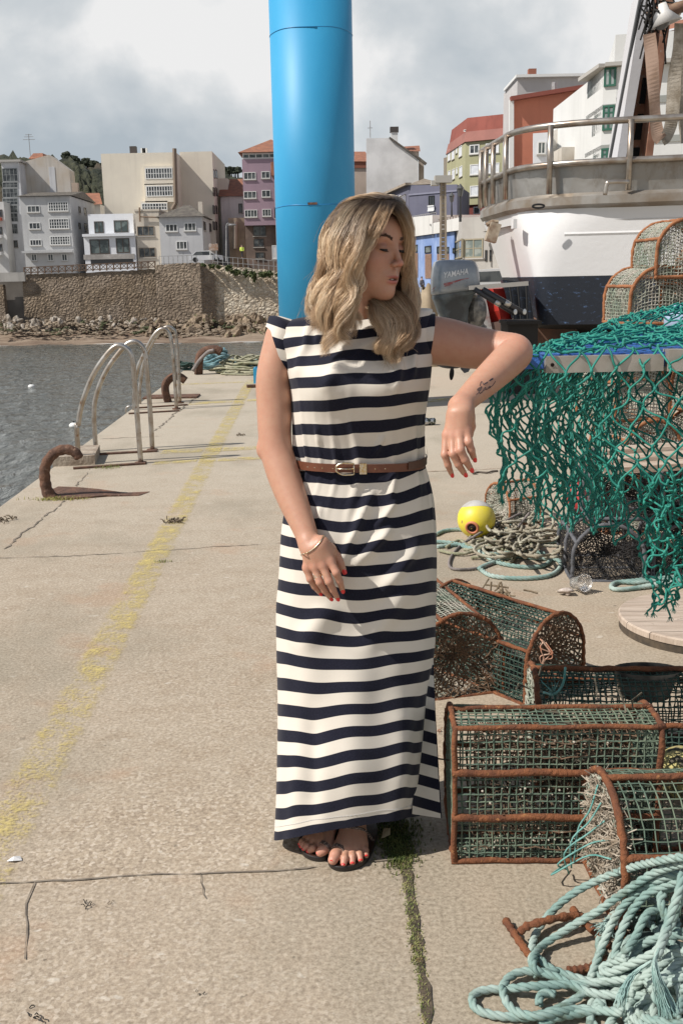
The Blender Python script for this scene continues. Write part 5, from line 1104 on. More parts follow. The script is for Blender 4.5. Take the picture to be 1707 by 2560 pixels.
# rudder wedge and supports underneath
m = MB(); pts = [C2(490, 1310), C2(640, 1330), C2(680, 1560), C2(635, 1600), C2(548, 1540)]; W = [P(x, y, 13.2) for x, y in pts]; n_ = len(W)
m.add(W + [w_ + [0.05, .5, 0] for w_ in W], [list(range(n_)), list(range(n_, 2 * n_))[::-1]] + [[i, (i + 1) % n_, (i + 1) % n_ + n_, i + n_] for i in range(n_)]); m.build('stern_planking', NAVY, t)
for i in range(3): a, b = P(*C2(530 + 50 * i, 1335), 13.17), P(*C2(560 + 40 * i, 1560), 13.17); m = MB(); m.cyl(a, b, .012, sides=4); m.build('plank_seam', mat('tyre', (.02, .02, .02)), t)
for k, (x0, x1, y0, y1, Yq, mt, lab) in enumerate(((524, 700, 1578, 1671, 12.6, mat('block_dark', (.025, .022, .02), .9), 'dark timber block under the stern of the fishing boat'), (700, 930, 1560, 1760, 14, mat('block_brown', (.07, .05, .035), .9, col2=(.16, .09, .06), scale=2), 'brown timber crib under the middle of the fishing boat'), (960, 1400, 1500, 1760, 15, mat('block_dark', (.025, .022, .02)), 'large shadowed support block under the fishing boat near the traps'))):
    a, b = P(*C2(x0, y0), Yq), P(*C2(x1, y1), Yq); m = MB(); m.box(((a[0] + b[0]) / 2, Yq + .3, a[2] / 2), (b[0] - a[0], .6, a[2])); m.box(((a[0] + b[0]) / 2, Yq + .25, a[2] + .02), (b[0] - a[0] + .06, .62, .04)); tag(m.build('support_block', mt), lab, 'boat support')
# gallows mast, lamp, boom, slings and cable
t2 = thing('steel_gallows', 'tall leaning grey and rusty steel gallows post rising behind the boat rail', 'mast', tuple(P(1560, 420, 15)))
GPT = hull_mat('gallows_grey', (0.56, 0.55, 0.56), (0.42, .38, .35), .5, .5); GRU = mat('gallows_rust', (0.22, 0.10, 0.06), .85, col2=(0.32, .17, .11), scale=3, col3=(.30, .22, .18), scale3=8)
Yg_ = 15.0
def quad(pts, dy=0): return [P(x, y, Yg_ + dy) for x, y in pts]
def plate(m, pts, dy, th):
    W = quad(pts, dy); n = len(W); m.add(W + [w_ + [0, th, 0] for w_ in W], [list(range(n)), list(range(n, 2 * n))[::-1]] + [[i, (i + 1) % n, (i + 1) % n + n, i + n] for i in range(n)])
m = MB(); plate(m, [C6(1040, 1330), C6(1105, 1330), C6(1345, -60), C6(1255, -60)], 0, .55); m.build('post', GPT, t2)
m = MB(); plate(m, [C6(1106, 1330), C6(1300, 1330), C6(1500, -60), C6(1346, -60)], .42, .12); m.build('web', GRU, t2)
m = MB(); plate(m, [C6(1265, 1330), C6(1318, 1330), C6(1478, -60), C6(1425, -60)], .05, .5); m.build('rear_flange', GRU, t2)
for y0, y1 in ((320, 520), (600, 800), (880, 1080), (1140, 1260), (40, 240)):
    xc = np.interp((y0 + y1) / 2, [0, 1330], [1392, 1200]); sl_ = (1392 - 1200) / 1330 * (y1 - y0) / 2; m = MB()
    plate(m, [C6(xc - 48 - sl_, y1), C6(xc + 48 - sl_, y1), C6(xc + 48 + sl_, y0), C6(xc - 48 + sl_, y0)], .40, .02); m.build('lightening_hole', mat('hole_black', (.008, .008, .008), .9), t2)
t3 = thing('boom', 'brown wooden boom crossing the gallows at the upper right', 'boom', tuple(P(*C6(1430, 100), 14.5)))
m = MB(); m.cyl(P(*C6(1285, 140), 14.4), P(*C6(1700, 5), 14.2), .075, sides=10); m.build('spar', mat('spar_brown', (.16, .09, .06), .8, col2=(.25, .16, .1), scale=6), t3, smooth=True)
m = MB(); m.cyl(P(*C6(1515, 72), 14.32), P(*C6(1530, 66), 14.32), .09, sides=10); m.build('band', SR, t3)
m = MB(); cc = P(*C6(1335, 150), 14.3)
for k in range(34): a, b = cc + rng.normal(size=3) * [.10, .08, .26], cc + rng.normal(size=3) * [.10, .08, .28]; m.tube(catmull([a, (a + b) / 2 + rng.normal(size=3) * .06, b], 8), .012, 5)
m.build('lashing', mat('lashing_black', (.02, .018, .016), .95), t3)
t4 = thing('deck_lamp', 'white conical deck lamp hanging from the boom', 'lamp', tuple(P(*C6(1440, 150), 14.2)))
m = MB(); m.lathe([(.0, .26), (.05, .26), (.07, .16), (.20, .0), (.17, .0), (.0, .1)], P(*C6(1440, 185), 14.1), 20, (-.3, 0, 1)); m.build('shade', mat('lamp_white', (.6, .58, .55), .5), t4, smooth=True)
m = MB(); m.ball(P(*C6(1400, 150), 14.15), .11, (1, 1, 1.2)); m.build('housing', mat('lamp_grey2', (.2, .2, .2), .5, .5), t4, smooth=True)
def sling(name, label, pts, Y, w0, mt, th=.012):
    p = catmull([P(*C6(x, y), Y) for x, y in pts], 40); m = MB()
    tg = np.gradient(p, axis=0); tg /= np.linalg.norm(tg, axis=1, keepdims=True); sd = np.cross(tg, [0, -1, 0]); sd /= np.linalg.norm(sd, axis=1, keepdims=True)
    a = np.linspace(0, 1, 40)[:, None]; tw = .25 * np.sin(a * 9); off2 = sd * np.cos(tw) * w0 / 2 + np.array([0, 1, 0]) * np.sin(tw) * w0 / 2
    m.grid(np.array([p - off2, p + off2])); m.grid(np.array([p + off2 + [0, th, 0], p - off2 + [0, th, 0]])); return tag(m.build(name, mt), label, 'lifting sling')
SLG = mat('sling_cloth', (.42, .37, .30), .9, col2=(.22, .18, .13), scale=6, bump=.6, bscale=60, bdist=.01); SLP = mat('sling_pink', (.42, .29, .22), .9, col2=(.28, .18, .12), scale=4)
sling('lifting_sling', 'pinkish lifting strap hanging down in front of the rusty gallows', [(1305, 260), (1325, 450), (1340, 700), (1352, 900), (1372, 1040), (1400, 1080)], 14.0, .16, SLP)
sling('lifting_sling', 'dirty grey strap looping up right from the low strap end', [(1400, 1080), (1440, 1050), (1475, 950), (1490, 800), (1500, 600), (1530, 400), (1550, 180)], 14.0, .17, SLG)
sling('lifting_sling', 'second dirty grey strap hanging beside the loop at the right edge', [(1560, 180), (1545, 400), (1560, 600), (1580, 900), (1600, 1100)], 14.1, .17, SLG)
for lab, a, b in (('steel cable running from the top down left of the gallows', (1240, -40), (1000, 1230)), ('second thin steel cable beside the gallows post', (1255, 0), (1155, 440))):
    m = MB(); m.cyl(P(*C6(*a), 14.6), P(*C6(*b), 14.6), .022 if 'second' not in lab else .015, sides=6); tag(m.build('steel_cable', mat('cable_dark', (.12, .12, .12), .5, .6)), lab, 'cable')
def yp(x, y, Y): return P(*C2(x, y), Y)
t = thing('red_dinghy', 'red and white dinghy hull behind the outboard motor under the big boat', 'boat', tuple(G(1260, 880)))
Yd = 13.4
W = [yp(350, 1370, Yd), yp(500, 1362, Yd), yp(560, 1600, Yd), yp(415, 1640, Yd)]
m = MB(); m.grid(np.array([[W[0], (W[0] + W[1]) / 2 + [0, -.12, 0], W[1]], [(W[0] + W[3]) / 2 + [0, -.05, 0], (W[0] + W[1] + W[2] + W[3]) / 4 + [0, -.2, 0], (W[1] + W[2]) / 2], [W[3], (W[2] + W[3]) / 2 + [0, -.1, 0], W[2]]])); 
bk = [q + [.3, 1.8, 0] for q in W]; m.add(W + bk, [[0, 1, 5, 4], [1, 2, 6, 5], [2, 3, 7, 6], [3, 0, 4, 7], [7, 6, 5, 4]]); m.build('hull', hull_mat('dinghy_red', (.42, .03, .02), (.30, .03, .02), .4, .35), t, smooth=False)
m = MB(); a, b = yp(412, 1605, Yd - .12), yp(560, 1585, Yd - .12); m.beam(a, b, .1, .16); m.build('lower_band', mat('band_brown', (.25, .16, .13), .7), t)
m = MB(); a, b = yp(352, 1375, Yd - .08), yp(405, 1640, Yd - .08); m.beam(b, a, .1, .22, (0, 1, 0)); m.build('transom_edge', mat('transom_white', (.5, .48, .46), .7, col2=(.25, .1, .08), scale=7), t)
t = thing('aluminium_frame', 'pale aluminium tube with two dark struts crossing in front of the red dinghy', 'frame', tuple(yp(460, 1350, 12.2)))
m = MB(); m.beam(yp(285, 1360, 12.2), yp(640, 1333, 12.3), .06, .05); m.build('top_tube', mat('alu', (.55, .52, .48), .35, .8), t)
for a, b in (((320, 1365), (560, 1510)), ((372, 1368), (625, 1515))):
    m = MB(); m.cyl(yp(*a, 12.2), yp(*b, 12.3), .035, sides=8); m.build('strut', mat('strut_black', (.03, .03, .035), .4), t, smooth=True)
    m = MB(); c = (yp(*a, 12.18) * .42 + yp(*b, 12.28) * .58); d = (yp(*b, 12.28) - yp(*a, 12.18)) * .06; m.cyl(c - d, c + d, .037, sides=8); m.build('strut_sleeve', mat('alu', (.55, .52, .48)), t, smooth=True)
for x, y in ((567, 1503), (622, 1502)): m = MB(); m.ball(yp(x, y, 12.1), .028, (.8, .8, 1.2)); m.build('end_cap', WF, t, smooth=True)
# outboard
to = thing('outboard_motor', 'large weathered grey outboard motor with white lettering tilted upright beside the red dinghy', 'outboard motor', tuple(G(1180, 905)))
Yo = 12.6
L_ = [(1195, (85, 322), .30), (1215, (76, 335), .42), (1260, (68, 343), .47), (1320, (66, 348), .48), (1380, (66, 345), .47), (1396, (68, 344), .47)]
def oring(y, xs, dep, n=40, sk=0, e=.55, yc=Yo):
    a = np.arange(n) * 2 * math.pi / n; l, r = yp(xs[0], y, yc), yp(xs[1], y - sk, yc); c = (l + r) / 2; hw = (r - l) / 2
    cs, sn = np.sign(np.cos(a)) * abs(np.cos(a)) ** e, np.sign(np.sin(a)) * abs(np.sin(a)) ** e
    return c[None] + hw[None] * cs[:, None] + np.array([0, 1, 0]) * (dep * .55) * sn[:, None]
rings = [oring(1192, (170, 260), .1), oring(1196, (105, 305), .36), oring(1206, (84, 325), .44), oring(1240, (72, 340), .50), oring(1300, (66, 347), .54, sk=4), oring(1370, (66, 350), .54, sk=22), oring(1398, (67, 348), .52, sk=36), oring(1402, (74, 340), .48, sk=38)]
s = NT('cowl_grey'); w = s.obj(world=True)
col = s.mix(s.ramp(s.noise(3, 7, .7, vec=w), [(0.45, 0.0), (0.7, 1.0)]), (0.28, 0.30, 0.32), (0.42, 0.44, 0.46)); s.bump(s.noise(14, 5, vec=w), .2, .01); COWL = s.fin(col, .28, .25)
m = MB(); m.grid(np.array(rings), cv=True); k = m.n; m.add(rings[0], [list(range(40))]); m.build('cowling', COWL, to, smooth=True)
r2 = [oring(1403, (74, 340), .48, sk=38), oring(1425, (72, 338), .49, sk=40), oring(1440, (80, 318), .44, sk=44), oring(1500, (100, 285), .36, sk=20), oring(1560, (130, 278), .30, sk=0), oring(1600, (150, 272), .26)]
m = MB(); m.grid(np.array(r2), cv=True); m.build('lower_pan', mat('pan_dark', (.045, .05, .055), .45, col2=(.11, .13, .14), scale=5), to, smooth=True)
r3 = [oring(1600, (185, 272), .2, n=16), oring(1700, (190, 268), .18, n=16), oring(1780, (195, 262), .16, n=16)]
m = MB(); m.grid(np.array(r3), cv=True); m.build('drive_leg', mat('leg_grey', (.1, .1, .105), .6), to, smooth=True)
# lower unit with skeg and propeller, seen below her raised arm
C9 = lambda x, y: (1040 + x / 4.9, 760 + y / 4.9)
m = MB(); c = P(*C9(440, 740), Yo); m.ball(c + [0, 0, .03], .12, (1.8, .6, .7)); m.box(c + [.02, 0, .2], (.26, .06, .4)); m.build('gear_case', mat('leg_grey', (.1, .1, .105)), to, smooth=False)
m = MB(); W = [P(*C9(x, y), Yo) for x, y in ((540, 700), (690, 740), (640, 830), (590, 848), (545, 800))]; m.add(W + [w_ + [0, .03, 0] for w_ in W], [[0, 1, 2, 3, 4], [9, 8, 7, 6, 5]] + [[i, (i + 1) % 5, (i + 1) % 5 + 5, i + 5] for i in range(5)]); m.build('skeg', mat('leg_grey', (.1, .1, .105)), to)
for k in range(3):
    a = k * 2.09 + .5; m = MB(); c = P(*C9(440, 770), Yo - .1); e1 = np.array([math.cos(a) * .9, .3, math.sin(a)]); e1 /= np.linalg.norm(e1); e2 = np.cross(e1, [0, 1, 0])
    m.ball(c + e1 * .09, .09, (.35, .12, 1.0), 10, 8, rot=Vector((0, 0, 1)).rotation_difference(Vector(e1)).to_matrix().to_quaternion()); m.build('propeller_blade', mat('prop_black', (.015, .015, .017), .35), to, smooth=True)
# swivel bracket clutter
m = MB()
for a, b, r in (((285, 1400), (300, 1600), .035), ((330, 1400), (300, 1470), .03), ((310, 1480), (370, 1590), .035), ((345, 1420), (350, 1560), .04), ((300, 1560), (390, 1600), .03), ((325, 1440), (365, 1440), .05)): m.cyl(yp(*a, Yo + .1), yp(*b, Yo + .15), r, sides=8)
m.ball(yp(335, 1500, Yo + .15), .13, (1, 1, 1.6)); m.build('clamp_bracket', mat('bracket_metal', (.12, .12, .12), .5, .4, col2=(.36, .34, .31), scale=9), to)
# lettering and stripes on the cowling
def on_surface(v, face_x0, face_x1):  # curve flat lettering onto the cowl front
    return v
vt, ft = text_mesh('YAMAHA', 1.0, .01, .018, .12)
w0, h0 = vt[:, 0].max() - vt[:, 0].min(), vt[:, 1].max() - vt[:, 1].min()
a, b = yp(141, 1302, Yo - .315), yp(287, 1276, Yo - .315); hgt = (yp(141, 1268, Yo)[2] - yp(141, 1302, Yo)[2])
def place_text(v, a, b, hgt, cx_=None):
    x = (v[:, 0] - v[:, 0].min()) / (v[:, 0].max() - v[:, 0].min()); y = (v[:, 1] - v[:, 1].min()) / (v[:, 1].max() - v[:, 1].min())
    p = a[None] * (1 - x)[:, None] + b[None] * x[:, None]; p[:, 2] += y * hgt; p[:, 1] += -v[:, 2] * .3; return p
def to_cowl(p):   # push onto the superellipse surface of the cowl (half depth .297)
    q = p.copy(); l, r = yp(66, 1330, Yo), yp(347, 1330, Yo); u = np.clip((p[:, 0] - (l[0] + r[0]) / 2) / ((r[0] - l[0]) / 2), -.98, .98)
    q[:, 1] = Yo - .297 * (1 - np.abs(u) ** (2 / .55)) ** (.55 / 2) - .006 + (p[:, 1] - (Yo - .315)) * .2; return q
TW = mat('letter_white', (.72, .72, .72), .5); TRD = mat('stripe_red', (.30, .05, .05), .5, col2=(.34, .2, .2), scale=12)
m = MB(); m.add(to_cowl(place_text(vt, a, b, hgt)), ft); m.build('lettering', TW, to)
vt, ft = text_mesh('four stroke', 1.0, .01, .0, .2); m = MB(); m.add(to_cowl(place_text(vt, yp(196, 1343, Yo - .315), yp(292, 1330, Yo - .315), (yp(0, 1318, Yo) - yp(0, 1337, Yo))[2])), ft); m.build('small_lettering', mat('letter_grey', (.42, .42, .44), .5), to)
for pts in (((75, 1372), (150, 1343), (190, 1338), (230, 1318), (200, 1322), (150, 1330), (95, 1352)), ((75, 1385), (160, 1350), (185, 1345), (165, 1340), (110, 1360)), ((200, 1330), (240, 1316), (292, 1303), (292, 1299), (235, 1310), (190, 1322))):
    W = to_cowl(np.array([yp(x, y, Yo - .315) for x, y in pts])); m = MB(); m.add(W, [list(range(len(W)))]); m.build('stripe', TRD, to)
# trestle shadowed timber under the dinghy side
m = MB(); a = G(1055, 925); m.box((a[0], a[1] + .8, .14), (.14, .14, .28)); tag(m.build('timber_prop', mat('block_brown', (.07, .05, .035))), 'short brown timber prop standing just right of her shoulder', 'timber')
# ================================================================ FISHING GEAR
D1 = lambda x, y: (1050 + x / 2.387, 780 + y / 2.387)
D2 = lambda x, y: (1050 + x / 2.387, 1400 + y / 2.387)
D3 = lambda x, y: (1100 + x / 2.583, 1950 + y / 2.583)
RUST = mat('trap_rust', (0.20, 0.072, 0.028), .92, col2=(0.115, 0.042, 0.020), scale=22, bump=1.0, bscale=110, bdist=.006, col3=(.30, .13, .05), scale3=60)
RUSTO = mat('trap_rust_orange', (0.32, 0.13, 0.055), .9, col2=(0.22, 0.085, 0.035), scale=14, bump=.8, bscale=90, bdist=.004)
def net_mat(name, c, c2, c3, th=.5):
    if name in _mc: return _mc[name]
    s = NT(name); col = s.mix(s.ramp(s.noise(7, 5), [(.42, 0.), (.62, 1.)]), c, c2); col = s.mix(s.ramp(s.noise(55, 4, .7), [(th, 0.), (th + .08, 1.)]), col, c3)
    s.bump(s.noise(400, 3), .6, .002); _mc[name] = s.fin(col, .9); return _mc[name]
NG = net_mat('mesh_green', (0.085, 0.13, 0.095), (0.14, 0.175, 0.12), (0.34, .31, .25), .62); NGD = net_mat('mesh_dark_green', (0.022, 0.055, 0.042), (0.05, 0.085, 0.065), (0.30, .27, .22), .64)
NBR = net_mat('mesh_brown', (0.10, 0.062, 0.038), (0.16, 0.10, 0.06), (0.38, .33, .25), .60); NW = net_mat('mesh_white', (0.40, 0.37, 0.31), (0.22, 0.26, 0.20), (0.12, .08, .05), .58)
NK = net_mat('mesh_black', (0.012, 0.012, 0.013), (0.03, 0.026, 0.024), (0.10, .085, .07), .72); FK = net_mat('frame_grey', (0.085, 0.088, 0.095), (0.13, 0.13, 0.14), (0.04, .04, .045), .55)
NYL = net_mat('mesh_yellow', (0.36, 0.34, 0.19), (0.24, 0.26, 0.15), (.12, .1, .06), .6)
def arch(W, Hh, n=41, flat=.42):
    """outline of a D-shaped trap from one foot over the top to the other; y, z"""
    hs = Hh * flat; a = np.linspace(math.pi, 0, n - 8); p = [(-W / 2, hs * q) for q in np.linspace(0, 1, 5)[:-1]] + [(W / 2 * math.cos(t), hs + (Hh - hs) * math.sin(t)) for t in a] + [(W / 2, hs * q) for q in np.linspace(1, 0, 5)[1:]]
    return np.array(p)
def rs2(p, n):
    d = np.concatenate([[0], np.cumsum(np.linalg.norm(np.diff(p, axis=0), axis=1))]); t = np.linspace(0, d[-1], n); return np.stack([np.interp(t, d, p[:, k]) for k in range(p.shape[1])], -1), d[-1]
def grid_net(m, S, nu, nv, r, jit=.0, u=(0, 1), v=(0, 1), sides=4, rag=0.0):
    """square netting over surface S(u, v) as crossing strands"""
    U = np.linspace(*u, nu); V = np.linspace(*v, nv)
    X = np.array([[S(a, b) for b in V] for a in U]); X = X + rng.normal(size=X.shape) * jit
    m.tubes(X, r * rng.uniform(.75, 1.25, X.shape[:2]), sides); m.tubes(np.transpose(X, (1, 0, 2)), r * rng.uniform(.75, 1.25, (nv, nu)), sides)
def make_trap(label, L, W, Hh, loc, rz=0, rot=None, fr=.0074, frame=RUST, net=NG, endnet=None, cell=.02, nr=.0016, hoops=2, nbars=5, group=None, jit=.001, funnel=False, endstyle='knot', floor=True, cat='lobster trap', name='lobster_trap'):
    endnet = endnet or net
    t = thing(name, label, cat, tuple(loc), rz, group, rot)
    A = arch(W, Hh); A0, per = rs2(A, 60)
    wob = lambda n: 1 + .09 * np.sin(np.arange(n) * 1.9 + rng.uniform(0, 6)) + .06 * rng.normal(size=n)
    for k in range(hoops):
        x = -L / 2 + L * k / (hoops - 1); pts = np.concatenate([A0, [[-W / 2, 0]]]); P3 = np.column_stack([np.full(len(A0), x), A0])
        base = np.array([[x, W / 2 - (W * q), 0] for q in np.linspace(0, 1, 8)[1:-1]]); P3 = np.vstack([P3, base]); P3 = P3 + rng.normal(size=P3.shape) * .0012
        m = MB(); m.tubes(P3[None], (fr * wob(len(P3)))[None], 8, closed=True); m.build('hoop', frame, t, smooth=True, local=True)
    for q in np.linspace(0, 1, nbars):
        i = int(q * (len(A0) - 1)); y, z = A0[i]; m = MB(); xs = np.linspace(-L / 2 - fr, L / 2 + fr, 16); p = np.stack([xs, np.full(16, y) + rng.normal(size=16) * .0008, np.full(16, z) + rng.normal(size=16) * .001], -1)
        m.tube(p, fr * .95 * wob(16), 8); m.build('bar', frame, t, smooth=True, local=True)
    ins = .985
    def S(u, v):
        k = u * (len(A0) - 1); i = min(int(k), len(A0) - 2); f = k - i; y, z = (A0[i] * (1 - f) + A0[i + 1] * f); sag = .012 * math.sin(v * math.pi) * math.sin(u * math.pi)
        return (-L / 2 + L * v, y * ins * (1 - sag), z * ins - sag * .6 + .002)
    m = MB(); grid_net(m, S, max(6, int(per / cell)), max(5, int(L / cell)), nr, jit); m.build('netting', net, t, local=True)
    if floor:
        m = MB(); grid_net(m, lambda u, v: (-L / 2 + L * v, -W / 2 + W * u, .004), max(4, int(W / cell)), max(5, int(L / cell)), nr, jit); m.build('floor_netting', net, t, local=True)
    for sx in (-1, 1):
        x = sx * L / 2; m = MB()
        if endstyle == 'knot':   # radial netting drawn in to an entrance ring
            rings = 13; sp = 40; c = np.array([0, Hh * .48]); F_, _ = rs2(np.vstack([A0, [[q, 0.] for q in np.linspace(W / 2, -W / 2, 8)[1:]]]), sp + 1); F_ = F_[:-1]
            X = np.array([[[x - sx * .05 * (1 - q) ** 1.5, *(c + (f_ - c) * (q * .93 + .05))] for f_ in F_] for q in np.linspace(0, 1, rings)]); X += rng.normal(size=X.shape) * .0038
            for j in range(rings - 1):   # diamond pattern
                a = X[j]; b = X[j + 1]; s2 = j % 2
                pa = np.stack([a, (a + b) / 2 + rng.normal(size=a.shape) * .001, b], 1); pb = np.stack([a, (a + np.roll(b, 1 if s2 else -1, 0)) / 2 + rng.normal(size=a.shape) * .001, np.roll(b, 1 if s2 else -1, 0)], 1); m.tubes(np.concatenate([pa, pb]), nr * 1.55, 4)
            m.tubes(X[0][None], nr * 2, 4, closed=True)
        else:
            def E(u, v):
                y = (-.5 + u) * W * .98; k = abs(2 * u - 1); top = Hh * .42 + Hh * .58 * math.sqrt(max(0, 1 - k * k)) ; return (x, y, .004 + (top - .004) * v)
            grid_net(m, E, max(6, int(W / cell)), max(6, int(Hh / cell)), nr, jit)
        m.build('end_netting', endnet, t, local=True)
    if funnel:
        m = MB(); a = np.linspace(0, 2 * math.pi, 25)[:-1]
        g = [[(.02 * math.cos(q) * 0 + L * .1 + (.10 - .03 * v) * math.cos(q), (.055 - .015 * v) * math.sin(q), Hh * (.99 - .3 * v)) for q in a] for v in np.linspace(0, 1, 5)]
        m.grid(np.array(g), cv=True); m.build('entrance_funnel', mat('funnel_grey', (.22, .20, .17), .35, col2=(.06, .055, .05), scale=12), t, smooth=True, local=True)
    return t
def limpets(root, pts, mt, r0=.004):
    m = MB()
    for p in pts: m.ball(p, r0 * rng.uniform(.5, 1.4), (1, 1, .7), 5, 4)
    m.build('barnacles', mt, root)['kind'] = 'stuff'
BARN = mat('barnacle_white', (.45, .40, .33), .95, col2=(.3, .26, .2), scale=80)
# T1 : big trap on its side, flat base turned to the camera
c = (G(1143, 2156) + G(1635, 2172)) / 2
T1 = make_trap('large rusty lobster trap with green mesh standing on its side right beside her feet', .505, .365, .27, (c[0], c[1] + .012, .19), rot=(R(-90), 0, R(-1.5)), cell=.0185, nbars=7, nr=.0020, jit=.0009, endstyle='grid')
for zz in (-.0615, .0615):     # the extra long bars of the flat base
    m = MB(); xs = np.linspace(-.26, .26, 20); m.tube(np.stack([xs, np.full(20, zz) + .002 * np.sin(xs * 30), np.full(20, -.002)], -1), .0095 * (1 + .1 * np.sin(np.arange(20) * 2.1)), 8); m.build('bar', RUST, T1, smooth=True, local=True)
m = MB()
for sc_, y0_ in ((.8, 0), (.55, .01)):
    A_ = rs2(arch(.365 * sc_, .27 * sc_), 40)[0]; grid_net(m, lambda u, v: (-.20 + .40 * v, *(A_[int(u * 39)] + [0, y0_ + .012 * math.sin(v * 9)])), 24, 20, .0018, .003)
m.build('inner_netting', NBR, T1, local=True)['kind'] = 'stuff'
m = MB()
for k in range(240):
    q = rng.normal(size=3) * [.11, .09, .05] + [.05, 0, .12]; d = rng.normal(size=3) * .016; m.tube(np.array([q - d, q + rng.normal(size=3) * .006, q + d]), .0026, 3)
m.build('dried_weed', mat('dried_weed', (.035, .03, .022), .95, col2=(.16, .14, .10), scale=40), T1, local=True)['kind'] = 'stuff'
limpets(T1, [(c[0] + rng.uniform(-.23, .23), c[1] + rng.uniform(-.005, .012), rng.choice([.045, .065, .17, .19, .20, .33]) + rng.uniform(0, .03)) for k in range(70)], BARN, .0028)
# T2 : trap end-on at the right edge
e1 = G(1541, 2306); e2 = G(1478, 2200)
L2 = .46; T2 = make_trap('encrusted rusty lobster trap at the right edge under the big teal rope pile', L2, .34, .30, (e1[0] - .012 + L2 / 2, (e1[1] + e2[1]) / 2 + .03, .01), rz=R(2), cell=.024, nbars=5, net=NG, endnet=NW, nr=.0019, jit=.0014, fr=.0088)
m = MB()
for k in range(900):
    y = rng.uniform(-.15, .15); z = rng.uniform(.02, .27) ; 
    if (y / .17) ** 2 + max(0, (z - .13) / .17) ** 2 > .93: continue
    q = np.array([-L2 / 2 + .004 + rng.normal() * .006, y, z]); d = rng.normal(size=3) * .013; m.tube(np.array([q - d, q + rng.normal(size=3) * .004, q + d]), .0014, 3)
m.build('matted_weed', mat('matted_weed', (.40, .35, .28), .95, col2=(.22, .17, .12), scale=30), T2, local=True)
for k in range(5):
    z0 = .27 - .03 * k; m = MB(); p = [[-L2 / 2 - .01, .02 - .03 * k, z0], [-L2 / 2 - .03, .01, z0 - .06], [-L2 / 2 - .05 - .015 * k, .03, z0 - .12], [-L2 / 2 - .06, .02 + .02 * k, max(.01, z0 - .20)]]
    m.tube(catmull(p, 14), .0022, 5); m.build('tie_twine', AQUA, T2, smooth=True, local=True)
# T3 : dark trap behind T1
cT3 = P(1345, 1740, 2.78); T3 = make_trap('dark green meshed lobster trap lying behind the big trap', .56, .33, .30, (cT3[0] + .27, 2.80, .0), rz=R(-4), net=NGD, endnet=NW, cell=.017, nr=.0022, jit=.0013, funnel=True, fr=.009)
m = MB(); p = [P(*D2(735, 790), 2.66), P(*D2(800, 800), 2.62), P(*D2(850, 740), 2.62), P(*D2(865, 640), 2.62)]; m.tube(catmull(p, 16), .0035, 6)
for k in range(26): q = P(*D2(790, 790), 2.62); d = rng.normal(size=3) * .018; m.tube(np.array([q, q + d]), .0008, 3)
tag(m.build('twine_end', AQUA, smooth=True), 'short teal twine end sticking up from the dark trap', 'twine')
# T4 and T5 : D-ended traps facing the camera
b = G(1385, 1742); T4 = make_trap('rusty D-ended lobster trap with orange line hanging in its end net', .52, .31, .30, (b[0] - .155, b[1] + .23, 0), rz=R(128 - 0), net=NGD, endnet=NBR, cell=.018, nr=.0021, nbars=5)
b5a, b5b = G(1243, 1521, .28), G(1109, 1417, .28); d5 = b5b - b5a; a5 = math.atan2(d5[1], d5[0])
b = G(1150, 1742); L5 = .62; T5 = make_trap('long rusty lobster trap with radial end net, half hidden behind her dress', L5, .33, .31, (b[0] + math.cos(a5) * L5 / 2, b[1] + math.sin(a5) * L5 / 2, 0), rz=a5, net=NW, endnet=NBR, cell=.018, nr=.0017, nbars=6)
m = MB()
for k in range(5):
    p = [P(*D2(715 + 8 * k, 470 + 5 * k), 3.18)] + [P(*D2(740 + rng.uniform(-25, 60), 540 + 35 * j + rng.uniform(-20, 20)), 3.16) for j in range(4)] + [P(*D2(820 + rng.uniform(-20, 20), 640 + 22 * k), 3.16)]; m.tube(catmull(p, 30), .0021, 5)
tag(m.build('orange_line', mat('line_orange', (.50, .19, .10), .7, col2=(.5, .33, .24), scale=30), smooth=True), 'thin orange fishing line tangled on the trap end net', 'fishing line')
# trap debris between T4 and T5
m = MB(); cc = G(*D2(430, 240), .12)
for k in range(60): q = cc + rng.normal(size=3) * [.05, .06, .03]; q[2] = abs(q[2]); d = rng.normal(size=3) * .03; m.tube(np.array([q - d, q, q + d * [1, 1, .3]]), .004, 4)
tag(m.build('rotten_rope', mat('rotten_rope', (.22, .17, .11), .95, col2=(.10, .07, .04), scale=30)), 'frayed brown rope clump on top of the long rusty trap', 'rope')
# T6 small trap behind the yellow float
b = G(1290, 1325); T6 = make_trap('small orange framed lobster trap behind the yellow float', .22, .26, .24, (b[0] + .02, b[1] + .25, 0), rz=R(205), frame=RUSTO, net=NW, cell=.016, fr=.008)
# stack of traps behind the net
lab = ['lowest left trap of the orange framed stack behind the green net', 'second left trap of the orange framed stack behind the net', 'third left trap of the stack behind the green net', 'fourth left trap of the stack, just under the net hump',
       'white meshed trap directly left above the green net hump', 'topmost trap of the stack against the white hull', 'lowest right trap of the stack behind the green net', 'second right trap of the stack behind the net', 'third right trap of the stack behind the net', 'yellow wicker meshed trap above the net hump at the right edge', 'orange framed trap at the right edge beside the topmost one']
U = make_trap(lab[4], .40, .36, .32, (0, 0, 0), frame=RUSTO, net=NW, endnet=NW, cell=.02, nr=.0028, fr=.0105, group='orange framed lobster traps stacked behind the net', endstyle='grid', jit=.0018)
rzU = R(152 + 0)
def stack_pos(px, py, Y): p = P(px, py, Y); return (p[0], p[1], p[2])
u2 = stack_pos(1612, 806, 6.0); u1 = stack_pos(1682, 692, 6.0)
U.location = u2; U.rotation_euler = (0, 0, R(96)); WM[U.name] = Matrix.Translation(u2) @ Matrix.Rotation(R(96), 4, 'Z')
dup(U, u1, R(93), lab[5])
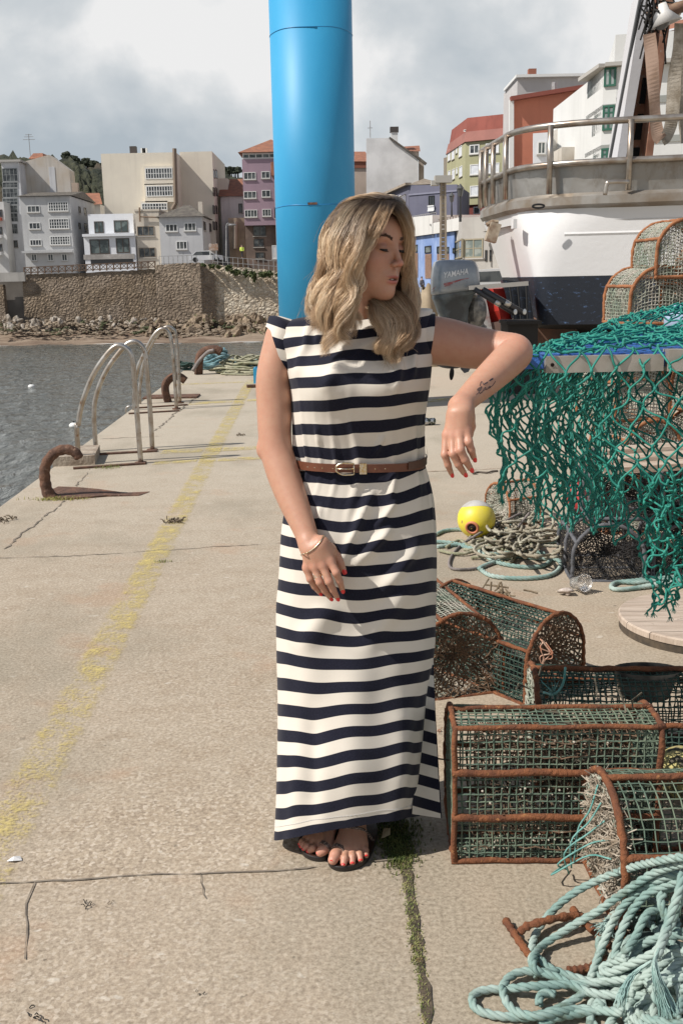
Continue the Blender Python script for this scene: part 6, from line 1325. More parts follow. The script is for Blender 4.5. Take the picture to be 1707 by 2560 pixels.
dup(U, stack_pos(1765, 800, 5.9), R(104), lab[9])
dup(U, stack_pos(1790, 735, 6.2), R(97), lab[10])
for k in range(3):
    dup(U, (u2[0] - .16 + .07 * (k % 2), 5.75 + .05 * (k % 3), .32 * k), R(99 + 5 * k), lab[k])
for k in range(3): dup(U, (u2[0] + .32 + .04 * k, 5.85, .33 * k), R(92 + 6 * k), lab[6 + k])
# black pots
K = make_trap('black netted pot with grey frame at floor level under the green net, left one', .46, .34, .285, (0, 0, 0), frame=FK, net=NK, cell=.017, nr=.0013, fr=.010, group='black netted pots under the green net', cat='crab pot', name='crab_pot', hoops=3)
kb = G(1540, 1452); K.location = (kb[0] - .03, kb[1] + .22, 0); K.rotation_euler = (0, 0, R(86)); WM[K.name] = Matrix.Translation(K.location) @ Matrix.Rotation(R(86), 4, 'Z')
dup(K, (kb[0] + .06, kb[1] + .26, .30), R(84), 'black netted pot stacked on top of the lower left one'); dup(K, (kb[0] + .38, kb[1] + .22, 0), R(82), 'black netted pot at floor level behind the hanging net tail'); dup(K, (kb[0] + .46, kb[1] + .3, .30), R(86), 'upper black netted pot at the right edge')
# planks on the pots
m = MB(); PW = mat('weathered_plank', (.46, .38, .30), .85, col2=(.36, .27, .20), scale=2.5, squash=(1, 9, 9), bump=.6, bscale=30, bdist=.004)
for k in range(3): a, b = P(1500, 1130 + 22 * k, 4.75 - .12 * k), P(1900, 1105 + 22 * k, 4.75 - .12 * k); m = MB(); m.beam(a, b, .11, .03); tag(m.build('plank', PW), ['rear weathered plank lying on the black pots', 'middle weathered plank lying on the black pots', 'front weathered plank lying on the black pots'][k], 'plank')
# floats
def buoy(label, c, r, col, patch=None, ring=None, axis=(0, -.8, -.6)):
    t = thing('float_buoy', label, 'buoy', tuple(c)); m = MB(); m.ball(c, r, (1, 1, 1), 32, 22); m.build('float', col, t, smooth=True)
    ax = np.array(axis, float); ax /= np.linalg.norm(ax)
    if ring is not None:
        q = np.array(Vector((0, 0, 1)).rotation_difference(Vector(ax)).to_matrix())
        a = np.linspace(0, 2 * math.pi, 33)[:-1]; m = MB(); p = np.stack([r * .30 * np.cos(a), r * .30 * np.sin(a), np.full(32, r * .955)], -1) @ q.T + c; m.tubes(p[None], r * .075, 8, closed=True); m.build('rim', ring, t, smooth=True)
        m = MB(); m.lathe([(0, r * 1.0), (r * .24, r * .985), (r * .24, r * .9)], c, 20, ax); m.build('hole', mat('hole_dark', (.02, .01, .008), .9), t, smooth=True)
    if patch is not None:
        q = np.array(Vector((0, 0, 1)).rotation_difference(Vector((.15, .45, .9))).to_matrix()); th = np.linspace(0, 1.02, 12); a = np.linspace(0, 2 * math.pi, 41)[:-1]
        g = np.array([[[r * 1.006 * math.sin(x * (1 + .09 * math.sin(2 * b_))) * math.cos(b_), r * 1.006 * math.sin(x * (1 + .09 * math.sin(2 * b_))) * math.sin(b_), r * 1.006 * math.cos(x * (1 + .09 * math.sin(2 * b_)))] for b_ in a] for x in th]); m = MB(); m.grid(g @ q.T + c, cv=True); m.build('faded_patch', patch, t, smooth=True)
    return t
YB = mat('buoy_yellow', (.72, .60, .04), .45, col2=(.66, .55, .08), scale=12, col3=(.35, .22, .08), scale3=26, t3=.66)
c = G(1195, 1354); buoy('bright yellow float with a grey patch and orange rimmed hole', (c[0], c[1] + .09, .108), .108, YB, mat('buoy_grey', (.47, .45, .42), .6, col2=(.38, .36, .33), scale=14), mat('rim_orange', (.55, .20, .10), .6), axis=(-.36, -.93, -.26))
buoy('red float lying behind the black pots under the green net', P(1468, 1245, 5.15), .115, mat('buoy_red', (.50, .03, .03), .4, col2=(.38, .05, .05), scale=6))
c = P(1703, 1950, 2.52); buoy('dirty faded yellow float wedged between the traps at the right edge', (c[0], c[1], .10), .075, mat('buoy_old', (.48, .42, .16), .8, col2=(.30, .24, .12), scale=14, col3=(.07, .06, .04), scale3=30, t3=.5, bump=.8, bscale=60, bdist=.004))
buoy('pale blue float on the trap stack at the right edge', P(1700, 800, 5.64), .09, mat('buoy_blue', (.32, .40, .55), .5))
# wooden reel disc
c = G(1742, 1545, .05); t = thing('cable_reel_disc', 'round weathered wooden cable reel disc lying at the right edge', 'wooden disc', (c[0], c[1], 0))
s = NT('disc_wood'); vec = s.obj((1, 9, 1)); col = s.mix(s.ramp(s.noise(5, 6, .6, vec=vec, dist=.6), [(.38, 0.), (.62, 1.)]), (.50, .41, .33), (.37, .29, .225)); col = s.mix(s.ramp(s.noise(16, 4, vec=s.obj((1, 2.5, 1))), [(.66, 0.), (.70, 1.)]), col, (.16, .11, .08))
tcn = s.n('SeparateXYZ'); s.put(tcn.inputs[0], s.obj()); seam = s.math('LESS_THAN', s.math('ABSOLUTE', s.math('SUBTRACT', s.math('FRACT', s.math('MULTIPLY', tcn.outputs['Y'], 8)), .5)), .012); col = s.mix(seam, col, (.05, .04, .03)); s.bump(s.noise(30, 4, vec=vec), .5, .004); DW_ = s.fin(col, .85)
m = MB(); m.lathe([(0, .062), (.312, .062), (.318, .056), (.318, .034), (0, .034)], (c[0], c[1], 0), 64); m.build('top_layer', DW_, t)
m = MB(); m.lathe([(0, .0335), (.314, .0335), (.314, .0), (0, .0)], (c[0], c[1], 0), 64); m.build('bottom_layer', mat('disc_dark', (.10, .075, .05), .9, col2=(.05, .04, .03), scale=20), t)
# ropes in the middle
def gpath(fn, pts, n=60, z=.01):
    return catmull([G(*fn(p[0], p[1]), p[2] if len(p) > 2 else z) for p in pts], n)
t_ = thing('rope_tangle', 'tangle of teal and tan ropes around the yellow float', 'rope', tuple(G(1300, 1345))); m = MB()
for pts in ([(90, 1330), (150, 1305), (260, 1300), (400, 1340), (560, 1350), (700, 1370), (840, 1370)], [(350, 1530), (420, 1500), (560, 1460), (700, 1470), (820, 1480), (830, 1530), (760, 1575), (600, 1590), (430, 1575), (350, 1530)],
            [(360, 1430), (450, 1490), (600, 1520), (730, 1515), (775, 1470), (700, 1430), (560, 1420)], [(90, 1370), (200, 1380), (350, 1420), (440, 1370), (520, 1290), (620, 1240), (760, 1200)], [(100, 1400), (260, 1390), (380, 1440), (500, 1440), (640, 1420)]):
    laid_rope(m, gpath(D1, [(x, y, .012) for x, y in pts], 90), .0115)
m.build('teal_rope', TEAL, t_, smooth=True); m = MB()
for k in range(34):
    cx_, cy_ = rng.uniform(430, 800), rng.uniform(1250, 1430); rx, ry = rng.uniform(60, 170), rng.uniform(25, 75); a0 = rng.uniform(0, 6); a = np.linspace(a0, a0 + rng.uniform(2.5, 5.5), 8)
    laid_rope(m, gpath(D1, [(cx_ + rx * math.cos(q), cy_ + ry * math.sin(q), .015 + .12 * rng.random() * math.exp(-((cx_ - 650) / 160) ** 2)) for q in a], 60), .0078)
m.build('tan_rope', TAN, t_, smooth=True); m = MB()
for k in range(9):
    x0, y0 = rng.uniform(90, 400), rng.uniform(1350, 1460); laid_rope(m, gpath(D1, [(x0 + 70 * j + rng.normal() * 12, y0 - 6 * j + rng.normal() * 22, .012 + .01 * rng.random()) for j in range(6)], 50), .009)
m.build('olive_rope', OLIVE, t_, smooth=True)
m = MB(); laid_rope(m, gpath(D1, [(600, 1200, .10), (520, 1240, .09), (420, 1285, .06), (330, 1335, .05), (240, 1395, .01), (180, 1470, .01), (190, 1530, .01), (330, 1530, .01), (450, 1490, .01), (530, 1400, .02), (580, 1290, .05), (650, 1200, .1)], 120), .0075)
tag(m.build('grey_line', GREYR, smooth=True), 'thin grey line looping from the yellow float onto the bare concrete', 'rope')
m = MB()
for k in range(3): laid_rope(m, gpath(D1, [(1600, 1560 + 14 * k, .012), (1450, 1575 + 12 * k, .012), (1300, 1600 + 8 * k, .012), (1180, 1612, .012), (1138, 1632 + 4 * k, .012), (1165, 1655, .012), (1260, 1650, .012), (1400, 1625 + 4 * k, .012), (1600, 1600, .012)], 80), .0105)
tag(m.build('aqua_rope', TEAL, smooth=True), 'pale aqua rope loop behind the wooden disc', 'rope')
# big rope pile
t_ = thing('rope_pile', 'large pile of thick faded teal rope in the bottom right corner', 'rope', tuple(G(1620, 2440)))
RP = [[(1600, 495, .30), (1500, 505, .28), (1400, 525, .25), (1270, 555, .20), (1130, 600, .15), (990, 660, .11), (860, 730, .08), (750, 820, .05), (660, 920, .025), (610, 1010, .012), (590, 1100, .012), (592, 1190, .012), (620, 1260, .02)],
      [(1600, 540, .28), (1530, 550, .26), (1400, 590, .22), (1280, 660, .18), (1150, 750, .13), (1010, 850, .08), (880, 925, .05), (760, 1000, .03), (660, 1070, .018), (610, 1130, .03), (600, 1195, .04), (640, 1240, .03), (760, 1240, .02)],
      [(1620, 600, .24), (1530, 610, .22), (1420, 640, .20), (1310, 700, .16), (1200, 790, .12), (1120, 900, .08), (1070, 1010, .05), (1030, 1110, .03), (1000, 1200, .02), (970, 1280, .015)],
      [(1600, 640, .22), (1460, 680, .19), (1330, 740, .16), (1240, 840, .12), (1180, 950, .09), (1140, 1060, .06), (1120, 1160, .04), (1080, 1240, .03)],
      [(1620, 700, .24), (1540, 790, .20), (1500, 900, .17), (1450, 1010, .15), (1400, 1100, .14), (1250, 1180, .10), (1100, 1240, .06), (1040, 1230, .05), (1080, 1190, .06), (1200, 1150, .10)],
      [(1560, 600, .26), (1545, 700, .24), (1500, 830, .21), (1460, 950, .18), (1430, 1040, .17), (1400, 1150, .16)],
      [(1440, 730, .18), (1420, 770, .17), (1440, 850, .16), (1460, 900, .15)], [(1430, 640, .17), (1380, 690, .16), (1400, 740, .16), (1470, 700, .17), (1600, 680, .2)],
      [(1420, 830, .12), (1350, 850, .12), (1300, 920, .11), (1260, 1010, .09), (1200, 1100, .08), (1130, 1190, .05)],
      [(420, 1352, .012), (320, 1352, .012), (230, 1375, .012), (205, 1420, .012), (235, 1480, .012), (330, 1515, .012), (450, 1530, .012), (580, 1530, .012), (720, 1495, .016), (850, 1430, .02), (930, 1370, .025)],
      [(420, 1352, .014), (560, 1335, .03), (720, 1325, .03), (850, 1320, .03), (1000, 1310, .035), (1150, 1290, .05), (1300, 1280, .08)],
      [(400, 1340, .02), (440, 1280, .02), (520, 1240, .022), (620, 1240, .025), (740, 1270, .03), (860, 1330, .03), (1000, 1380, .03), (1150, 1390, .04), (1250, 1380, .06)],
      [(400, 1340, .022), (420, 1420, .02), (480, 1490, .022), (600, 1525, .03), (760, 1500, .03), (900, 1480, .02), (1050, 1490, .03), (1180, 1500, .05)],
      [(640, 1150, .02), (700, 1210, .02), (820, 1260, .02), (960, 1300, .02), (1100, 1310, .03), (1260, 1300, .06)],
      [(640, 1450, .02), (640, 1400, .022), (690, 1375, .022), (740, 1390, .02)], [(640, 1580, .012), (760, 1530, .02), (900, 1505, .02), (1060, 1470, .03), (1020, 1430, .04), (1000, 1460, .03), (1080, 1500, .03)],
      [(1600, 1100, .14), (1500, 1130, .12), (1420, 1200, .11), (1330, 1260, .10), (1240, 1350, .06), (1180, 1420, .05)], [(1620, 1250, .12), (1500, 1300, .11), (1390, 1370, .08), (1300, 1450, .05), (1200, 1560, .03)]]
m = MB()
for pts in RP: laid_rope(m, gpath(D3, pts, 110), .0090)
for k in range(44):
    cx_, cy_ = rng.uniform(1180, 1620), rng.uniform(950, 1560); rx, ry = rng.uniform(90, 260), rng.uniform(60, 190); a0 = rng.uniform(0, 6); tilt = rng.uniform(-.9, .3); a = np.linspace(a0, a0 + rng.uniform(2, 4.5), 8); zc = .015 + max(0, (cx_ - 1050) / 600) * .13 * rng.random()
    pts = []
    for q in a: x, y = rx * math.cos(q), ry * math.sin(q); x, y = cx_ + x * math.cos(tilt) - y * math.sin(tilt), cy_ + x * math.sin(tilt) + y * math.cos(tilt); pts.append((x, y, max(.012, zc * np.clip((x - 950) / 400, .05, 1.2))))
    laid_rope(m, gpath(D3, pts, 70), .0088)
m.build('rope', TEAL, t_, smooth=True)
m = MB()
def fray(m, pts, n, spread, r=.0011):
    p = gpath(D3, pts, 16)
    for k in range(n): off = rng.normal(size=3) * spread; w_ = np.linspace(.1, 1, 16)[:, None] ** 1.3; m.tube(p + off * w_ + rng.normal(size=(16, 3)) * .0008, r, 3)
fray(m, [(1410, 1090, .19), (1380, 1180, .17), (1400, 1300, .15), (1440, 1420, .12), (1470, 1530, .10)], 60, .009); FRM = rope_mat('frayed_teal', (0.24, .38, .35), (.38, .50, .46), (.2, .27, .22)); m.build('frayed_end', FRM, t_); m = MB(); fray(m, [(1360, 1170, .16), (1250, 1250, .13), (1190, 1340, .11), (1160, 1440, .08)], 45, .007)
m.build('frayed_end', FRM, t_); m = MB()
fray(m, [(1100, 900, .05), (1070, 940, .05), (1060, 970, .04)], 50, .012)
m.build('frayed_end', FRM, t_)
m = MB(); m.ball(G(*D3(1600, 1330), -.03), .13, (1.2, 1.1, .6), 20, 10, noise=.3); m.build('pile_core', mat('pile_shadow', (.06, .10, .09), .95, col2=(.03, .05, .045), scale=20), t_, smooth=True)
# broken rusty hoop
t_ = thing('broken_trap_frame', 'broken rusty trap hoop lying flat on the concrete left of the rope pile', 'rusty frame', tuple(G(*D3(700, 1050)))); m = MB()
for pts in ([(420, 905, .012), (470, 980, .012), (530, 1070, .012), (590, 1150, .010)], [(510, 985, .03), (560, 945, .04), (640, 920, .05), (740, 895, .05), (840, 880, .04), (920, 885, .03)], [(855, 835, .012), (900, 890, .012), (960, 950, .012), (1040, 1020, .012), (1090, 1070, .012)], [(820, 1232, .012), (900, 1225, .012), (980, 1205, .012), (1080, 1150, .012)]):
    p = gpath(D3, pts, 30); m = MB(); m.tube(p, .0088 * (1 + .14 * np.sin(np.arange(30) * 1.3) + .08 * rng.normal(size=30)), 9); m.build('bar', RUST, t_, smooth=True)
# cup, can, cigarette, cable
t_ = thing('plastic_cup', 'crushed clear plastic cup lying on the concrete by the black pots', 'cup', tuple(G(1450, 1475)))
s = NT('clear_plastic'); s.fin((.8, .78, .75), .15, Transmission_Weight=.75, Alpha=.75); PC = s.m
m = MB(); c = G(1445, 1480); a0 = np.array([c[0], c[1], .045]); m.lathe([(.0, -.035), (.028, -.035), (.030, 0), (.040, .045), (.043, .047), (.041, .044), (.031, 0), (.0, -.030)], a0, 26, (.35, -.8, .25)); m.build('shell', PC, t_, smooth=True)
m = MB(); m.ball(G(1420, 1478, .018), .028, (1.3, .9, .6), 14, 9, noise=.7); tag(m.build('crumpled_film', mat('film_white', (.55, .48, .42), .35, col2=(.4, .33, .28), scale=60), smooth=True), 'crumpled pale film beside the plastic cup', 'litter')
t_ = thing('drink_can', 'crushed silver and green drink can lying just right of her waist', 'can', tuple(G(1070, 1062)))
m = MB(); c = G(1071, 1064); a = np.arange(20) * 2 * math.pi / 20; g = np.array([[[x, r * math.cos(q) * (1 + .10 * math.sin(3 * q + x * 60)), r * math.sin(q) * (1 + .12 * math.sin(2 * q + x * 40))] for q in a] for x, r in ((-.062, .0), (-.062, .025), (-.055, .033), (-.02, .033), (.0, .028), (.03, .033), (.055, .033), (.062, .025), (.062, 0))]) * 1.15
g = g @ np.array(Matrix.Rotation(.2, 3, 'Z')).T + [c[0], c[1] + .03, .038]; m.grid(g, cv=True); m.build('shell', mat('can_metal', (.50, .50, .50), .3, .8, col2=(.06, .07, .05), scale=30, lo=.48, hi=.54, col3=(.25, .38, .10), scale3=26, t3=.58), t_, smooth=True)
m = MB(); a, b = G(1112, 1923, .004), G(1126, 1936, .004); m.cyl(a, b, .0038, sides=10); tag(m.build('cigarette_end', mat('cig', (.62, .45, .25), .8, col2=(.7, .68, .62), scale=60)), 'cigarette end on the concrete left of the big trap', 'cigarette end')
m = MB(); m.tube(gpath(D1, [(318, 960, .008), (350, 955, .008), (400, 958, .01), (430, 950, .01), (462, 948, .008)], 20), .007, 6); m.ball(G(*D1(322, 960), .012), .016, (1.3, 1, .6), 8, 6); tag(m.build('cable_bit', mat('cable_bit', (.10, .08, .065), .9)), 'short dark piece of cable on the concrete below her hanging hand', 'cable')
clump('weed_wisp', 'small reddish twig wisp on the concrete left of the big trap', 1100, 1830, .02, mat('twig_red', (.25, .10, .05)), 6)

TZ = 1.262; tab = [(.42, 2.468), (1.75, 2.468), (2.0, 3.42), (.98, 3.42)]
t_ = thing('work_table', 'high metal framed work table with blue top hidden under the green net', 'table', (1.2, 2.9, 0))
m = MB(); m.prism(tab, TZ - .035, TZ); m.build('blue_top', mat('tarp_blue', (.02, .08, .34), .38, col2=(.05, .16, .50), scale=9, bump=.8, bscale=14, bdist=.02), t_)
ALU = mat('aluminium_beam', (.47, .43, .38), .5, .45, col2=(.36, .32, .27), scale=14)
a, b = P(1362, 914, 2.455), P(1655, 903, 2.455); m = MB(); m.box(((a[0] + b[0]) / 2, 2.460, (a[2] + b[2]) / 2), (b[0] - a[0], .03, .040)); m.build('front_beam', ALU, t_)
m = MB(); m.box((b[0] + .30, 2.465, b[2] + .002), (.58, .045, .052)); m.build('front_beam', ALU, t_)
m = MB(); m.cyl((P(1385, 912, 2.42)[0], 2.442, P(1385, 912, 2.45)[2]), (P(1385, 912, 2.42)[0], 2.450, P(1385, 912, 2.42)[2]), .0045, sides=12); m.build('bolt', mat('hole_dark', (.02, .01, .008)), t_)
for x, y in ((1.4, 2.62), (1.7, 2.6), (1.62, 3.33), (1.93, 3.35)): m = MB(); m.beam((x, y, 0), (x, y, TZ - .036), .04, .04, (0, 1, 0)); m.build('leg', mat('leg_dark', (.06, .06, .06), .6), t_)
s = NT('net_green'); w = s.obj(world=True); col = s.mix(s.ramp(s.noise(14, 5, vec=w), [(.4, 0.), (.62, 1.)]), (.010, .175, .135), (.02, .26, .195)); s.bump(s.noise(700, 2, vec=w), .6, .0015); NETM = s.fin(col, .62)
NT_ = thing('fishing_net', 'bright green knotted fishing net draped over the blue topped table', 'fishing net', (1.0, 2.6, TZ))
def diamond(nu, nv, S, r, jit=.006, sag=.006, skip=0.0, tass=0, knots=True):
    """diamond net on surface S(u, v) -> xyz"""
    X = np.zeros((nv + 1, nu + 1, 3))
    for j in range(nv + 1):
        for i in range(nu + 1): X[j, i] = S((i + .5 * (j % 2)) / nu, j / nv)
    X += rng.normal(size=X.shape) * jit
    a, b = [], []
    for j in range(nv):
        for i in range(nu + 1):
            a.append(X[j, i]); b.append(X[j + 1, i])
            k = i + 1 if j % 2 else i - 1
            if 0 <= k <= nu: a.append(X[j, i]); b.append(X[j + 1, k])
    a, b = np.array(a), np.array(b); keep = rng.random(len(a)) >= skip; a, b = a[keep], b[keep]
    n = 8; t = np.linspace(0, 1, n)[None, :, None]; ln = np.linalg.norm(b - a, axis=1)[:, None, None]
    bow = rng.normal(size=(len(a), 1, 3)) * sag + np.array([0, 0, -.3 * sag]); s2 = rng.normal(size=(len(a), 1, 3)) * sag * .6
    p = a[:, None] * (1 - t) + b[:, None] * t; ssm = (t * t * (3 - 2 * t) - t) * 1.15; p[..., 0:1] += (b - a)[:, None, 0:1] * ssm; p = p + bow * np.sin(t * math.pi) + s2 * np.sin(2 * t * math.pi)
    m = MB(); m.tubes(p, r, 6, caps=False)
    if knots:
        for q in X.reshape(-1, 3): m.ball(q, r * 1.75, (1, 1, 1.3), 7, 5)
    m.build('netting', NETM, NT_, smooth=True)
    if tass:
        for i in range(nu + 1):
            if rng.random() > tass: continue
            m = MB()
            q = X[nv, i]; L = rng.uniform(.012, .03); e = q + [rng.normal() * .012, rng.normal() * .008, -L]; m.tube(np.array([q, (q + e) / 2 + rng.normal(size=3) * .003, e]), r, 6)
            for k in range(16): m.tube(np.array([e, e + [rng.normal() * .005, rng.normal() * .005, -.014 * rng.uniform(.5, 1.2)]]), .0007, 3)
            m.build('tassel', NETM, NT_)
RN = .0027
hump = lambda x, y: TZ + .012 + .085 * math.exp(-((y - 3.15) / .35) ** 2) * min(1, max(0, (x - .75) / .4)) + .012 * math.sin(x * 11 + y * 7)
def S_top(u, v):    # over the top from the back edge to the front edge and down the front
    L = .98 + .30; d = v * L
    if d < .98:
        y = 3.42 - d; xl = .42 + (y - 2.45) * .578; x = xl - .01 + (1.72 - xl) * u; return (x, y, hump(x, y))
    q = d - .98; x = .40 + 1.32 * u; k = min(1, q / .012); zb = TZ + .012 - q * (1 + .10 * math.sin(u * 9)); return (x + .012 * math.sin(q * 20 + u * 11), 2.45 - .035 * k - .018 * math.sin(u * 17 + q * 9) - .02 * (q / .3), zb)
diamond(19, 30, S_top, RN, .0048, .0042, tass=.8)
diamond(17, 22, lambda u, v: (.46 + (2.5 + .9 * (1 - v) - 2.45) * .578 + (1.25) * u, 2.5 + .9 * (1 - v), hump(.5 + 1.2 * u, 2.5 + .9 * (1 - v)) + .006 + .012 * math.sin(u * 9 + v * 4) ** 2), RN, .006, .004, skip=.1)
def S_left(u, v):   # bunched net hanging down the left side
    s_ = u; X0, Y0 = .42 + .56 * s_, 2.45 + .97 * s_; top = TZ + .015; zb = np.interp(s_, [0, .1, .25, .5, .8, 1], [.93, .90, .83, .72, .66, .62]); z = top + (zb - top) * v
    fold = .030 * math.sin(s_ * 25 + v * 2) * min(1, v * 3); out = .05 * math.sin(min(1, v * 1.3) * math.pi) * (1 - .6 * s_) + .035 * min(1, v * 4)
    return (X0 - out + .022 + fold * .5 - .03 * (1 - s_) * v, Y0 - fold * .8, z)
diamond(34, 14, S_left, RN, .0032, .0022, tass=.3)
diamond(17, 10, lambda u, v: tuple(np.array(S_left(u * .8 + .05, v * .92)) + [.045 + .02 * math.sin(v * 9), -.02, 0]), RN, .006, .004, skip=.1)
def S_in(u, v):     # loose inner layer hanging in the shade below the front edge
    x = .55 + .95 * u; zb = .86 - .10 * math.sin(u * 3.0); return (x + .02 * math.sin(v * 9 + u * 7), 2.62 + .12 * math.sin(u * 5 + v * 3), TZ - .04 + (zb - TZ) * v)
diamond(18, 11, S_in, RN, .008, .005)
diamond(16, 9, lambda u, v: tuple(np.array(S_in(u, v)) + [.05, .28, -.05 * v]), RN, .008, .005)
def S_tail(u, v):   # long tail hanging at the right edge
    x = 1.00 + .40 * u * (1 - .35 * v) + .01 * math.sin(v * 12); z = 1.0 - .48 * v * (1 - .30 * u); x -= .10 * v; return (x * (1 - .10 * v), 2.42 + .03 * math.sin(u * 12 + v * 4) - .02 * v, z)
# the tail sits where the photo shows it: px 1600-1707
def S_tail(u, v):
    px = np.interp(v, [0, .35, .7, 1], [1590, 1612, 1618, 1632]) + u * np.interp(v, [0, .5, 1], [260, 200, 120]); py = 1190 + v * 330 - u * 60 * v; p = P(px, py, 2.44 + .04 * math.sin(u * 14 + v * 5)); return tuple(p)
diamond(9, 12, S_tail, RN, .009, .008, tass=.9)
# ================================================================ THE WOMAN
def v3(*a): return np.array(a, float)
def smin(a, b, k): h = np.clip(.5 + .5 * (b - a) / k, 0, 1); return b * (1 - h) + a * h - k * h * (1 - h)
class Cap:      # tapered capsule
    def __init__(s, a, b, ra, rb, flat=None, fax=None):
        s.a, s.b, s.ra, s.rb = np.array(a, float), np.array(b, float), ra, rb; s.c = (s.a + s.b) / 2; s.R = np.linalg.norm(s.b - s.a) / 2 + max(ra, rb); s.flat = flat; s.fax = None if fax is None else np.array(fax, float) / np.linalg.norm(fax)
    def __call__(s, p):
        if s.flat: d = (p - s.c) @ s.fax; p = p + d[:, None] * s.fax * (s.flat - 1)
        ab = s.b - s.a; t = np.clip(((p - s.a) @ ab) / max(1e-12, ab @ ab), 0, 1); return np.linalg.norm(p - s.a - t[:, None] * ab, axis=1) - (s.ra + (s.rb - s.ra) * t)
class Chain:    # smooth limb: closest point on a fine polyline with varying radius
    def __init__(s, pts, rad, n=None):
        n = n or 5 * len(pts); q = catmull(np.column_stack([np.array(pts), rad]), n); s.p, s.r = q[:, :3], q[:, 3]; s.c = (s.p.max(0) + s.p.min(0)) / 2; s.R = np.linalg.norm(s.p - s.c, axis=1).max() + s.r.max()
    def __call__(s, P_):
        d = None
        for a, b, ra, rb in zip(s.p[:-1], s.p[1:], s.r[:-1], s.r[1:]):
            ab = b - a; t = np.clip(((P_ - a) @ ab) / max(1e-12, ab @ ab), 0, 1); q = np.linalg.norm(P_ - a - t[:, None] * ab, axis=1) - (ra + (rb - ra) * t); d = q if d is None else np.minimum(d, q)
        return d
class Ell:
    def __init__(s, c, r, M=None): s.c = np.array(c, float); s.r = np.array(r, float); s.M = np.eye(3) if M is None else np.array(M); s.R = max(r)
    def __call__(s, p):
        q = (p - s.c) @ s.M.T if s.M is not None else p - s.c; k0 = np.linalg.norm(q / s.r, axis=1); k1 = np.linalg.norm(q / s.r ** 2, axis=1); return k0 * (k0 - 1) / np.maximum(k1, 1e-9)
ASM = []       # assemblies: (list of (prim, k, sign), spheres)
def assembly(items, fingers=()):
    ASM.append((items, fingers))
def field(p, asm, h):
    items, fingers = asm; d = None
    for pr, k, sg in items:
        q = pr(p)
        if d is None: d = q
        elif sg > 0: d = smin(d, q, k)
        else: d = -smin(-d, q, k)
    if fingers:
        base = d
        for f, k in fingers:
            q = f[0](p)
            for e in f[1:]: q = smin(q, e(p), .004)
            d = np.minimum(d, smin(base, q, k))
    return d
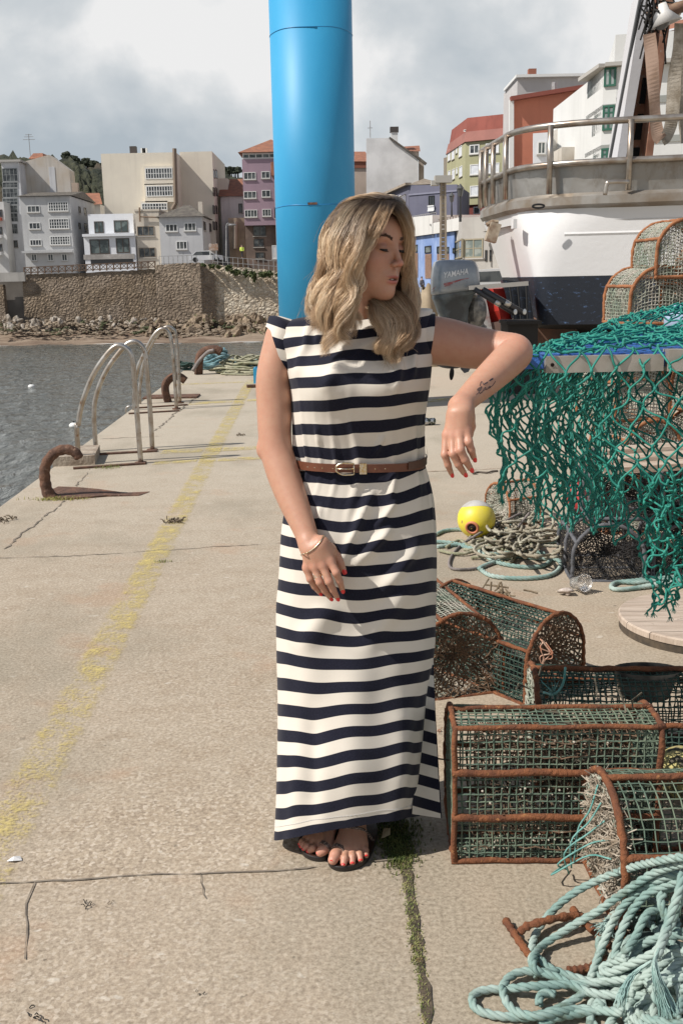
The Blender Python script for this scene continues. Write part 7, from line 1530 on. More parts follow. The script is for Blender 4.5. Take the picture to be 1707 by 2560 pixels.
def polygonise(asms, h, K=.012):
    """surface nets over sparse blocks"""
    prims = [(pr.c, pr.R) for it, fg in asms for pr, k, s_ in it if s_ > 0] + [(e.c, e.R) for it, fg in asms for f, k in fg for e in f]
    lo = np.min([c - r for c, r in prims], 0) - .02; hi = np.max([c + r for c, r in prims], 0) + .02
    Bn = 24; nb = np.ceil((hi - lo) / h / Bn).astype(int); bs = Bn * h
    keys, pos, quads = [], [], []
    tot = nb * Bn + 8
    def key(ix): return (ix[..., 0].astype(np.int64) * tot[1] + ix[..., 1]) * tot[2] + ix[..., 2]
    cs, rs = np.array([c for c, r in prims]), np.array([r for c, r in prims])
    for bi in np.ndindex(*nb):
        c = lo + (np.array(bi) + .5) * bs
        if np.min(np.linalg.norm(cs - c, axis=1) - rs) > bs * .9 + .012: continue
        # coarse test then full
        act = []
        for it, fg in asms:
            dd = field(c[None], (it, fg), h)[0]
            if dd < bs * .95 + .01: act.append(((it, fg), dd))
        if not act or min(a[1] for a in act) < -bs * .95 - .01: continue
        # corners of cells: Bn+2 so that quads on the low border can look one cell back
        ii = np.arange(-1, Bn + 1); g = np.stack(np.meshgrid(ii, ii, ii, indexing='ij'), -1) + np.array(bi) * Bn; p = lo + g.reshape(-1, 3) * h
        d = None
        for a, _ in act:
            q = field(p, a, h); d = q if d is None else smin(d, q, K)
        D = d.reshape(Bn + 2, Bn + 2, Bn + 2); ins = D < 0
        if ins.all() or not ins.any(): continue
        # cell vertices for cells [-1, Bn)
        C8 = np.stack([ins[i:i + Bn + 1, j:j + Bn + 1, k:k + Bn + 1] for i in (0, 1) for j in (0, 1) for k in (0, 1)], -1); mixd = C8.any(-1) & ~C8.all(-1)
        idx = np.argwhere(mixd)
        if not len(idx): continue
        own = (idx > 0).all(1)      # cell -1 belongs to the neighbour
        acc = np.zeros((len(idx), 3)); cnt = np.zeros(len(idx))
        for ax in range(3):
            for o1 in (0, 1):
                for o2 in (0, 1):
                    o = [0, 0, 0]; oth = [q for q in range(3) if q != ax]; o[oth[0]] = o1; o[oth[1]] = o2; a = idx + o; e = [0, 0, 0]; e[ax] = 1; b = a + e
                    da = D[a[:, 0], a[:, 1], a[:, 2]]; db = D[b[:, 0], b[:, 1], b[:, 2]]; cr = (da < 0) != (db < 0); t = np.where(cr, da / np.where(cr, da - db, 1), 0)
                    q = a - idx + np.array(e) * t[:, None]; acc += q * cr[:, None]; cnt += cr
        vpos = lo + (idx - 1 + np.array(bi) * Bn + acc / cnt[:, None]) * h
        gi = idx - 1 + np.array(bi) * Bn + 1
        keys.append(key(gi[own])); pos.append(vpos[own])
        # quads on edges starting at corners [0, Bn) of this block (array index 1..Bn)
        for ax in range(3):
            e = [0, 0, 0]; e[ax] = 1; s0 = ins[1:Bn + 1, 1:Bn + 1, 1:Bn + 1]; sl = [slice(1, Bn + 1)] * 3; sl[ax] = slice(2, Bn + 2)
            if ax == 0: s1 = np.concatenate([ins[2:Bn + 1, 1:Bn + 1, 1:Bn + 1], ins[Bn + 1:Bn + 2, 1:Bn + 1, 1:Bn + 1]], 0)
            elif ax == 1: s1 = ins[1:Bn + 1, 2:Bn + 2, 1:Bn + 1]
            else: s1 = ins[1:Bn + 1, 1:Bn + 1, 2:Bn + 2]
            cr = np.argwhere(s0 != s1)
            if not len(cr): continue
            fl = s0[cr[:, 0], cr[:, 1], cr[:, 2]]; a = cr + 1; oth = [(1, 2), (2, 0), (0, 1)][ax]; u = np.zeros(3, int); v = np.zeros(3, int); u[oth[0]] = 1; v[oth[1]] = 1
            base = a - 1 + np.array(bi) * Bn + 1; q = np.stack([key(base), key(base - u), key(base - u - v), key(base - v)], 1); q[fl] = q[fl][:, ::-1]; quads.append(q)
    keys = np.concatenate(keys); pos = np.concatenate(pos); quads = np.concatenate(quads)
    ks, ui = np.unique(keys, return_index=True); pos = pos[ui]; j = np.searchsorted(ks, quads); ok = (j < len(ks)).all(1); j = np.minimum(j, len(ks) - 1); ok &= (ks[j] == quads).all(1)
    return pos, j[ok][:, ::-1]

yaw, pit, rol = R(48), R(3), R(2)
fw = v3(math.sin(yaw) * math.cos(pit), -math.cos(yaw) * math.cos(pit), -math.sin(pit))
lf = v3(math.cos(yaw), math.sin(yaw), 0); up = np.cross(fw, -lf); up = np.cross(lf, fw) * -1 if np.cross(lf, fw)[2] < 0 else np.cross(lf, fw)
lf2 = lf * math.cos(rol) - up * math.sin(rol); up2 = up * math.cos(rol) + lf * math.sin(rol); lf, up = lf2, up2
EYE = P(983, 619, 2.385); HO = EYE - fw * .080
HM = np.stack([lf, fw, up])          # rows: local axes
def hp(x, y, z): return HO + lf * x + fw * y + up * z
def HE(x, y, z, rx, ry, rz, rotM=None):
    M = HM if rotM is None else rotM @ HM; return Ell(hp(x, y, z), (rx, ry, rz), M)
def rot3(ax, a): return np.array(Matrix.Rotation(a, 3, ax))
head = [(HE(0, -.018, .026, .072, .091, .077), 0, 1), (HE(0, .012, -.015, .061, .072, .078), .03, 1),
        (HE(0, .030, -.066, .046, .050, .046), .03, 1), (HE(0, .062, -.103, .022, .020, .018), .028, 1),     # muzzle, chin
        (HE(.036, .014, -.070, .022, .046, .026), .025, 1), (HE(-.036, .014, -.070, .022, .046, .026), .025, 1),  # jaw
        (HE(.036, .050, -.030, .022, .018, .020), .022, 1), (HE(-.036, .050, -.030, .022, .018, .020), .022, 1),  # cheek bones
        (HE(0, .062, .040, .046, .020, .030), .03, 1),                                                      # forehead
        (HE(.030, .070, .021, .020, .012, .009), .012, 1), (HE(-.030, .070, .021, .020, .012, .009), .012, 1),     # brow ridge
        (HE(.031, .090, -.001, .017, .016, .0125), .012, -1), (HE(-.031, .090, -.001, .017, .016, .0125), .012, -1),   # eye sockets
        (Cap(hp(0, .081, .008), hp(0, .100, -.032), .0062, .0068), .010, 1), (Ell(hp(0, .1015, -.0350), (.0080, .0085, .0072), HM), .006, 1),
        (HE(.0105, .0925, -.0385, .0056, .0085, .0056), .006, 1), (HE(-.0105, .0925, -.0385, .0056, .0085, .0056), .006, 1),
        (HE(.0054, .0955, -.0450, .0028, .0045, .0026), .003, -1), (HE(-.0054, .0955, -.0450, .0028, .0045, .0026), .003, -1),
        (HE(.031, .0665, -.001, .0150, .0155, .0130), .0035, 1), (HE(-.031, .0665, -.001, .0150, .0155, .0130), .0035, 1),   # lowered lids over the eyeballs
        (Cap(hp(0, .088, -.052), hp(0, .086, -.060), .0035, .005), .006, 1),
        (HE(0, .074, -.066, .024, .014, .014), .012, 1),
        (HE(.0, .0835, -.0655, .0190, .0070, .0038), .004, 1), (HE(0, .0815, -.0775, .0170, .0075, .0048), .004, 1),   # lips
        (HE(0, .090, -.0715, .0180, .0110, .0022), .0025, -1)]                                                        # parted mouth
for sx in (1, -1): head += [(HE(sx * .074, -.006, -.008, .006, .016, .028, rot3('X', .15)), .006, 1)]
neck0, neck1 = P(895, 835, 2.475), hp(0, -.022, -.070)
neck = [(Cap(neck0, neck1, .058, .050), 0, 1), (Cap(P(850, 845, 2.46), hp(.0, .03, -.09), .018, .018), .03, 1)]
head_asm = head + [(Cap(neck0, neck1, .056, .049), .022, 1)]
assembly(head_asm)
tor = []
def TP(px, py, Y): return P(px, py, Y)
tor += [(Cap(TP(895, 800, 2.50), TP(895, 850, 2.49), .058, .07), 0, 1), (Cap(TP(760, 858, 2.475), TP(1030, 845, 2.505), .050, .050), .05, 1), (Cap(TP(820, 930, 2.47), TP(965, 925, 2.49), .082, .082), .05, 1),
        (Cap(TP(890, 1000, 2.48), TP(893, 1150, 2.48), .105, .098, 1.25, (0, 1, 0)), .05, 1), (Cap(TP(830, 1330, 2.48), TP(950, 1320, 2.48), .105, .105, 1.15, (0, 1, 0)), .06, 1),
        (Cap(TP(832, 1380, 2.475), P(850, 1780, 2.37), .080, .052), .04, 1), (Cap(TP(950, 1370, 2.48), P(920, 1780, 2.38), .080, .052), .04, 1)]
assembly(tor)
def arm(pts, rad, k=.02, extra=()):
    return [(Chain(pts, rad), 0, 1)] + list(extra)
RA = [P(712, 848, 2.47), P(686, 940, 2.455), P(686, 1020, 2.445), P(689, 1112, 2.425), P(707, 1180, 2.40), P(732, 1250, 2.365), P(760, 1320, 2.325), P(775, 1362, 2.30)]
RR = [.049, .0440, .0430, .0400, .0405, .0365, .0290, .0255]
rarm = arm(RA, RR, .022, [(Ell(P(655, 1125, 2.43), (.012, .015, .016)), .02, 1)])
LA = [P(1050, 848, 2.50), P(1115, 855, 2.495), P(1180, 868, 2.475), P(1245, 876, 2.44), P(1288, 880, 2.405), P(1262, 908, 2.365), P(1215, 952, 2.31), P(1172, 992, 2.255), P(1150, 1016, 2.225)]
LR = [.061, .058, .0525, .0465, .041, .0405, .0350, .0280, .0255]
larm = arm(LA, LR, .020)
def hand(wrist, palm, fingers, k=.007):
    """palm: list of capsules; fingers: list of joint lists with radii"""
    F_ = []
    for pts, rad in fingers: F_.append(([Cap(a, b, ra, rb) for (a, b), (ra, rb) in zip(zip(pts[:-1], pts[1:]), zip(rad[:-1], rad[1:]))], k))
    return palm, F_
# her right hand resting on the dress
def hpx(x, y, Y): return P(700 + x / 6.27, 1280 + y / 6.27, Y)
W0 = P(775, 1362, 2.30); fd = (0, 1, .25)
palmR = [(Cap(W0, hpx(520, 620, 2.285), .0235, .0220, 1.25, fd), .015, 1), (Cap(hpx(470, 620, 2.29), hpx(420, 880, 2.285), .0150, .0105), .015, 1), (Cap(hpx(520, 600, 2.283), hpx(545, 850, 2.275), .0165, .0110), .012, 1), (Cap(hpx(590, 580, 2.28), hpx(670, 830, 2.272), .0170, .0112), .012, 1), (Cap(hpx(640, 520, 2.282), hpx(790, 760, 2.275), .0170, .0115), .012, 1), (Cap(hpx(650, 480, 2.285), hpx(800, 600, 2.29), .0155, .0140), .015, 1)]
FR_ = [([hpx(420, 870, 2.285), hpx(470, 1050, 2.280), hpx(545, 1170, 2.288), hpx(618, 1262, 2.300)], [.0098, .0085, .0074, .0060]),
       ([hpx(545, 850, 2.276), hpx(620, 1100, 2.266), hpx(700, 1230, 2.276), hpx(785, 1338, 2.290)], [.0102, .0090, .0078, .0064]),
       ([hpx(668, 830, 2.272), hpx(768, 1090, 2.260), hpx(830, 1220, 2.270), hpx(892, 1335, 2.285)], [.0106, .0093, .0082, .0066]),
       ([hpx(790, 770, 2.274), hpx(880, 950, 2.262), hpx(935, 1085, 2.270), hpx(975, 1210, 2.284)], [.0106, .0093, .0081, .0066]),
       ([hpx(770, 560, 2.300), hpx(880, 700, 2.306), hpx(940, 800, 2.306), hpx(992, 905, 2.306)], [.0140, .0115, .0098, .0075])]
pr_, fr2 = hand(W0, palmR, FR_); assembly(rarm + pr_, fr2)
# her left hand hanging from the wrist
W1 = P(1150, 1016, 2.225); C9_ = lambda x, y, Y: P(1040 + x / 4.9, 760 + y / 4.9, Y)
palmL = [(Cap(W1, C9_(520, 1370, 2.19), .0245, .0225, 1.25, (0, 1, .2)), .015, 1), (Cap(C9_(470, 1350, 2.195), C9_(385, 1600, 2.185), .0160, .0108), .014, 1), (Cap(C9_(500, 1350, 2.19), C9_(450, 1610, 2.178), .0165, .0112), .012, 1), (Cap(C9_(560, 1350, 2.188), C9_(530, 1600, 2.172), .0170, .0115), .012, 1), (Cap(C9_(590, 1330, 2.19), C9_(612, 1545, 2.178), .0175, .0118), .012, 1), (Cap(C9_(600, 1300, 2.21), C9_(640, 1440, 2.22), .0180, .0150), .015, 1)]
FL_ = [([C9_(370, 1600, 2.186), C9_(350, 1845, 2.168), C9_(388, 1970, 2.172), C9_(428, 2075, 2.186)], [.0098, .0084, .0074, .0058]),
       ([C9_(445, 1610, 2.178), C9_(450, 1835, 2.156), C9_(515, 1965, 2.160), C9_(585, 2070, 2.176)], [.0104, .0092, .0082, .0064]),
       ([C9_(530, 1600, 2.172), C9_(540, 1790, 2.150), C9_(600, 1910, 2.152), C9_(660, 2010, 2.166)], [.0108, .0096, .0085, .0067]),
       ([C9_(612, 1545, 2.178), C9_(640, 1695, 2.160), C9_(672, 1790, 2.163), C9_(703, 1880, 2.176)], [.0108, .0095, .0084, .0066]),
       ([C9_(640, 1380, 2.23), C9_(660, 1500, 2.245), C9_(640, 1600, 2.245), C9_(610, 1680, 2.235)], [.0150, .0122, .0102, .0080])]
pl_, fl2 = hand(W1, palmL, FL_); assembly(larm + pl_, fl2)
FX_ = lambda x, y, z: G(640 + x / 2.904, 1900 + y / 2.904, z)
def foot(toes, ball, heel, ankle, shin):
    it = [(Cap(ankle, heel, .030, .026), 0, 1), (Cap(ankle, shin, .030, .036), .02, 1)]
    for (q, r) in toes: it.append((Cap(ankle + v3(0, -.01, -.015), q[0], .020, r * 1.15), .022, 1))
    return it, [([Cap(a, b, ra, rb) for (a, b), (ra, rb) in zip(zip(q[:-1], q[1:]), zip(rr, rr[1:]))], .006) for q, rr in [(q, (r * 1.05, r, r * .88)) for q, r in toes]]
def toe(b, m_, e): return [np.array(b), np.array(m_), np.array(e)]
AN_L = P(885, 2035, 2.42); AN_L[2] = .085; HL_L = v3(AN_L[0] + .005, AN_L[1] + .035, .04)
tl = [(toe(FX_(610, 640, .034), FX_(575, 690, .032), FX_(558, 725, .027)), .0145), (toe(FX_(650, 655, .030), FX_(642, 715, .028), FX_(636, 748, .021)), .0098), (toe(FX_(700, 650, .030), FX_(698, 700, .027), FX_(699, 740, .020)), .0094),
      (toe(FX_(745, 640, .029), FX_(750, 685, .026), FX_(757, 720, .020)), .0090), (toe(FX_(785, 615, .028), FX_(793, 655, .025), FX_(798, 692, .020)), .0085)]
it, fg = foot(tl, None, HL_L, AN_L, P(920, 1780, 2.38)); assembly(it, fg)
AN_R = P(838, 2060, 2.46); AN_R[2] = .085; HL_R = v3(AN_R[0] + .01, AN_R[1] + .04, .04)
tr_ = [(toe(FX_(510, 625, .034), FX_(488, 650, .032), FX_(468, 668, .027)), .0140), (toe(FX_(455, 600, .030), FX_(415, 640, .028), FX_(392, 658, .020)), .0092), (toe(FX_(420, 590, .029), FX_(375, 622, .026), FX_(355, 640, .020)), .0088),
       (toe(FX_(395, 575, .028), FX_(350, 606, .025), FX_(333, 622, .020)), .0082), (toe(FX_(375, 560, .027), FX_(338, 590, .024), FX_(324, 604, .019)), .0076)]
it, fg = foot(tr_, None, HL_R, AN_R, P(850, 1780, 2.37)); assembly(it, fg)

import time as _t; _t0 = _t.time()
BV, BQ = polygonise(ASM, PERSON_H if 'PERSON_H' in globals() else .0020)
print('body', len(BV), len(BQ), round(_t.time() - _t0, 1), 's')
# light smoothing of the grid steps
nrmv = np.zeros((len(BV), 3)); 
def smooth_pass(V, Q, it=2, lam=.5):
    for _ in range(it):
        acc = np.zeros_like(V); cnt = np.zeros(len(V))
        for a, b in ((0, 1), (1, 2), (2, 3), (3, 0)):
            np.add.at(acc, Q[:, a], V[Q[:, b]]); np.add.at(acc, Q[:, b], V[Q[:, a]]); np.add.at(cnt, Q[:, a], 1); np.add.at(cnt, Q[:, b], 1)
        V = V * (1 - lam) + lam * acc / np.maximum(cnt, 1)[:, None]
    return V
BV = smooth_pass(BV, BQ, 1, .4)
# skin colour
base = np.array([0.50, 0.275, 0.185]); Cc = np.tile(base, (len(BV), 1))
L3 = (BV - HO) @ HM.T
def blob(c, r, col, amt=1.0, soft=.35, V=None):
    global Cc
    V = L3 if V is None else V; d = np.linalg.norm((V - np.array(c)) / np.array(r), axis=1); w_ = np.clip((1 + soft - d) / (2 * soft), 0, 1)[:, None] * amt; Cc = Cc * (1 - w_) + np.array(col) * w_
LIP = (0.34, 0.085, 0.08)
blob((0, .085, -.0660), (.0205, .014, .0040), LIP, .85, .25); blob((0, .083, -.0775), (.0185, .014, .0052), (0.44, 0.14, 0.125), .9, .25); blob((0, .078, -.0720), (.0190, .014, .0024), (0.09, 0.015, 0.015), 1, .3)
for sx in (1, -1):
    blob((sx * .038, .062, -.032), (.020, .02, .016), (.50, .20, .145), .45, .8); blob((sx * .031, .083, .0055), (.016, .014, .0065), (.30, .14, .105), .7, .5); blob((sx * .031, .083, -.005), (.017, .012, .006), (.24, .12, .09), .6, .6)
blob((0, .106, -.037), (.011, .012, .010), (.56, .20, .15), .55, .6)
for q, r in tl + tr_: blob(q[2], (r * 1.4,) * 3, (.50, .22, .16), .5, .5, BV)
for pts, rd in FR_ + FL_:
    for j in (1, 2): blob(pts[j], (rd[j] * 1.3,) * 3, (.50, .22, .16), .4, .5, BV)
    blob(pts[0], (.014,) * 3, (.50, .22, .155), .5, .5, BV)
blob(LA[4], (.05, .05, .05), (.50, .21, .14), .45, .6, BV); blob(RA[3] + v3(-.02, 0, 0), (.04, .05, .04), (.48, .22, .15), .35, .6, BV)
for pp in (LA[-1], RA[-1]): blob(pp, (.03, .03, .03), (.48, .24, .165), .35, .6, BV)
s = NT('skin'); w = s.obj(world=True); ca = s.attr('Col', True)
c = s.mix(s.math('MULTIPLY', s.ramp(s.noise(55, 5, .65, vec=w), [(.42, 0.), (.68, 1.)]), .28), ca, (0.42, 0.17, 0.11)); c = s.mix(s.math('MULTIPLY', s.ramp(s.noise(420, 3, .6, vec=w), [(.60, 0.), (.72, 1.)]), .18), c, (0.26, 0.12, 0.08))
s.bump(s.noise(900, 3, vec=w), .12, .0006)
s.fin(c, .47, Subsurface_Weight=.12, Subsurface_Scale=.012, Specular_IOR_Level=.42); s.b.inputs['Subsurface Radius'].default_value = (1, .35, .2); SKIN = s.m
person = thing('person', 'blond woman in a navy and cream striped maxi dress leaning an elbow on the net', 'person', (P(880, 2100, 2.4)[0], 2.42, 0))
m = MB(); m.add(BV, BQ); body = m.build('body', SKIN, person, smooth=True, attrs={'Col': Cc})
bvh = BVHTree.FromPolygons([tuple(v) for v in BV], [tuple(q) for q in BQ])
CAMO = Vector((0, 0, H))
def snap(px, py):
    r = ray(px, py); h_, n_, i_, d_ = bvh.ray_cast(CAMO, Vector(r / np.linalg.norm(r)), 6.0); return (None if h_ is None else np.array(h_)), (None if n_ is None else np.array(n_))
NAIL = mat('nail_red', (0.72, 0.045, 0.045), .22); 
def nail(tipp, prevp, r, mt=NAIL, w=1.0, name='fingernail', upv=(0, -1, .15), ln=1.0):
    d = tipp - prevp; d /= np.linalg.norm(d); n = np.array(upv, float); n = n - d * (n @ d); n /= np.linalg.norm(n); sd = np.cross(d, n)
    g = []
    for v in np.linspace(-1, 1, 7):
        row = []
        for u in np.linspace(-1, 1, 7):
            a = u * 1.0; wv = r * .88 * w * (1 - .25 * max(0, v) ** 3) * (1 - .15 * max(0, -v) ** 2); row.append(tipp + d * (v * r * .95 * ln + r * .38) + sd * math.sin(a) * wv + n * (math.cos(a) * r * 1.02 - .0002))
        g.append(row)
    m = MB(); g = np.array(g); m.grid(g); m.grid((g - n * .0009)[:, ::-1]); return m.build(name, mt, person, smooth=True)
for pts, rd in FR_: nail(pts[-1], pts[-2], rd[-1] * 1.05, ln=1.05)
for i, (pts, rd) in enumerate(FL_[:4]): nail(pts[-1], pts[-2], rd[-1] * 1.05, upv=(.12, -1, .1), ln=1.2)
for q, r in tl + tr_: nail(q[2], q[1], r * (.80 if r < .012 else .66), upv=(0, -.45, 1), name='toenail', ln=.7)
LASH = mat('lash_dark', (0.012, 0.009, 0.008), .7); BROW = mat('brow_brown', (0.11, 0.065, 0.042), .85)
for sx in (1, -1):
    m = MB(); c = np.array([sx * .031, .0665, -.001]); pts = []
    for t in np.linspace(-1, 1, 15):
        a = t * .93; x = .0152 * math.sin(a); z = -.0052 - .0022 * math.cos(a * 1.6); k = 1 - (x / .0150) ** 2 - ((z + .001 + .001) / .0130) ** 2; y = .0155 * math.sqrt(max(k, .02)); pts.append(hp(c[0] + x, c[1] + y + .0006, z))
    m.tube(np.array(pts), np.interp(np.linspace(-1, 1, 15), [-1, -.5, .5, 1], [.0011, .0026, .0029, .0014]), 6)
    for t in np.linspace(-.9, .9, 26):
        i = (t + 1) / 2 * 14; p = pts[int(i)]; q = p + fw * .0045 - up * .0035 + lf * (t * .0030 + rng.normal() * .0006); m.tube(np.array([p, (p + q) / 2 - up * .001, q]), .00026, 3)
    m.build('eyelashes', LASH, person, smooth=True)
    m = MB(); cre = []
    for t in np.linspace(-1, 1, 13): a = t * .9; x = .0150 * math.sin(a); z = .0052 + .0035 * math.cos(a * 1.5); cre.append(hp(sx * .031 + x, .0745 + .004 * math.cos(a), z))
    for k in range(150):
        t = rng.uniform(-1, 1); x0 = sx * (.0315 + .0195 * t); arch_ = .0215 + .0035 * math.cos((t - .25) * 1.7) - .0018 * max(0, -t); y0 = .0800 - 14.0 * (abs(x0) - .012) ** 2 * (1) - .0; tk = .0034 * (1 - .6 * max(0, t))
        q, n_ = None, None; p = hp(x0, .11, arch_ + rng.normal() * tk * .5); h_, nn, ii, dd = bvh.ray_cast(Vector(p), Vector(-fw), .08)
        if h_ is None: continue
        h_ = np.array(h_) + fw * .0003; e_ = h_ + lf * sx * .0045 + up * (.0012 - .002 * max(0, t)) + fw * .0004; m.tube(np.array([h_, e_]), .0006, 3)
    m.build('eyebrow', BROW, person)
m = MB(); g = np.array([[hp(x, .0815 - 18 * x * x + .0004 * (q == 1), -.0705 - .0035 * q) for x in np.linspace(-.010, .010, 9)] for q in (0, .5, 1)]); m.grid(g); m.build('teeth', mat('teeth', (.66, .60, .52), .3), person, smooth=True)
# tattoo : dark script strokes laid on the forearm
m = MB(); INK = mat('tattoo_ink', (0.045, 0.038, 0.045), .6)
tt = [[(735, 1108), (760, 1090), (790, 1050), (800, 1010), (785, 1020), (770, 1060), (775, 1095), (800, 1085), (825, 1055)], [(820, 1055), (835, 1030), (850, 1020), (845, 1045), (830, 1058)], [(850, 1035), (862, 1050), (880, 1015)], [(880, 1040), (900, 1020), (905, 1005), (890, 1012), (892, 1032), (915, 1015), (940, 990), (970, 945)],
      [(745, 1050), (765, 1030), (775, 1025)], [(780, 1000), (790, 960), (805, 950), (815, 975), (830, 990)], [(830, 985), (850, 975), (872, 965)], [(832, 978), (870, 958)], [(890, 940), (915, 925), (940, 915)], [(893, 946), (940, 921)], [(748, 1062), (762, 1048)], [(905, 925), (938, 908)], [(850, 968), (878, 952)]]
for st in tt:
    pp = catmull([[x, y, 0] for x, y in st], 14 if len(st) > 2 else 6); q = [snap(1040 + a / 4.9, 760 + b / 4.9)[0] for a, b, _ in pp]; q = np.array([k for k in q if k is not None])
    if len(q) > 1: m.tube(q, .0009, 4)
if m.n: m.build('tattoo', INK, person)
# bracelet and ring
GOLD = mat('gold', (.72, .55, .28), .25, 1.0, col2=(.8, .75, .65), scale=200)
def ring_about(c, ax, r, tr, n=40, sq=(1, 1), name='bracelet', tilt=None):
    q = np.array(Vector((0, 0, 1)).rotation_difference(Vector(ax)).to_matrix()); a = np.linspace(0, 2 * math.pi, n + 1)[:-1]; p = np.stack([r * sq[0] * np.cos(a), r * sq[1] * np.sin(a), 0 * a], -1) @ q.T + c; m = MB(); m.tube(p, tr, 6, closed=True); return m.build(name, GOLD, person, smooth=True)
bp = [snap(*q)[0] for q in [(700 + x / 6.27, 1280 + y / 6.27) for x, y in ((302, 662), (350, 658), (420, 640), (500, 592), (570, 530), (630, 460), (662, 408))]]; bp = [b + v3(0, -.0015, .0) for b in bp if b is not None]
bp = [bp[0] + v3(-.001, .012, .0)] + bp + [bp[-1] + v3(.004, .012, .004)]; m = MB(); m.tube(catmull(bp, 50), .0014, 6); m.build('bracelet', GOLD, person, smooth=True)
rc = hpx(590, 1000, 2.272); ax = hpx(620, 1100, 2.266) - hpx(545, 850, 2.276)
for k in (-1, 0, 1): ring_about(rc + ax / np.linalg.norm(ax) * .0022 * k, ax + v3(.004 * k, 0, 0), .0104, .0011, 28, name='finger_ring')

# ================================================================ dress
ROWS = [  # left px, left py, right px, right py, centre Y, half depth
    (846, 806, 940, 790, 2.490, .052), (820, 812, 968, 786, 2.492, .058), (766, 792, 1022, 772, 2.492, .058), (712, 804, 1062, 770, 2.490, .064), (692, 836, 1078, 788, 2.488, .085), (704, 885, 1079, 850, 2.484, .108), (716, 930, 1076, 905, 2.478, .132),
    (727, 980, 1070, 960, 2.475, .140), (730, 1040, 1060, 1025, 2.475, .130), (733, 1107, 1054, 1090, 2.475, .114), (738, 1162, 1052, 1148, 2.475, .108), (732, 1200, 1064, 1185, 2.475, .113), (716, 1262, 1077, 1238, 2.475, .124),
    (704, 1330, 1084, 1300, 2.475, .136), (700, 1400, 1087, 1376, 2.475, .140), (697, 1455, 1086, 1464, 2.472, .138), (692, 1520, 1084, 1552, 2.470, .134), (694, 1640, 1080, 1630, 2.455, .130), (697, 1740, 1064, 1715, 2.44, .128), (697, 1830, 1056, 1800, 2.42, .126),
    (695, 1910, 1050, 1880, 2.40, .126), (692, 2010, 1046, 1965, 2.385, .126), (688, 2097, 1043, 2036, 2.375, .126)]
ROWS = np.array(ROWS, float); NR = 300; NA = 220
dd = np.concatenate([[0], np.cumsum(np.hypot(np.diff((ROWS[:, 0] + ROWS[:, 2]) / 2), np.diff((ROWS[:, 1] + ROWS[:, 3]) / 2)))]); tt_ = np.linspace(0, dd[-1], NR)
def pchip(x, y, xi):
    return catmull_1d(x, y, xi)
def catmull_1d(x, y, xi):
    m_ = np.gradient(y, x); 
    i = np.clip(np.searchsorted(x, xi) - 1, 0, len(x) - 2); h_ = x[i + 1] - x[i]; t = (xi - x[i]) / h_; d0 = (y[i + 1] - y[i]) / h_
    ma, mb = m_[i], m_[i + 1]; return (2 * t ** 3 - 3 * t ** 2 + 1) * y[i] + (t ** 3 - 2 * t ** 2 + t) * h_ * ma + (-2 * t ** 3 + 3 * t ** 2) * y[i + 1] + (t ** 3 - t ** 2) * h_ * mb
RW = np.stack([catmull_1d(dd, ROWS[:, k], tt_) for k in range(6)], -1)
YAWB = .022
def pxof(p): return proj(p)
# stripe table: bands' centre rows at three columns
SX = np.array([700., 897., 1041.])
SB = {0: (806, 790, 752), 1: (860, 835, 808), 2: (912, 889, 873), 3: (958, 949, 934), 4: (1018, 1008, 992), 5: (1078, 1068, 1053), 6: (1128, 1132, 1113), 7: (1187, 1195, 1168), 8: (1240, 1257, 1232), 9: (1295, 1316, 1296), 10: (1350, 1371, 1357), 11: (1405, 1425, 1417), 12: (1464, 1485, 1475), 13: (1523, 1544, 1533),
      14: (1585, 1602, 1588), 15: (1648, 1660, 1643), 16: (1712, 1719, 1694), 17: (1776, 1777, 1753), 18: (1841, 1834, 1812), 19: (1905, 1893, 1868), 20: (1969, 1950, 1924), 21: (2033, 2006, 1981), 22: (2091, 2060, 2030)}
KB = np.array(sorted(SB)); TB = np.array([SB[k] for k in KB], float)
def stripe(px, py, shift=0.0):
    px = np.clip(px, 690, 1080); x0, x1, x2 = SX
    l0 = (px - x1) * (px - x2) / ((x0 - x1) * (x0 - x2)); l1 = (px - x0) * (px - x2) / ((x1 - x0) * (x1 - x2)); l2 = (px - x0) * (px - x1) / ((x2 - x0) * (x2 - x1))
    rows = TB[:, 0][:, None] * l0 + TB[:, 1][:, None] * l1 + TB[:, 2][:, None] * l2; out = np.empty_like(px)
    for i in range(len(px)):
        r = rows[:, i]; y = py[i]
        out[i] = KB[0] + (y - r[0]) / 56. if y < r[0] else (KB[-1] + (y - r[-1]) / 58. if y > r[-1] else np.interp(y, r, KB))
    return out + shift
ang = np.arange(NA) * 2 * math.pi / NA
DV = np.zeros((NR, NA, 3)); ee = .82
for i in range(NR):
    lx, ly, rx, ry, Yc, b_ = RW[i]; PL, PR = P(lx, ly, Yc - YAWB), P(rx, ry, Yc + YAWB); C0 = (PL + PR) / 2; Ax = (PR - PL) / 2
    cs = np.sign(np.cos(ang)) * abs(np.cos(ang)) ** ee; sn = np.sign(np.sin(ang)) * abs(np.sin(ang)) ** ee
    lift = b_ * .58 * np.clip((i / NR - .45) / .5, 0, 1) ** 1.3
    DV[i] = C0 + Ax * cs[:, None] + np.array([.10 * b_, -b_, 0]) * sn[:, None]; DV[i, :, 2] += lift * np.clip(sn, 0, 1) ** 1.2
# the front silhouette must stay where the rows say although the front bulges toward the camera: nothing to correct, edges are at mid depth
# bust
zc = P(900, 945, 2.34)
for cxp, cyp in ((815, 955), (975, 945)):
    c = P(cxp, cyp, 2.345); d = DV - c; w_ = np.exp(-((d[..., 0] / .060) ** 2 + (d[..., 2] / .055) ** 2)) * (np.sin(ang)[None] > 0.05); DV[..., 1] -= .024 * w_
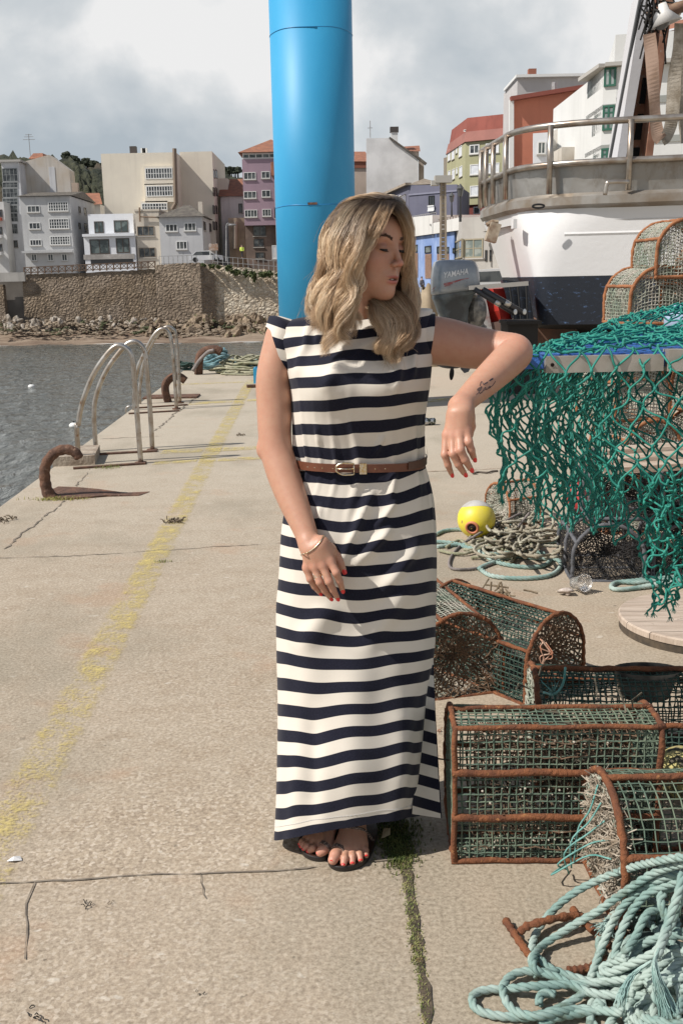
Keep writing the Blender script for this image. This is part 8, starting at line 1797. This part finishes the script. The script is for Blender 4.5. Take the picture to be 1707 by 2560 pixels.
# folds
tz = DV[..., 2]; wz = P(890, 1155, 2.36)[2]; aa = ang[None, :]
frontw = np.clip(np.sin(aa), 0, 1)
nrm = np.stack([np.cos(aa) + 0 * tz, -np.sin(aa) + 0 * tz, 0 * tz], -1)
g1 = np.exp(-np.maximum(0, wz - tz) / .10) * np.exp(-np.maximum(0, tz - wz) / .075)
ph = aa * 17 + 2.0 * np.sin(aa * 3) + 1.2 * np.sin(tz * 20)
fold = .0085 * g1 * np.maximum(0, np.sin(ph)) ** 2 * (1 + .6 * np.sin(aa * 5)) - .0022 * g1
# long soft folds in the skirt, diagonal from the hand to the right hip
X_, Z_ = DV[..., 0], tz
def ridge(x0, z0, x1, z1, wdt, amp):
    d = np.array([x1 - x0, z1 - z0]); L_ = np.linalg.norm(d); d /= L_; rx, rz = X_ - x0, Z_ - z0; al = rx * d[0] + rz * d[1]; pe = -rx * d[1] + rz * d[0]; return 1.7 * amp * np.exp(-(pe / wdt) ** 2) * np.clip(al / L_ * 4, 0, 1) * np.clip((1 - al / L_) * 3, 0, 1) * frontw
def rp(ax_, ay_, bx_, by_, wdt, amp):
    a = P(ax_, ay_, 2.34); b = P(bx_, by_, 2.34); return ridge(a[0], a[2], b[0], b[2], wdt, amp)
for q in ((935, 1220, 855, 1400, .010, .010), (1000, 1245, 930, 1330, .008, .006), (985, 1310, 880, 1420, .013, .010), (1060, 1350, 930, 1500, .018, .011), (870, 1380, 780, 1470, .014, .007), (1040, 1430, 900, 1640, .03, .010), (840, 1500, 740, 1640, .03, .010), (960, 1090, 935, 1150, .006, .006), (800, 1120, 790, 1060, .006, .004),
          (1000, 880, 985, 1000, .010, .007), (960, 830, 860, 900, .012, .007), (880, 860, 800, 980, .016, .007), (760, 860, 735, 960, .010, .006), (1040, 860, 1030, 960, .008, .006), (775, 800, 762, 890, .009, .008), (800, 805, 790, 870, .006, .005), (770, 1240, 765, 1380, .008, .006), (800, 1260, 800, 1330, .007, .005), (990, 1180, 975, 1260, .007, .005), (900, 1590, 870, 2050, .05, .012), (770, 1720, 780, 2080, .03, -.010), (1000, 1700, 1000, 2030, .03, .006)):
    fold = fold + rp(*q) * (1 if q[0] else 1)
fold = fold + .0035 * np.sin(aa * 6 + 1.5) * np.clip((1.0 - tz) * 1.2, 0, 1) + .0016 * np.sin(aa * 13 + tz * 9) * np.clip((.9 - tz), 0, 1)
DV = DV + nrm * fold[..., None]
# keep the cloth outside her hand side: press in slightly where the hand rests
px_, py_ = proj(DV.reshape(-1, 3)); Sst = stripe(px_, py_).reshape(NR, NA); Sst = Sst + 5.5 * fold + .05 * np.sin(X_ * 21 + Z_ * 9) * np.sin(Z_ * 13 + 1) + .03 * np.sin(X_ * 47 + Z_ * 5)
# on the back the pattern simply continues around
back = np.sin(ang) < 0
for i in range(NR):
    l_, r_s = Sst[i, NA // 2], Sst[i, 0]; k = (ang[back] - math.pi) / math.pi; Sst[i, back] = l_ * (1 - k) + r_s * k
frac_h = np.repeat(np.linspace(0, 1, NR)[:, None], NA, 1)
hemv = (frac_h > .9845).astype(np.float32)
s = NT('striped_jersey'); st = s.attr('stripe'); d = s.math('ABSOLUTE', s.math('SUBTRACT', s.math('FRACT', s.math('ADD', st, .5)), .5)); navy = s.ramp(d, [(.236, 1.), (.246, 0.)])
trim = s.attr('trim'); navy = s.mix(s.ramp(trim, [(.45, 0.), (.5, 1.)]), navy, (1, 1, 1)); navy = s.mix(s.ramp(s.attr('cream'), [(.45, 0.), (.5, 1.)]), navy, (0, 0, 0))
w = s.obj(world=True); wv = s.noise(700, 2, .6, vec=s.obj((1, 1, .3), world=True))
cr = s.mix(s.math('MULTIPLY', wv, .25), (.70, .645, .56), (.57, .515, .44)); nv = s.mix(s.ramp(wv, [(.4, 0.), (.7, 1.)]), (.006, .0065, .016), (.014, .015, .030))
s.bump(wv, .35, .0006); DRESS = s.fin(s.mix(navy, cr, nv), .82, Sheen_Weight=.12, Specular_IOR_Level=.2)
def sheet(m, g, st, trim=0., cream=0., cv=False):
    m.grid(g, cv=cv); m.st = getattr(m, 'st', []); m.tr = getattr(m, 'tr', []); m.cr = getattr(m, 'cr', []); n = g.shape[0] * g.shape[1]
    m.st.append(np.asarray(st).ravel()); m.tr.append(np.broadcast_to(trim, g.shape[:2]).ravel()); m.cr.append(np.broadcast_to(cream, g.shape[:2]).ravel())
md = MB()
# neckline: white binding then a thin navy line, as rows near the top
tr0 = np.zeros((NR, NA)); crm = np.zeros((NR, NA)); 
neckc = DV[0]; 
sheet(md, DV, Sst, hemv, crm, cv=True)
inner = DV.copy(); c0 = DV.mean(1, keepdims=True); inner = inner - nrm * .0030; hm = np.s_[-22:]; sheet(md, inner[hm][:, ::-1], Sst[hm][:, ::-1], 0, 0, cv=True)
# collar band: a raised ring following the neck opening
a = ang; PLn, PRn = P(842, 806, 2.468), P(948, 788, 2.512); Cn = (PLn + PRn) / 2; An = (PRn - PLn) / 2
def neck_ring(k, dz, out): return Cn + An * np.cos(a)[:, None] * k + np.array([.004, -.062 * k, -.012]) * np.sin(a)[:, None] + np.array([0, 0, dz]) + np.stack([np.cos(a), -np.sin(a), 0 * a], -1) * out
rings = [neck_ring(.97, .004, 0), neck_ring(.98, .012, .001), neck_ring(1.0, .012, .003), neck_ring(1.03, .002, .006), neck_ring(1.06, -.008, .008), neck_ring(1.10, -.018, .008)]
crs = np.zeros((6, NA)) + 1; trs = np.zeros((6, NA)); 
sheet(md, np.array(rings[:4]), np.zeros((4, NA)), 0, 1., cv=True); sheet(md, np.array(rings[3:5]) + [0, -.0004, 0], np.zeros((2, NA)), 1., 0, cv=True)
sheet(md, np.array(rings[4:]), np.zeros((2, NA)), 0, 1., cv=True)
# left (image) cap sleeve around the top of her right arm
SA, SB2 = P(716, 832, 2.475), P(684, 935, 2.455); axd = SB2 - SA; Ls = np.linalg.norm(axd); axd /= Ls; e2_ = np.array([0, -1, 0.]); e2_ -= axd * (e2_ @ axd); e2_ /= np.linalg.norm(e2_); e1_ = np.cross(e2_, axd); 
if e1_[0] > 0: e1_ = -e1_            # e1 points to the outside (image left)
g = []; nt = 72; 
for j in range(16):
    v = j / 15; row = []
    for k in range(nt):
        th = 2 * math.pi * k / nt; outw = math.cos(th); ln = np.interp(outw, [-1, 0, .7, 1], [1.02, .62, .12, .02]) * Ls; top = -.034 * (outw > -.99)
        q = SA + axd * (top + (ln - top) * v) ; rr = .0515 + .0015 * math.sin(th * 5 + 2); 
        if v < .3: rr *= math.sqrt(max(.02, 1 - ((.3 - v) / .3) ** 2 * .98))
        row.append(q + (e1_ * math.cos(th) + e2_ * math.sin(th)) * rr)
    g.append(row)
g = np.array(g); a_, b2_ = proj(g.reshape(-1, 3)); st_ = stripe(a_, b2_ + (700 - a_) * .35).reshape(g.shape[:2]); sheet(md, g, st_, 0, 0, cv=True)
# right (image) armhole: shoulder cap over the raised arm
SA, SB2 = P(1018, 838, 2.505), P(1076, 846, 2.505); axd = SB2 - SA; Ls = np.linalg.norm(axd); axd /= Ls; e2_ = np.array([0, -1, 0.]); e2_ -= axd * (e2_ @ axd); e2_ /= np.linalg.norm(e2_); e1_ = np.cross(axd, e2_)
g = []
for j in range(14):
    v = j / 13; row = []
    for k in range(nt):
        th = 2 * math.pi * k / nt; rr = (.0665 + .0035 * math.cos(th)) * (1 if v > .12 else .9); row.append(SA + axd * (-.05 + (Ls + .05) * v) + (e1_ * math.cos(th) * (1.02) + e2_ * math.sin(th)) * rr)
    g.append(row)
g = np.array(g); a_, b2_ = proj(g.reshape(-1, 3)); st_ = stripe(a_, b2_).reshape(g.shape[:2]); sheet(md, g, st_, 0, 0, cv=True)
# back panel showing through the side slit
tp = [(1078, 1636, 1083, 1640), (1064, 1690, 1085, 1700), (1050, 1770, 1088, 1775), (1040, 1860, 1093, 1860), (1034, 1960, 1098, 1952), (1030, 2035, 1104, 2046)]; g = []; 
tp = np.array(tp, float); vi = np.linspace(0, 5, 70)
for v in vi:
    lx, ly, rx, ry = [np.interp(v, range(6), tp[:, k]) for k in range(4)]; row = []
    for u in np.linspace(0, 1, 16): row.append(P(lx + (rx - lx) * u, ly + (ry - ly) * u, 2.475 - .034 * v + .045 * u + .012 * math.sin(u * 3.1)))
    g.append(row)
g = np.array(g); a_, b2_ = proj(g.reshape(-1, 3)); BPY = {16: 1671, 17: 1727, 18: 1784, 19: 1841, 20: 1898, 21: 1953, 22: 2010}
ks = np.array(list(BPY)); ys_ = np.array([BPY[k] for k in ks], float); yy_ = b2_ - (a_ - 1065) * .28; st_ = np.interp(yy_, ys_, ks) + np.where(yy_ > ys_[-1], (yy_ - ys_[-1]) / 57, 0) - np.where(yy_ < ys_[0], (ys_[0] - yy_) / 57, 0)
trm = np.zeros(g.shape[:2]); trm[:, -1] = 1; sheet(md, g, st_.reshape(g.shape[:2]), trm, 0); sheet(md, (g + [0, .0025, 0])[:, ::-1], st_.reshape(g.shape[:2])[:, ::-1], 0, 0)
dress = md.build('dress', DRESS, person, smooth=True, attrs={'stripe': np.concatenate(md.st), 'trim': np.concatenate(md.tr), 'cream': np.concatenate(md.cr)})
# stitching along the hem
m = MB(); hr_ = DV[-8] + nrm[-8] * .0008; 
for k in range(NA // 2 + 30):
    if k % 1 == 0: q0, q1 = hr_[k], hr_[(k + 1) % NA]; m.tube(np.array([q0, q0 * .35 + q1 * .65]), .0006, 4)
m.build('hem_stitching', mat('stitch', (.5, .5, .5), .8), dress)
# belt
i0 = int(np.argmin(abs(RW[:, 3] - 1150))); LEA = mat('belt_leather', (.165, .058, .030), .42, col2=(.13, .045, .024), scale=30, bump=.3, bscale=300, bdist=.001)
def belt_pt(th, dz, out=.0045):
    k = (th % (2 * math.pi)) / (2 * math.pi) * NA; j = int(k) % NA; f = k - int(k); 
    L_, R_ = P(736, 1154, 2.475 - YAWB), P(1056, 1153, 2.475 + YAWB); C0 = (L_ + R_) / 2; Ax = (R_ - L_) / 2; cs = math.copysign(abs(math.cos(th)) ** ee, math.cos(th)); sn = math.copysign(abs(math.sin(th)) ** ee, math.sin(th))
    q = C0 + Ax * cs * 1.0 + np.array([.011, -.1165, 0.0]) * sn; q = q + np.array([math.cos(th), -math.sin(th), 0]) * out; q[2] += dz + .004 * (sn if sn > 0 else 0); return q
ths = np.linspace(0, 2 * math.pi, 181)[:-1]; g = np.array([[belt_pt(t, z, o) for t in ths] for z, o in ((-.010, .001), (-.010, .0048), (.010, .0048), (.010, .001))]); m = MB(); m.grid(g, cv=True); belt = m.build('belt', LEA, person, smooth=False)
g = np.array([[belt_pt(t, z + .004 + .006 * (.9 - t), o) for t in np.linspace(.0, .95, 30)] for z, o in ((-.0095, .0052), (-.0095, .0082), (.0095, .0082), (.0095, .0052))]); m = MB(); m.grid(g); m.build('strap_end', mat('belt_leather_dark', (.10, .045, .028), .5), belt)
def th_at(px): return min(np.linspace(.1, 3.0, 200), key=lambda t: abs(proj(belt_pt(t, 0))[0] - px))
for px in (769, 788, 807, 832, 881, 936, 963):
    q = belt_pt(th_at(px), -.001, .0052); m = MB(); m.ball(q, .0014, (1, .4, 1), 8, 5); m.build('eyelet', GOLD, belt)
t0, t1 = th_at(885), th_at(845); m = MB(); pp = [belt_pt(t0, .013, .010), belt_pt((t0 + t1) / 2, .0145, .010), belt_pt(t1 - .05, .0125, .010), belt_pt(t1 + .01, .006, .010), belt_pt(t1 + .015, 0, .010), belt_pt(t1 + .01, -.006, .010), belt_pt(t1 - .05, -.0125, .010), belt_pt((t0 + t1) / 2, -.0145, .010), belt_pt(t0, -.013, .010)]
m.tube(catmull(pp, 40), .0021, 8); m.tube(np.array([belt_pt(t0, .013, .009), belt_pt(t0, -.013, .009)]), .0016, 6); m.tube(np.array([belt_pt(t0, 0, .009), belt_pt(t1, .0, .012)]), .0014, 6); m.build('buckle', GOLD, belt, smooth=True)
tk = th_at(908); m = MB(); m.grid(np.array([[belt_pt(tk + o * .028, z, .0095) for z in (-.013, .013)] for o in (-1, 1)])); m.grid(np.array([[belt_pt(tk + o * .028, z, .0055) for z in (-.0131, .0131)] for o in (-1, 1)])); m.build('keeper', GOLD, belt)
# belt loop on her left side
m = MB(); lp = catmull([P(1050, 1103, 2.46), P(1063, 1112, 2.455), P(1068, 1135, 2.455), P(1064, 1152, 2.455), P(1054, 1160, 2.46)], 30); g = np.array([lp - [0, .004, 0], lp + [0, .004, 0]]); m.grid(g); m.build('belt_loop', mat('loop_cloth', (.012, .012, .022), .8, col2=(.62, .58, .5), scale=14, lo=.49, hi=.51), dress, smooth=True)
# ================================================================ sandals
SOLE = mat('sole_black', (.018, .014, .013), .42); FOOTB = mat('footbed_brown', (.060, .026, .018), .45, col2=(.035, .018, .012), scale=30); BRAID = mat('braid', (.07, .045, .035), .5, col2=(.30, .22, .18), scale=260, lo=.5, hi=.56)
def sandal(outline, name_lab, ringpt, rr, strap):
    t = None; pts = [FX_(x, y, 0.0) for x, y in outline]; n = 60; p = np.array(pts); p = np.vstack([p, p[:1]]); c = catmull(p, n)[:-1]; cen = c.mean(0)
    m = MB(); 
    lay = [(.985, .0015), (1.0, .004), (1.0, .013), (.985, .0155)]
    m.grid(np.array([cen + (c - cen) * k + [0, 0, z] for k, z in lay]), cv=True); so_ = m.build('sandal', SOLE, person, smooth=False)
    top = cen + (c - cen) * .985 + [0, 0, .0156]; m = MB(); m.add(top, [list(range(len(top)))]); m.build('footbed', FOOTB, so_)
    for cc, rad, ax in ringpt:
        m = MB(); q = np.array(Vector((0, 0, 1)).rotation_difference(Vector(ax)).to_matrix()); a = np.linspace(0, 2 * math.pi, 41)[:-1]
        for sh_ in (-1, 0, 1):
            p3 = np.stack([rad * np.cos(a), rad * np.sin(a), .0032 * sh_ + .0011 * np.sin(a * 14 + sh_ * 2)], -1) @ q.T + cc; m.tube(p3, .0022, 5, closed=True)
        m.build('toe_ring', BRAID, so_, smooth=True)
    if strap is not None:
        m = MB(); p3 = catmull(strap, 60)
        for k in range(3): a = np.arange(60) * 1.1 + k * 2.09; m.tube(p3 + np.stack([.002 * np.cos(a), .002 * np.cos(a), .0032 * np.sin(a)], -1), .0024, 5)
        m.build('strap', BRAID, so_, smooth=True)
q, r = tl[0]; d_ = q[2] - q[0]
sandal([(520, 735), (530, 780), (570, 808), (640, 815), (720, 800), (790, 765), (835, 705), (860, 640), (880, 560), (870, 480), (800, 430), (720, 440), (650, 490), (590, 560), (535, 650)], '', [(q[1] * .35 + q[0] * .65, .0172, d_)], None,
       [hp_ for hp_ in (snap(640 + 640 / 2.904, 1900 + 490 / 2.904)[0], snap(640 + 700 / 2.904, 1900 + 492 / 2.904)[0], snap(640 + 750 / 2.904, 1900 + 500 / 2.904)[0], snap(640 + 800 / 2.904, 1900 + 522 / 2.904)[0], snap(640 + 830 / 2.904, 1900 + 545 / 2.904)[0]) if hp_ is not None] + [FX_(852, 590, .012)])
q, r = tr_[0]; d_ = q[2] - q[0]
sandal([(306, 615), (318, 665), (350, 710), (410, 738), (480, 742), (530, 720), (570, 660), (640, 560), (680, 480), (640, 440), (560, 430), (460, 470), (360, 545)], '', [(q[1] * .3 + q[0] * .7, .0165, d_)], None, None)
# ================================================================ hair
def strands(m, guides, n, wave=.008, wlen=3.2, tight=.006, r=.00055, wstart=.25, tipr=.15, seg=26, locks=18, cols=None, lw=None, depth=.010):
    """guides: G x K x 3 key curves; strands interpolate between neighbouring guides and gather into wavy locks"""
    Gd = np.array([catmull(g, seg) for g in guides]); ng = len(Gd); out = []; col = []
    la = np.sort(rng.uniform(0, ng - 1, locks)); lph = rng.uniform(0, 6.28, locks); lwl = rng.uniform(.8, 1.25, locks) * wlen; lam = rng.uniform(.55, 1.4, locks) * wave; ldep = rng.normal(size=locks) * depth; lcol = rng.random(locks); llen = rng.uniform(.80, 1.0, locks)
    t = np.linspace(0, 1, seg)
    for k in range(n):
        a = rng.uniform(0, ng - 1); j = int(np.argmin(abs(la - a) + rng.uniform(0, .12, locks))); pull = np.clip((t - .12) * 1.4, 0, .84); al = a * (1 - pull) + (la[j] + rng.normal() * .02) * pull
        i = np.clip(al.astype(int), 0, ng - 2); f = (al - i)[:, None]; ti = np.linspace(0, llen[j] * rng.uniform(.93, 1.0), seg) * (seg - 1); i0 = np.clip(ti.astype(int), 0, seg - 2); ft = (ti - i0)[:, None]
        A = Gd[i, i0] * (1 - ft) + Gd[i, i0 + 1] * ft; Bq = Gd[i + 1, i0] * (1 - ft) + Gd[i + 1, i0 + 1] * ft; p = A * (1 - f) + Bq * f
        w_ = np.clip((t - wstart) / (1 - wstart), 0, 1) ** .8; ph = lph[j] + t * lwl[j] * 2 * math.pi + rng.normal() * .26
        p = p + np.stack([lam[j] * w_ * np.sin(ph), lam[j] * .8 * w_ * np.cos(ph), .15 * lam[j] * w_ * np.sin(2 * ph)], -1)
        sp = tight * (1.1 - .35 * t)[:, None]; off = rng.normal(size=3); p = p + off * sp * [1, .8, .3] + np.array([0, -1, 0]) * (ldep[j] * np.clip(t * 3, 0, 1))[:, None] + rng.normal(size=(seg, 3)).cumsum(0) * .00012
        out.append(p); hv = math.sin(math.floor(a * 5.5) * 12.9898 + len(guides)) * 43758.5453; col.append((lcol[j] * .30 + (hv - math.floor(hv)) * .48 + rng.random() * .22))
    out = np.array(out); rr = r * np.interp(t, [0, .1, .75, 1], [.8, 1, .95, tipr])[None] * rng.uniform(.7, 1.3, (n, 1)); m.tubes(out, rr, 4, caps=False)
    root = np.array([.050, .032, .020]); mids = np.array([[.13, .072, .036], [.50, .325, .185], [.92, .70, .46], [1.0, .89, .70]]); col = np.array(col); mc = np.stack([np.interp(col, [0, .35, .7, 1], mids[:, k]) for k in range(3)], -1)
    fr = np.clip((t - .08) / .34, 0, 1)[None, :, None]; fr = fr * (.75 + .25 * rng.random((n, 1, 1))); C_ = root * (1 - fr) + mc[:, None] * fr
    m.hc = getattr(m, 'hc', []) + [np.repeat(C_[:, :, None], 4, 2).reshape(-1, 3)]
def pk(*q): return [P(*k) for k in q]
mh = MB()
left = [pk((928, 500, 2.56), (870, 515, 2.56), (826, 560, 2.55), (806, 625, 2.54), (794, 690, 2.53), (770, 745, 2.50), (758, 790, 2.47), (764, 825, 2.45)),
        pk((915, 492, 2.50), (862, 512, 2.49), (822, 565, 2.47), (808, 635, 2.46), (796, 695, 2.45), (776, 755, 2.42), (782, 815, 2.39), (794, 865, 2.37)),
        pk((925, 491, 2.45), (872, 518, 2.41), (838, 575, 2.385), (822, 640, 2.375), (812, 700, 2.37), (800, 765, 2.36), (806, 825, 2.345), (808, 890, 2.335)),
        pk((938, 492, 2.42), (893, 524, 2.375), (862, 582, 2.35), (846, 645, 2.34), (836, 705, 2.34), (828, 770, 2.335), (824, 830, 2.33), (822, 905, 2.32)),
        pk((950, 496, 2.395), (915, 530, 2.35), (888, 590, 2.33), (872, 650, 2.325), (862, 710, 2.325), (855, 770, 2.325), (852, 830, 2.32), (858, 895, 2.315)),
        pk((962, 502, 2.38), (936, 536, 2.335), (910, 592, 2.315), (893, 648, 2.31), (880, 705, 2.315), (868, 765, 2.32), (860, 822, 2.32), (866, 872, 2.315)),
        pk((972, 508, 2.365), (955, 540, 2.325), (932, 590, 2.305), (908, 640, 2.302), (892, 690, 2.31), (882, 735, 2.32), (876, 775, 2.32), (872, 812, 2.32))]
def slim(gs, x0, y0, k): return [[P(*(lambda q: (x0 + (q[0] - x0) * (1 - k * min(1, max(0, (q[1] - y0) / 150))), q[1]))(tuple(float(v) for v in proj(p))), p[1]) for p in g] for g in gs]
left = slim(left, 890, 560, .12)
strands(mh, left, 9500, wave=.0185, wlen=2.6, tight=.0045, locks=34, seg=34, depth=.012, r=.00042)
bang = [pk((955, 500, 2.385), (938, 530, 2.335), (922, 565, 2.31), (908, 600, 2.30)), pk((966, 504, 2.37), (954, 532, 2.325), (940, 566, 2.302), (926, 604, 2.298)), pk((978, 509, 2.36), (968, 534, 2.325), (954, 566, 2.302), (938, 600, 2.298))]
strands(mh, bang, 1500, wave=.003, wlen=1.2, tight=.0035, locks=12, seg=18, depth=.003, r=.0004)
right = [pk((984, 510, 2.36), (998, 535, 2.355), (1014, 572, 2.385), (1018, 620, 2.41), (1021, 668, 2.43), (1030, 712, 2.44), (1042, 758, 2.42), (1040, 810, 2.39)),
         pk((975, 504, 2.38), (1004, 524, 2.40), (1018, 568, 2.43), (1024, 620, 2.455), (1029, 672, 2.47), (1042, 722, 2.46), (1054, 768, 2.43), (1046, 822, 2.40)),
         pk((960, 496, 2.41), (1000, 512, 2.44), (1020, 556, 2.47), (1028, 620, 2.495), (1034, 680, 2.50), (1050, 730, 2.48), (1060, 780, 2.45), (1050, 838, 2.41)),
         pk((940, 492, 2.46), (985, 500, 2.49), (1012, 545, 2.52), (1022, 620, 2.53), (1028, 690, 2.52), (1040, 745, 2.49), (1050, 800, 2.45), (1040, 850, 2.42))]
right = slim(right, 960, 600, .20)
strands(mh, right, 4600, wave=.008, wlen=2.0, tight=.0045, locks=16, seg=30, depth=.007, r=.00042)
curl = [pk((908, 730, 2.475), (924, 768, 2.42), (936, 812, 2.36), (938, 850, 2.335), (955, 882, 2.325), (970, 905, 2.32)), pk((912, 722, 2.475), (938, 762, 2.41), (958, 805, 2.355), (966, 850, 2.33), (975, 885, 2.32), (978, 915, 2.315)), pk((905, 718, 2.475), (945, 752, 2.405), (985, 795, 2.36), (1000, 840, 2.335), (994, 882, 2.322), (985, 915, 2.315)),
        pk((918, 714, 2.48), (975, 744, 2.42), (1018, 790, 2.375), (1026, 838, 2.35), (1010, 875, 2.33), (990, 905, 2.32)), pk((935, 708, 2.49), (1000, 735, 2.44), (1038, 782, 2.40), (1044, 828, 2.375), (1032, 862, 2.35), (1016, 880, 2.34))]
curl = slim(curl, 950, 700, .14); strands(mh, curl, 4200, wave=.012, wlen=1.5, tight=.0045, locks=22, seg=26, wstart=.1, depth=.009, r=.00042)
topg = [pk((960, 499, 2.375), (925, 492, 2.41), (880, 500, 2.47), (845, 530, 2.53), (835, 590, 2.58), (828, 660, 2.57)), pk((968, 500, 2.40), (950, 490, 2.44), (920, 490, 2.52), (890, 510, 2.58), (880, 570, 2.60), (870, 640, 2.60)), pk((978, 503, 2.41), (985, 494, 2.46), (975, 500, 2.53), (960, 530, 2.59), (950, 590, 2.61), (940, 660, 2.60)), pk((985, 508, 2.42), (1005, 512, 2.47), (1012, 540, 2.53), (1010, 600, 2.57), (1005, 660, 2.58))]
topg = [catmull(g, 6) + [0, 0, .002] for g in topg]; strands(mh, topg, 4200, wave=.003, wlen=1.5, tight=.005, locks=20, seg=18, depth=.003)
# loose flyaway hairs
for k in range(70):
    g = left[rng.integers(0, 2)] if k < 85 else right[rng.integers(1, 3)]; c = catmull(g, 30); i = rng.integers(8, 24); p = c[i:i + 6] + (rng.normal(size=3) * .012); p = p + np.linspace(0, 1, len(p))[:, None] * (rng.normal(size=3) * [.022, .012, .016]); mh.tubes(p[None], .00022, 4, caps=False); mh.hc.append(np.tile([.36, .26, .17], (len(p) * 4, 1)))
for k in range(40):
    c = catmull(curl[rng.integers(0, 5)], 20)[-5:]; p = c + np.linspace(0, 1, 5)[:, None] * (rng.normal(size=3) * [.015, .006, .012]); mh.tubes(p[None], .00028, 4, caps=False); mh.hc.append(np.tile([.45, .36, .25], (20, 1)))
s = NT('hair_blond'); ca = s.attr('Col', True); s.fin(ca, .40, Specular_IOR_Level=.5, Transmission_Weight=0.0); HAIR = s.m
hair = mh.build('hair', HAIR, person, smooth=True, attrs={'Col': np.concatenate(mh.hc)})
# scalp cap under the strands: part of the hair
V = []; th = np.linspace(0, math.pi, 40); ph_ = np.linspace(0, 2 * math.pi, 60)
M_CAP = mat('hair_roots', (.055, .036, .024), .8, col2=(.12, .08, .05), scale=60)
g = np.array([[[(.0745) * math.sin(a_) * math.cos(b_), -.018 + .093 * math.sin(a_) * math.sin(b_), .026 + .0800 * math.cos(a_)] for b_ in ph_[:-1]] for a_ in th])
m = MB(); vv = g.reshape(-1, 3); n1_ = len(ph_) - 1
keepf = []
for i in range(len(th) - 1):
    for j in range(n1_):
        q = [i * n1_ + j, i * n1_ + (j + 1) % n1_, (i + 1) * n1_ + (j + 1) % n1_, (i + 1) * n1_ + j]; c = vv[q].mean(0)
        hl = .075 if abs(c[0]) < .02 else np.interp(abs(c[0]), [.02, .05, .07, .08], [.070, .040, -.02, -.06])
        if (c[1] > .02 and c[2] < hl) or (c[1] > -.02 and c[2] < -.03): continue
        keepf.append(q)
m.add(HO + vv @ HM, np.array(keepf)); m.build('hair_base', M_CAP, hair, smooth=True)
# dark inner mass of the long hair behind the neck
m = MB(); mass = [(P(880, 600, 2.50), .045), (P(865, 680, 2.49), .045), (P(850, 760, 2.47), .035), (P(845, 820, 2.43), .020)]
for (c_, r_m), (c2_, r2_) in zip(mass[:-1], mass[1:]): m.tube(np.array([c_, (c_ + c2_) / 2, c2_]), np.array([r_m, (r_m + r2_) / 2, r2_]), 14)
mass = [(P(1006, 590, 2.50), .016), (P(1001, 640, 2.505), .018), (P(1000, 665, 2.53), .022), (P(1010, 740, 2.50), .026), (P(1015, 800, 2.45), .018)]
for (c_, r_m), (c2_, r2_) in zip(mass[:-1], mass[1:]): m.tube(np.array([c_, (c_ + c2_) / 2, c2_]), np.array([r_m, (r_m + r2_) / 2, r2_]), 14)
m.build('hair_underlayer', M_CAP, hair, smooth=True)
print('person done', round(_t.time() - _t0, 1))
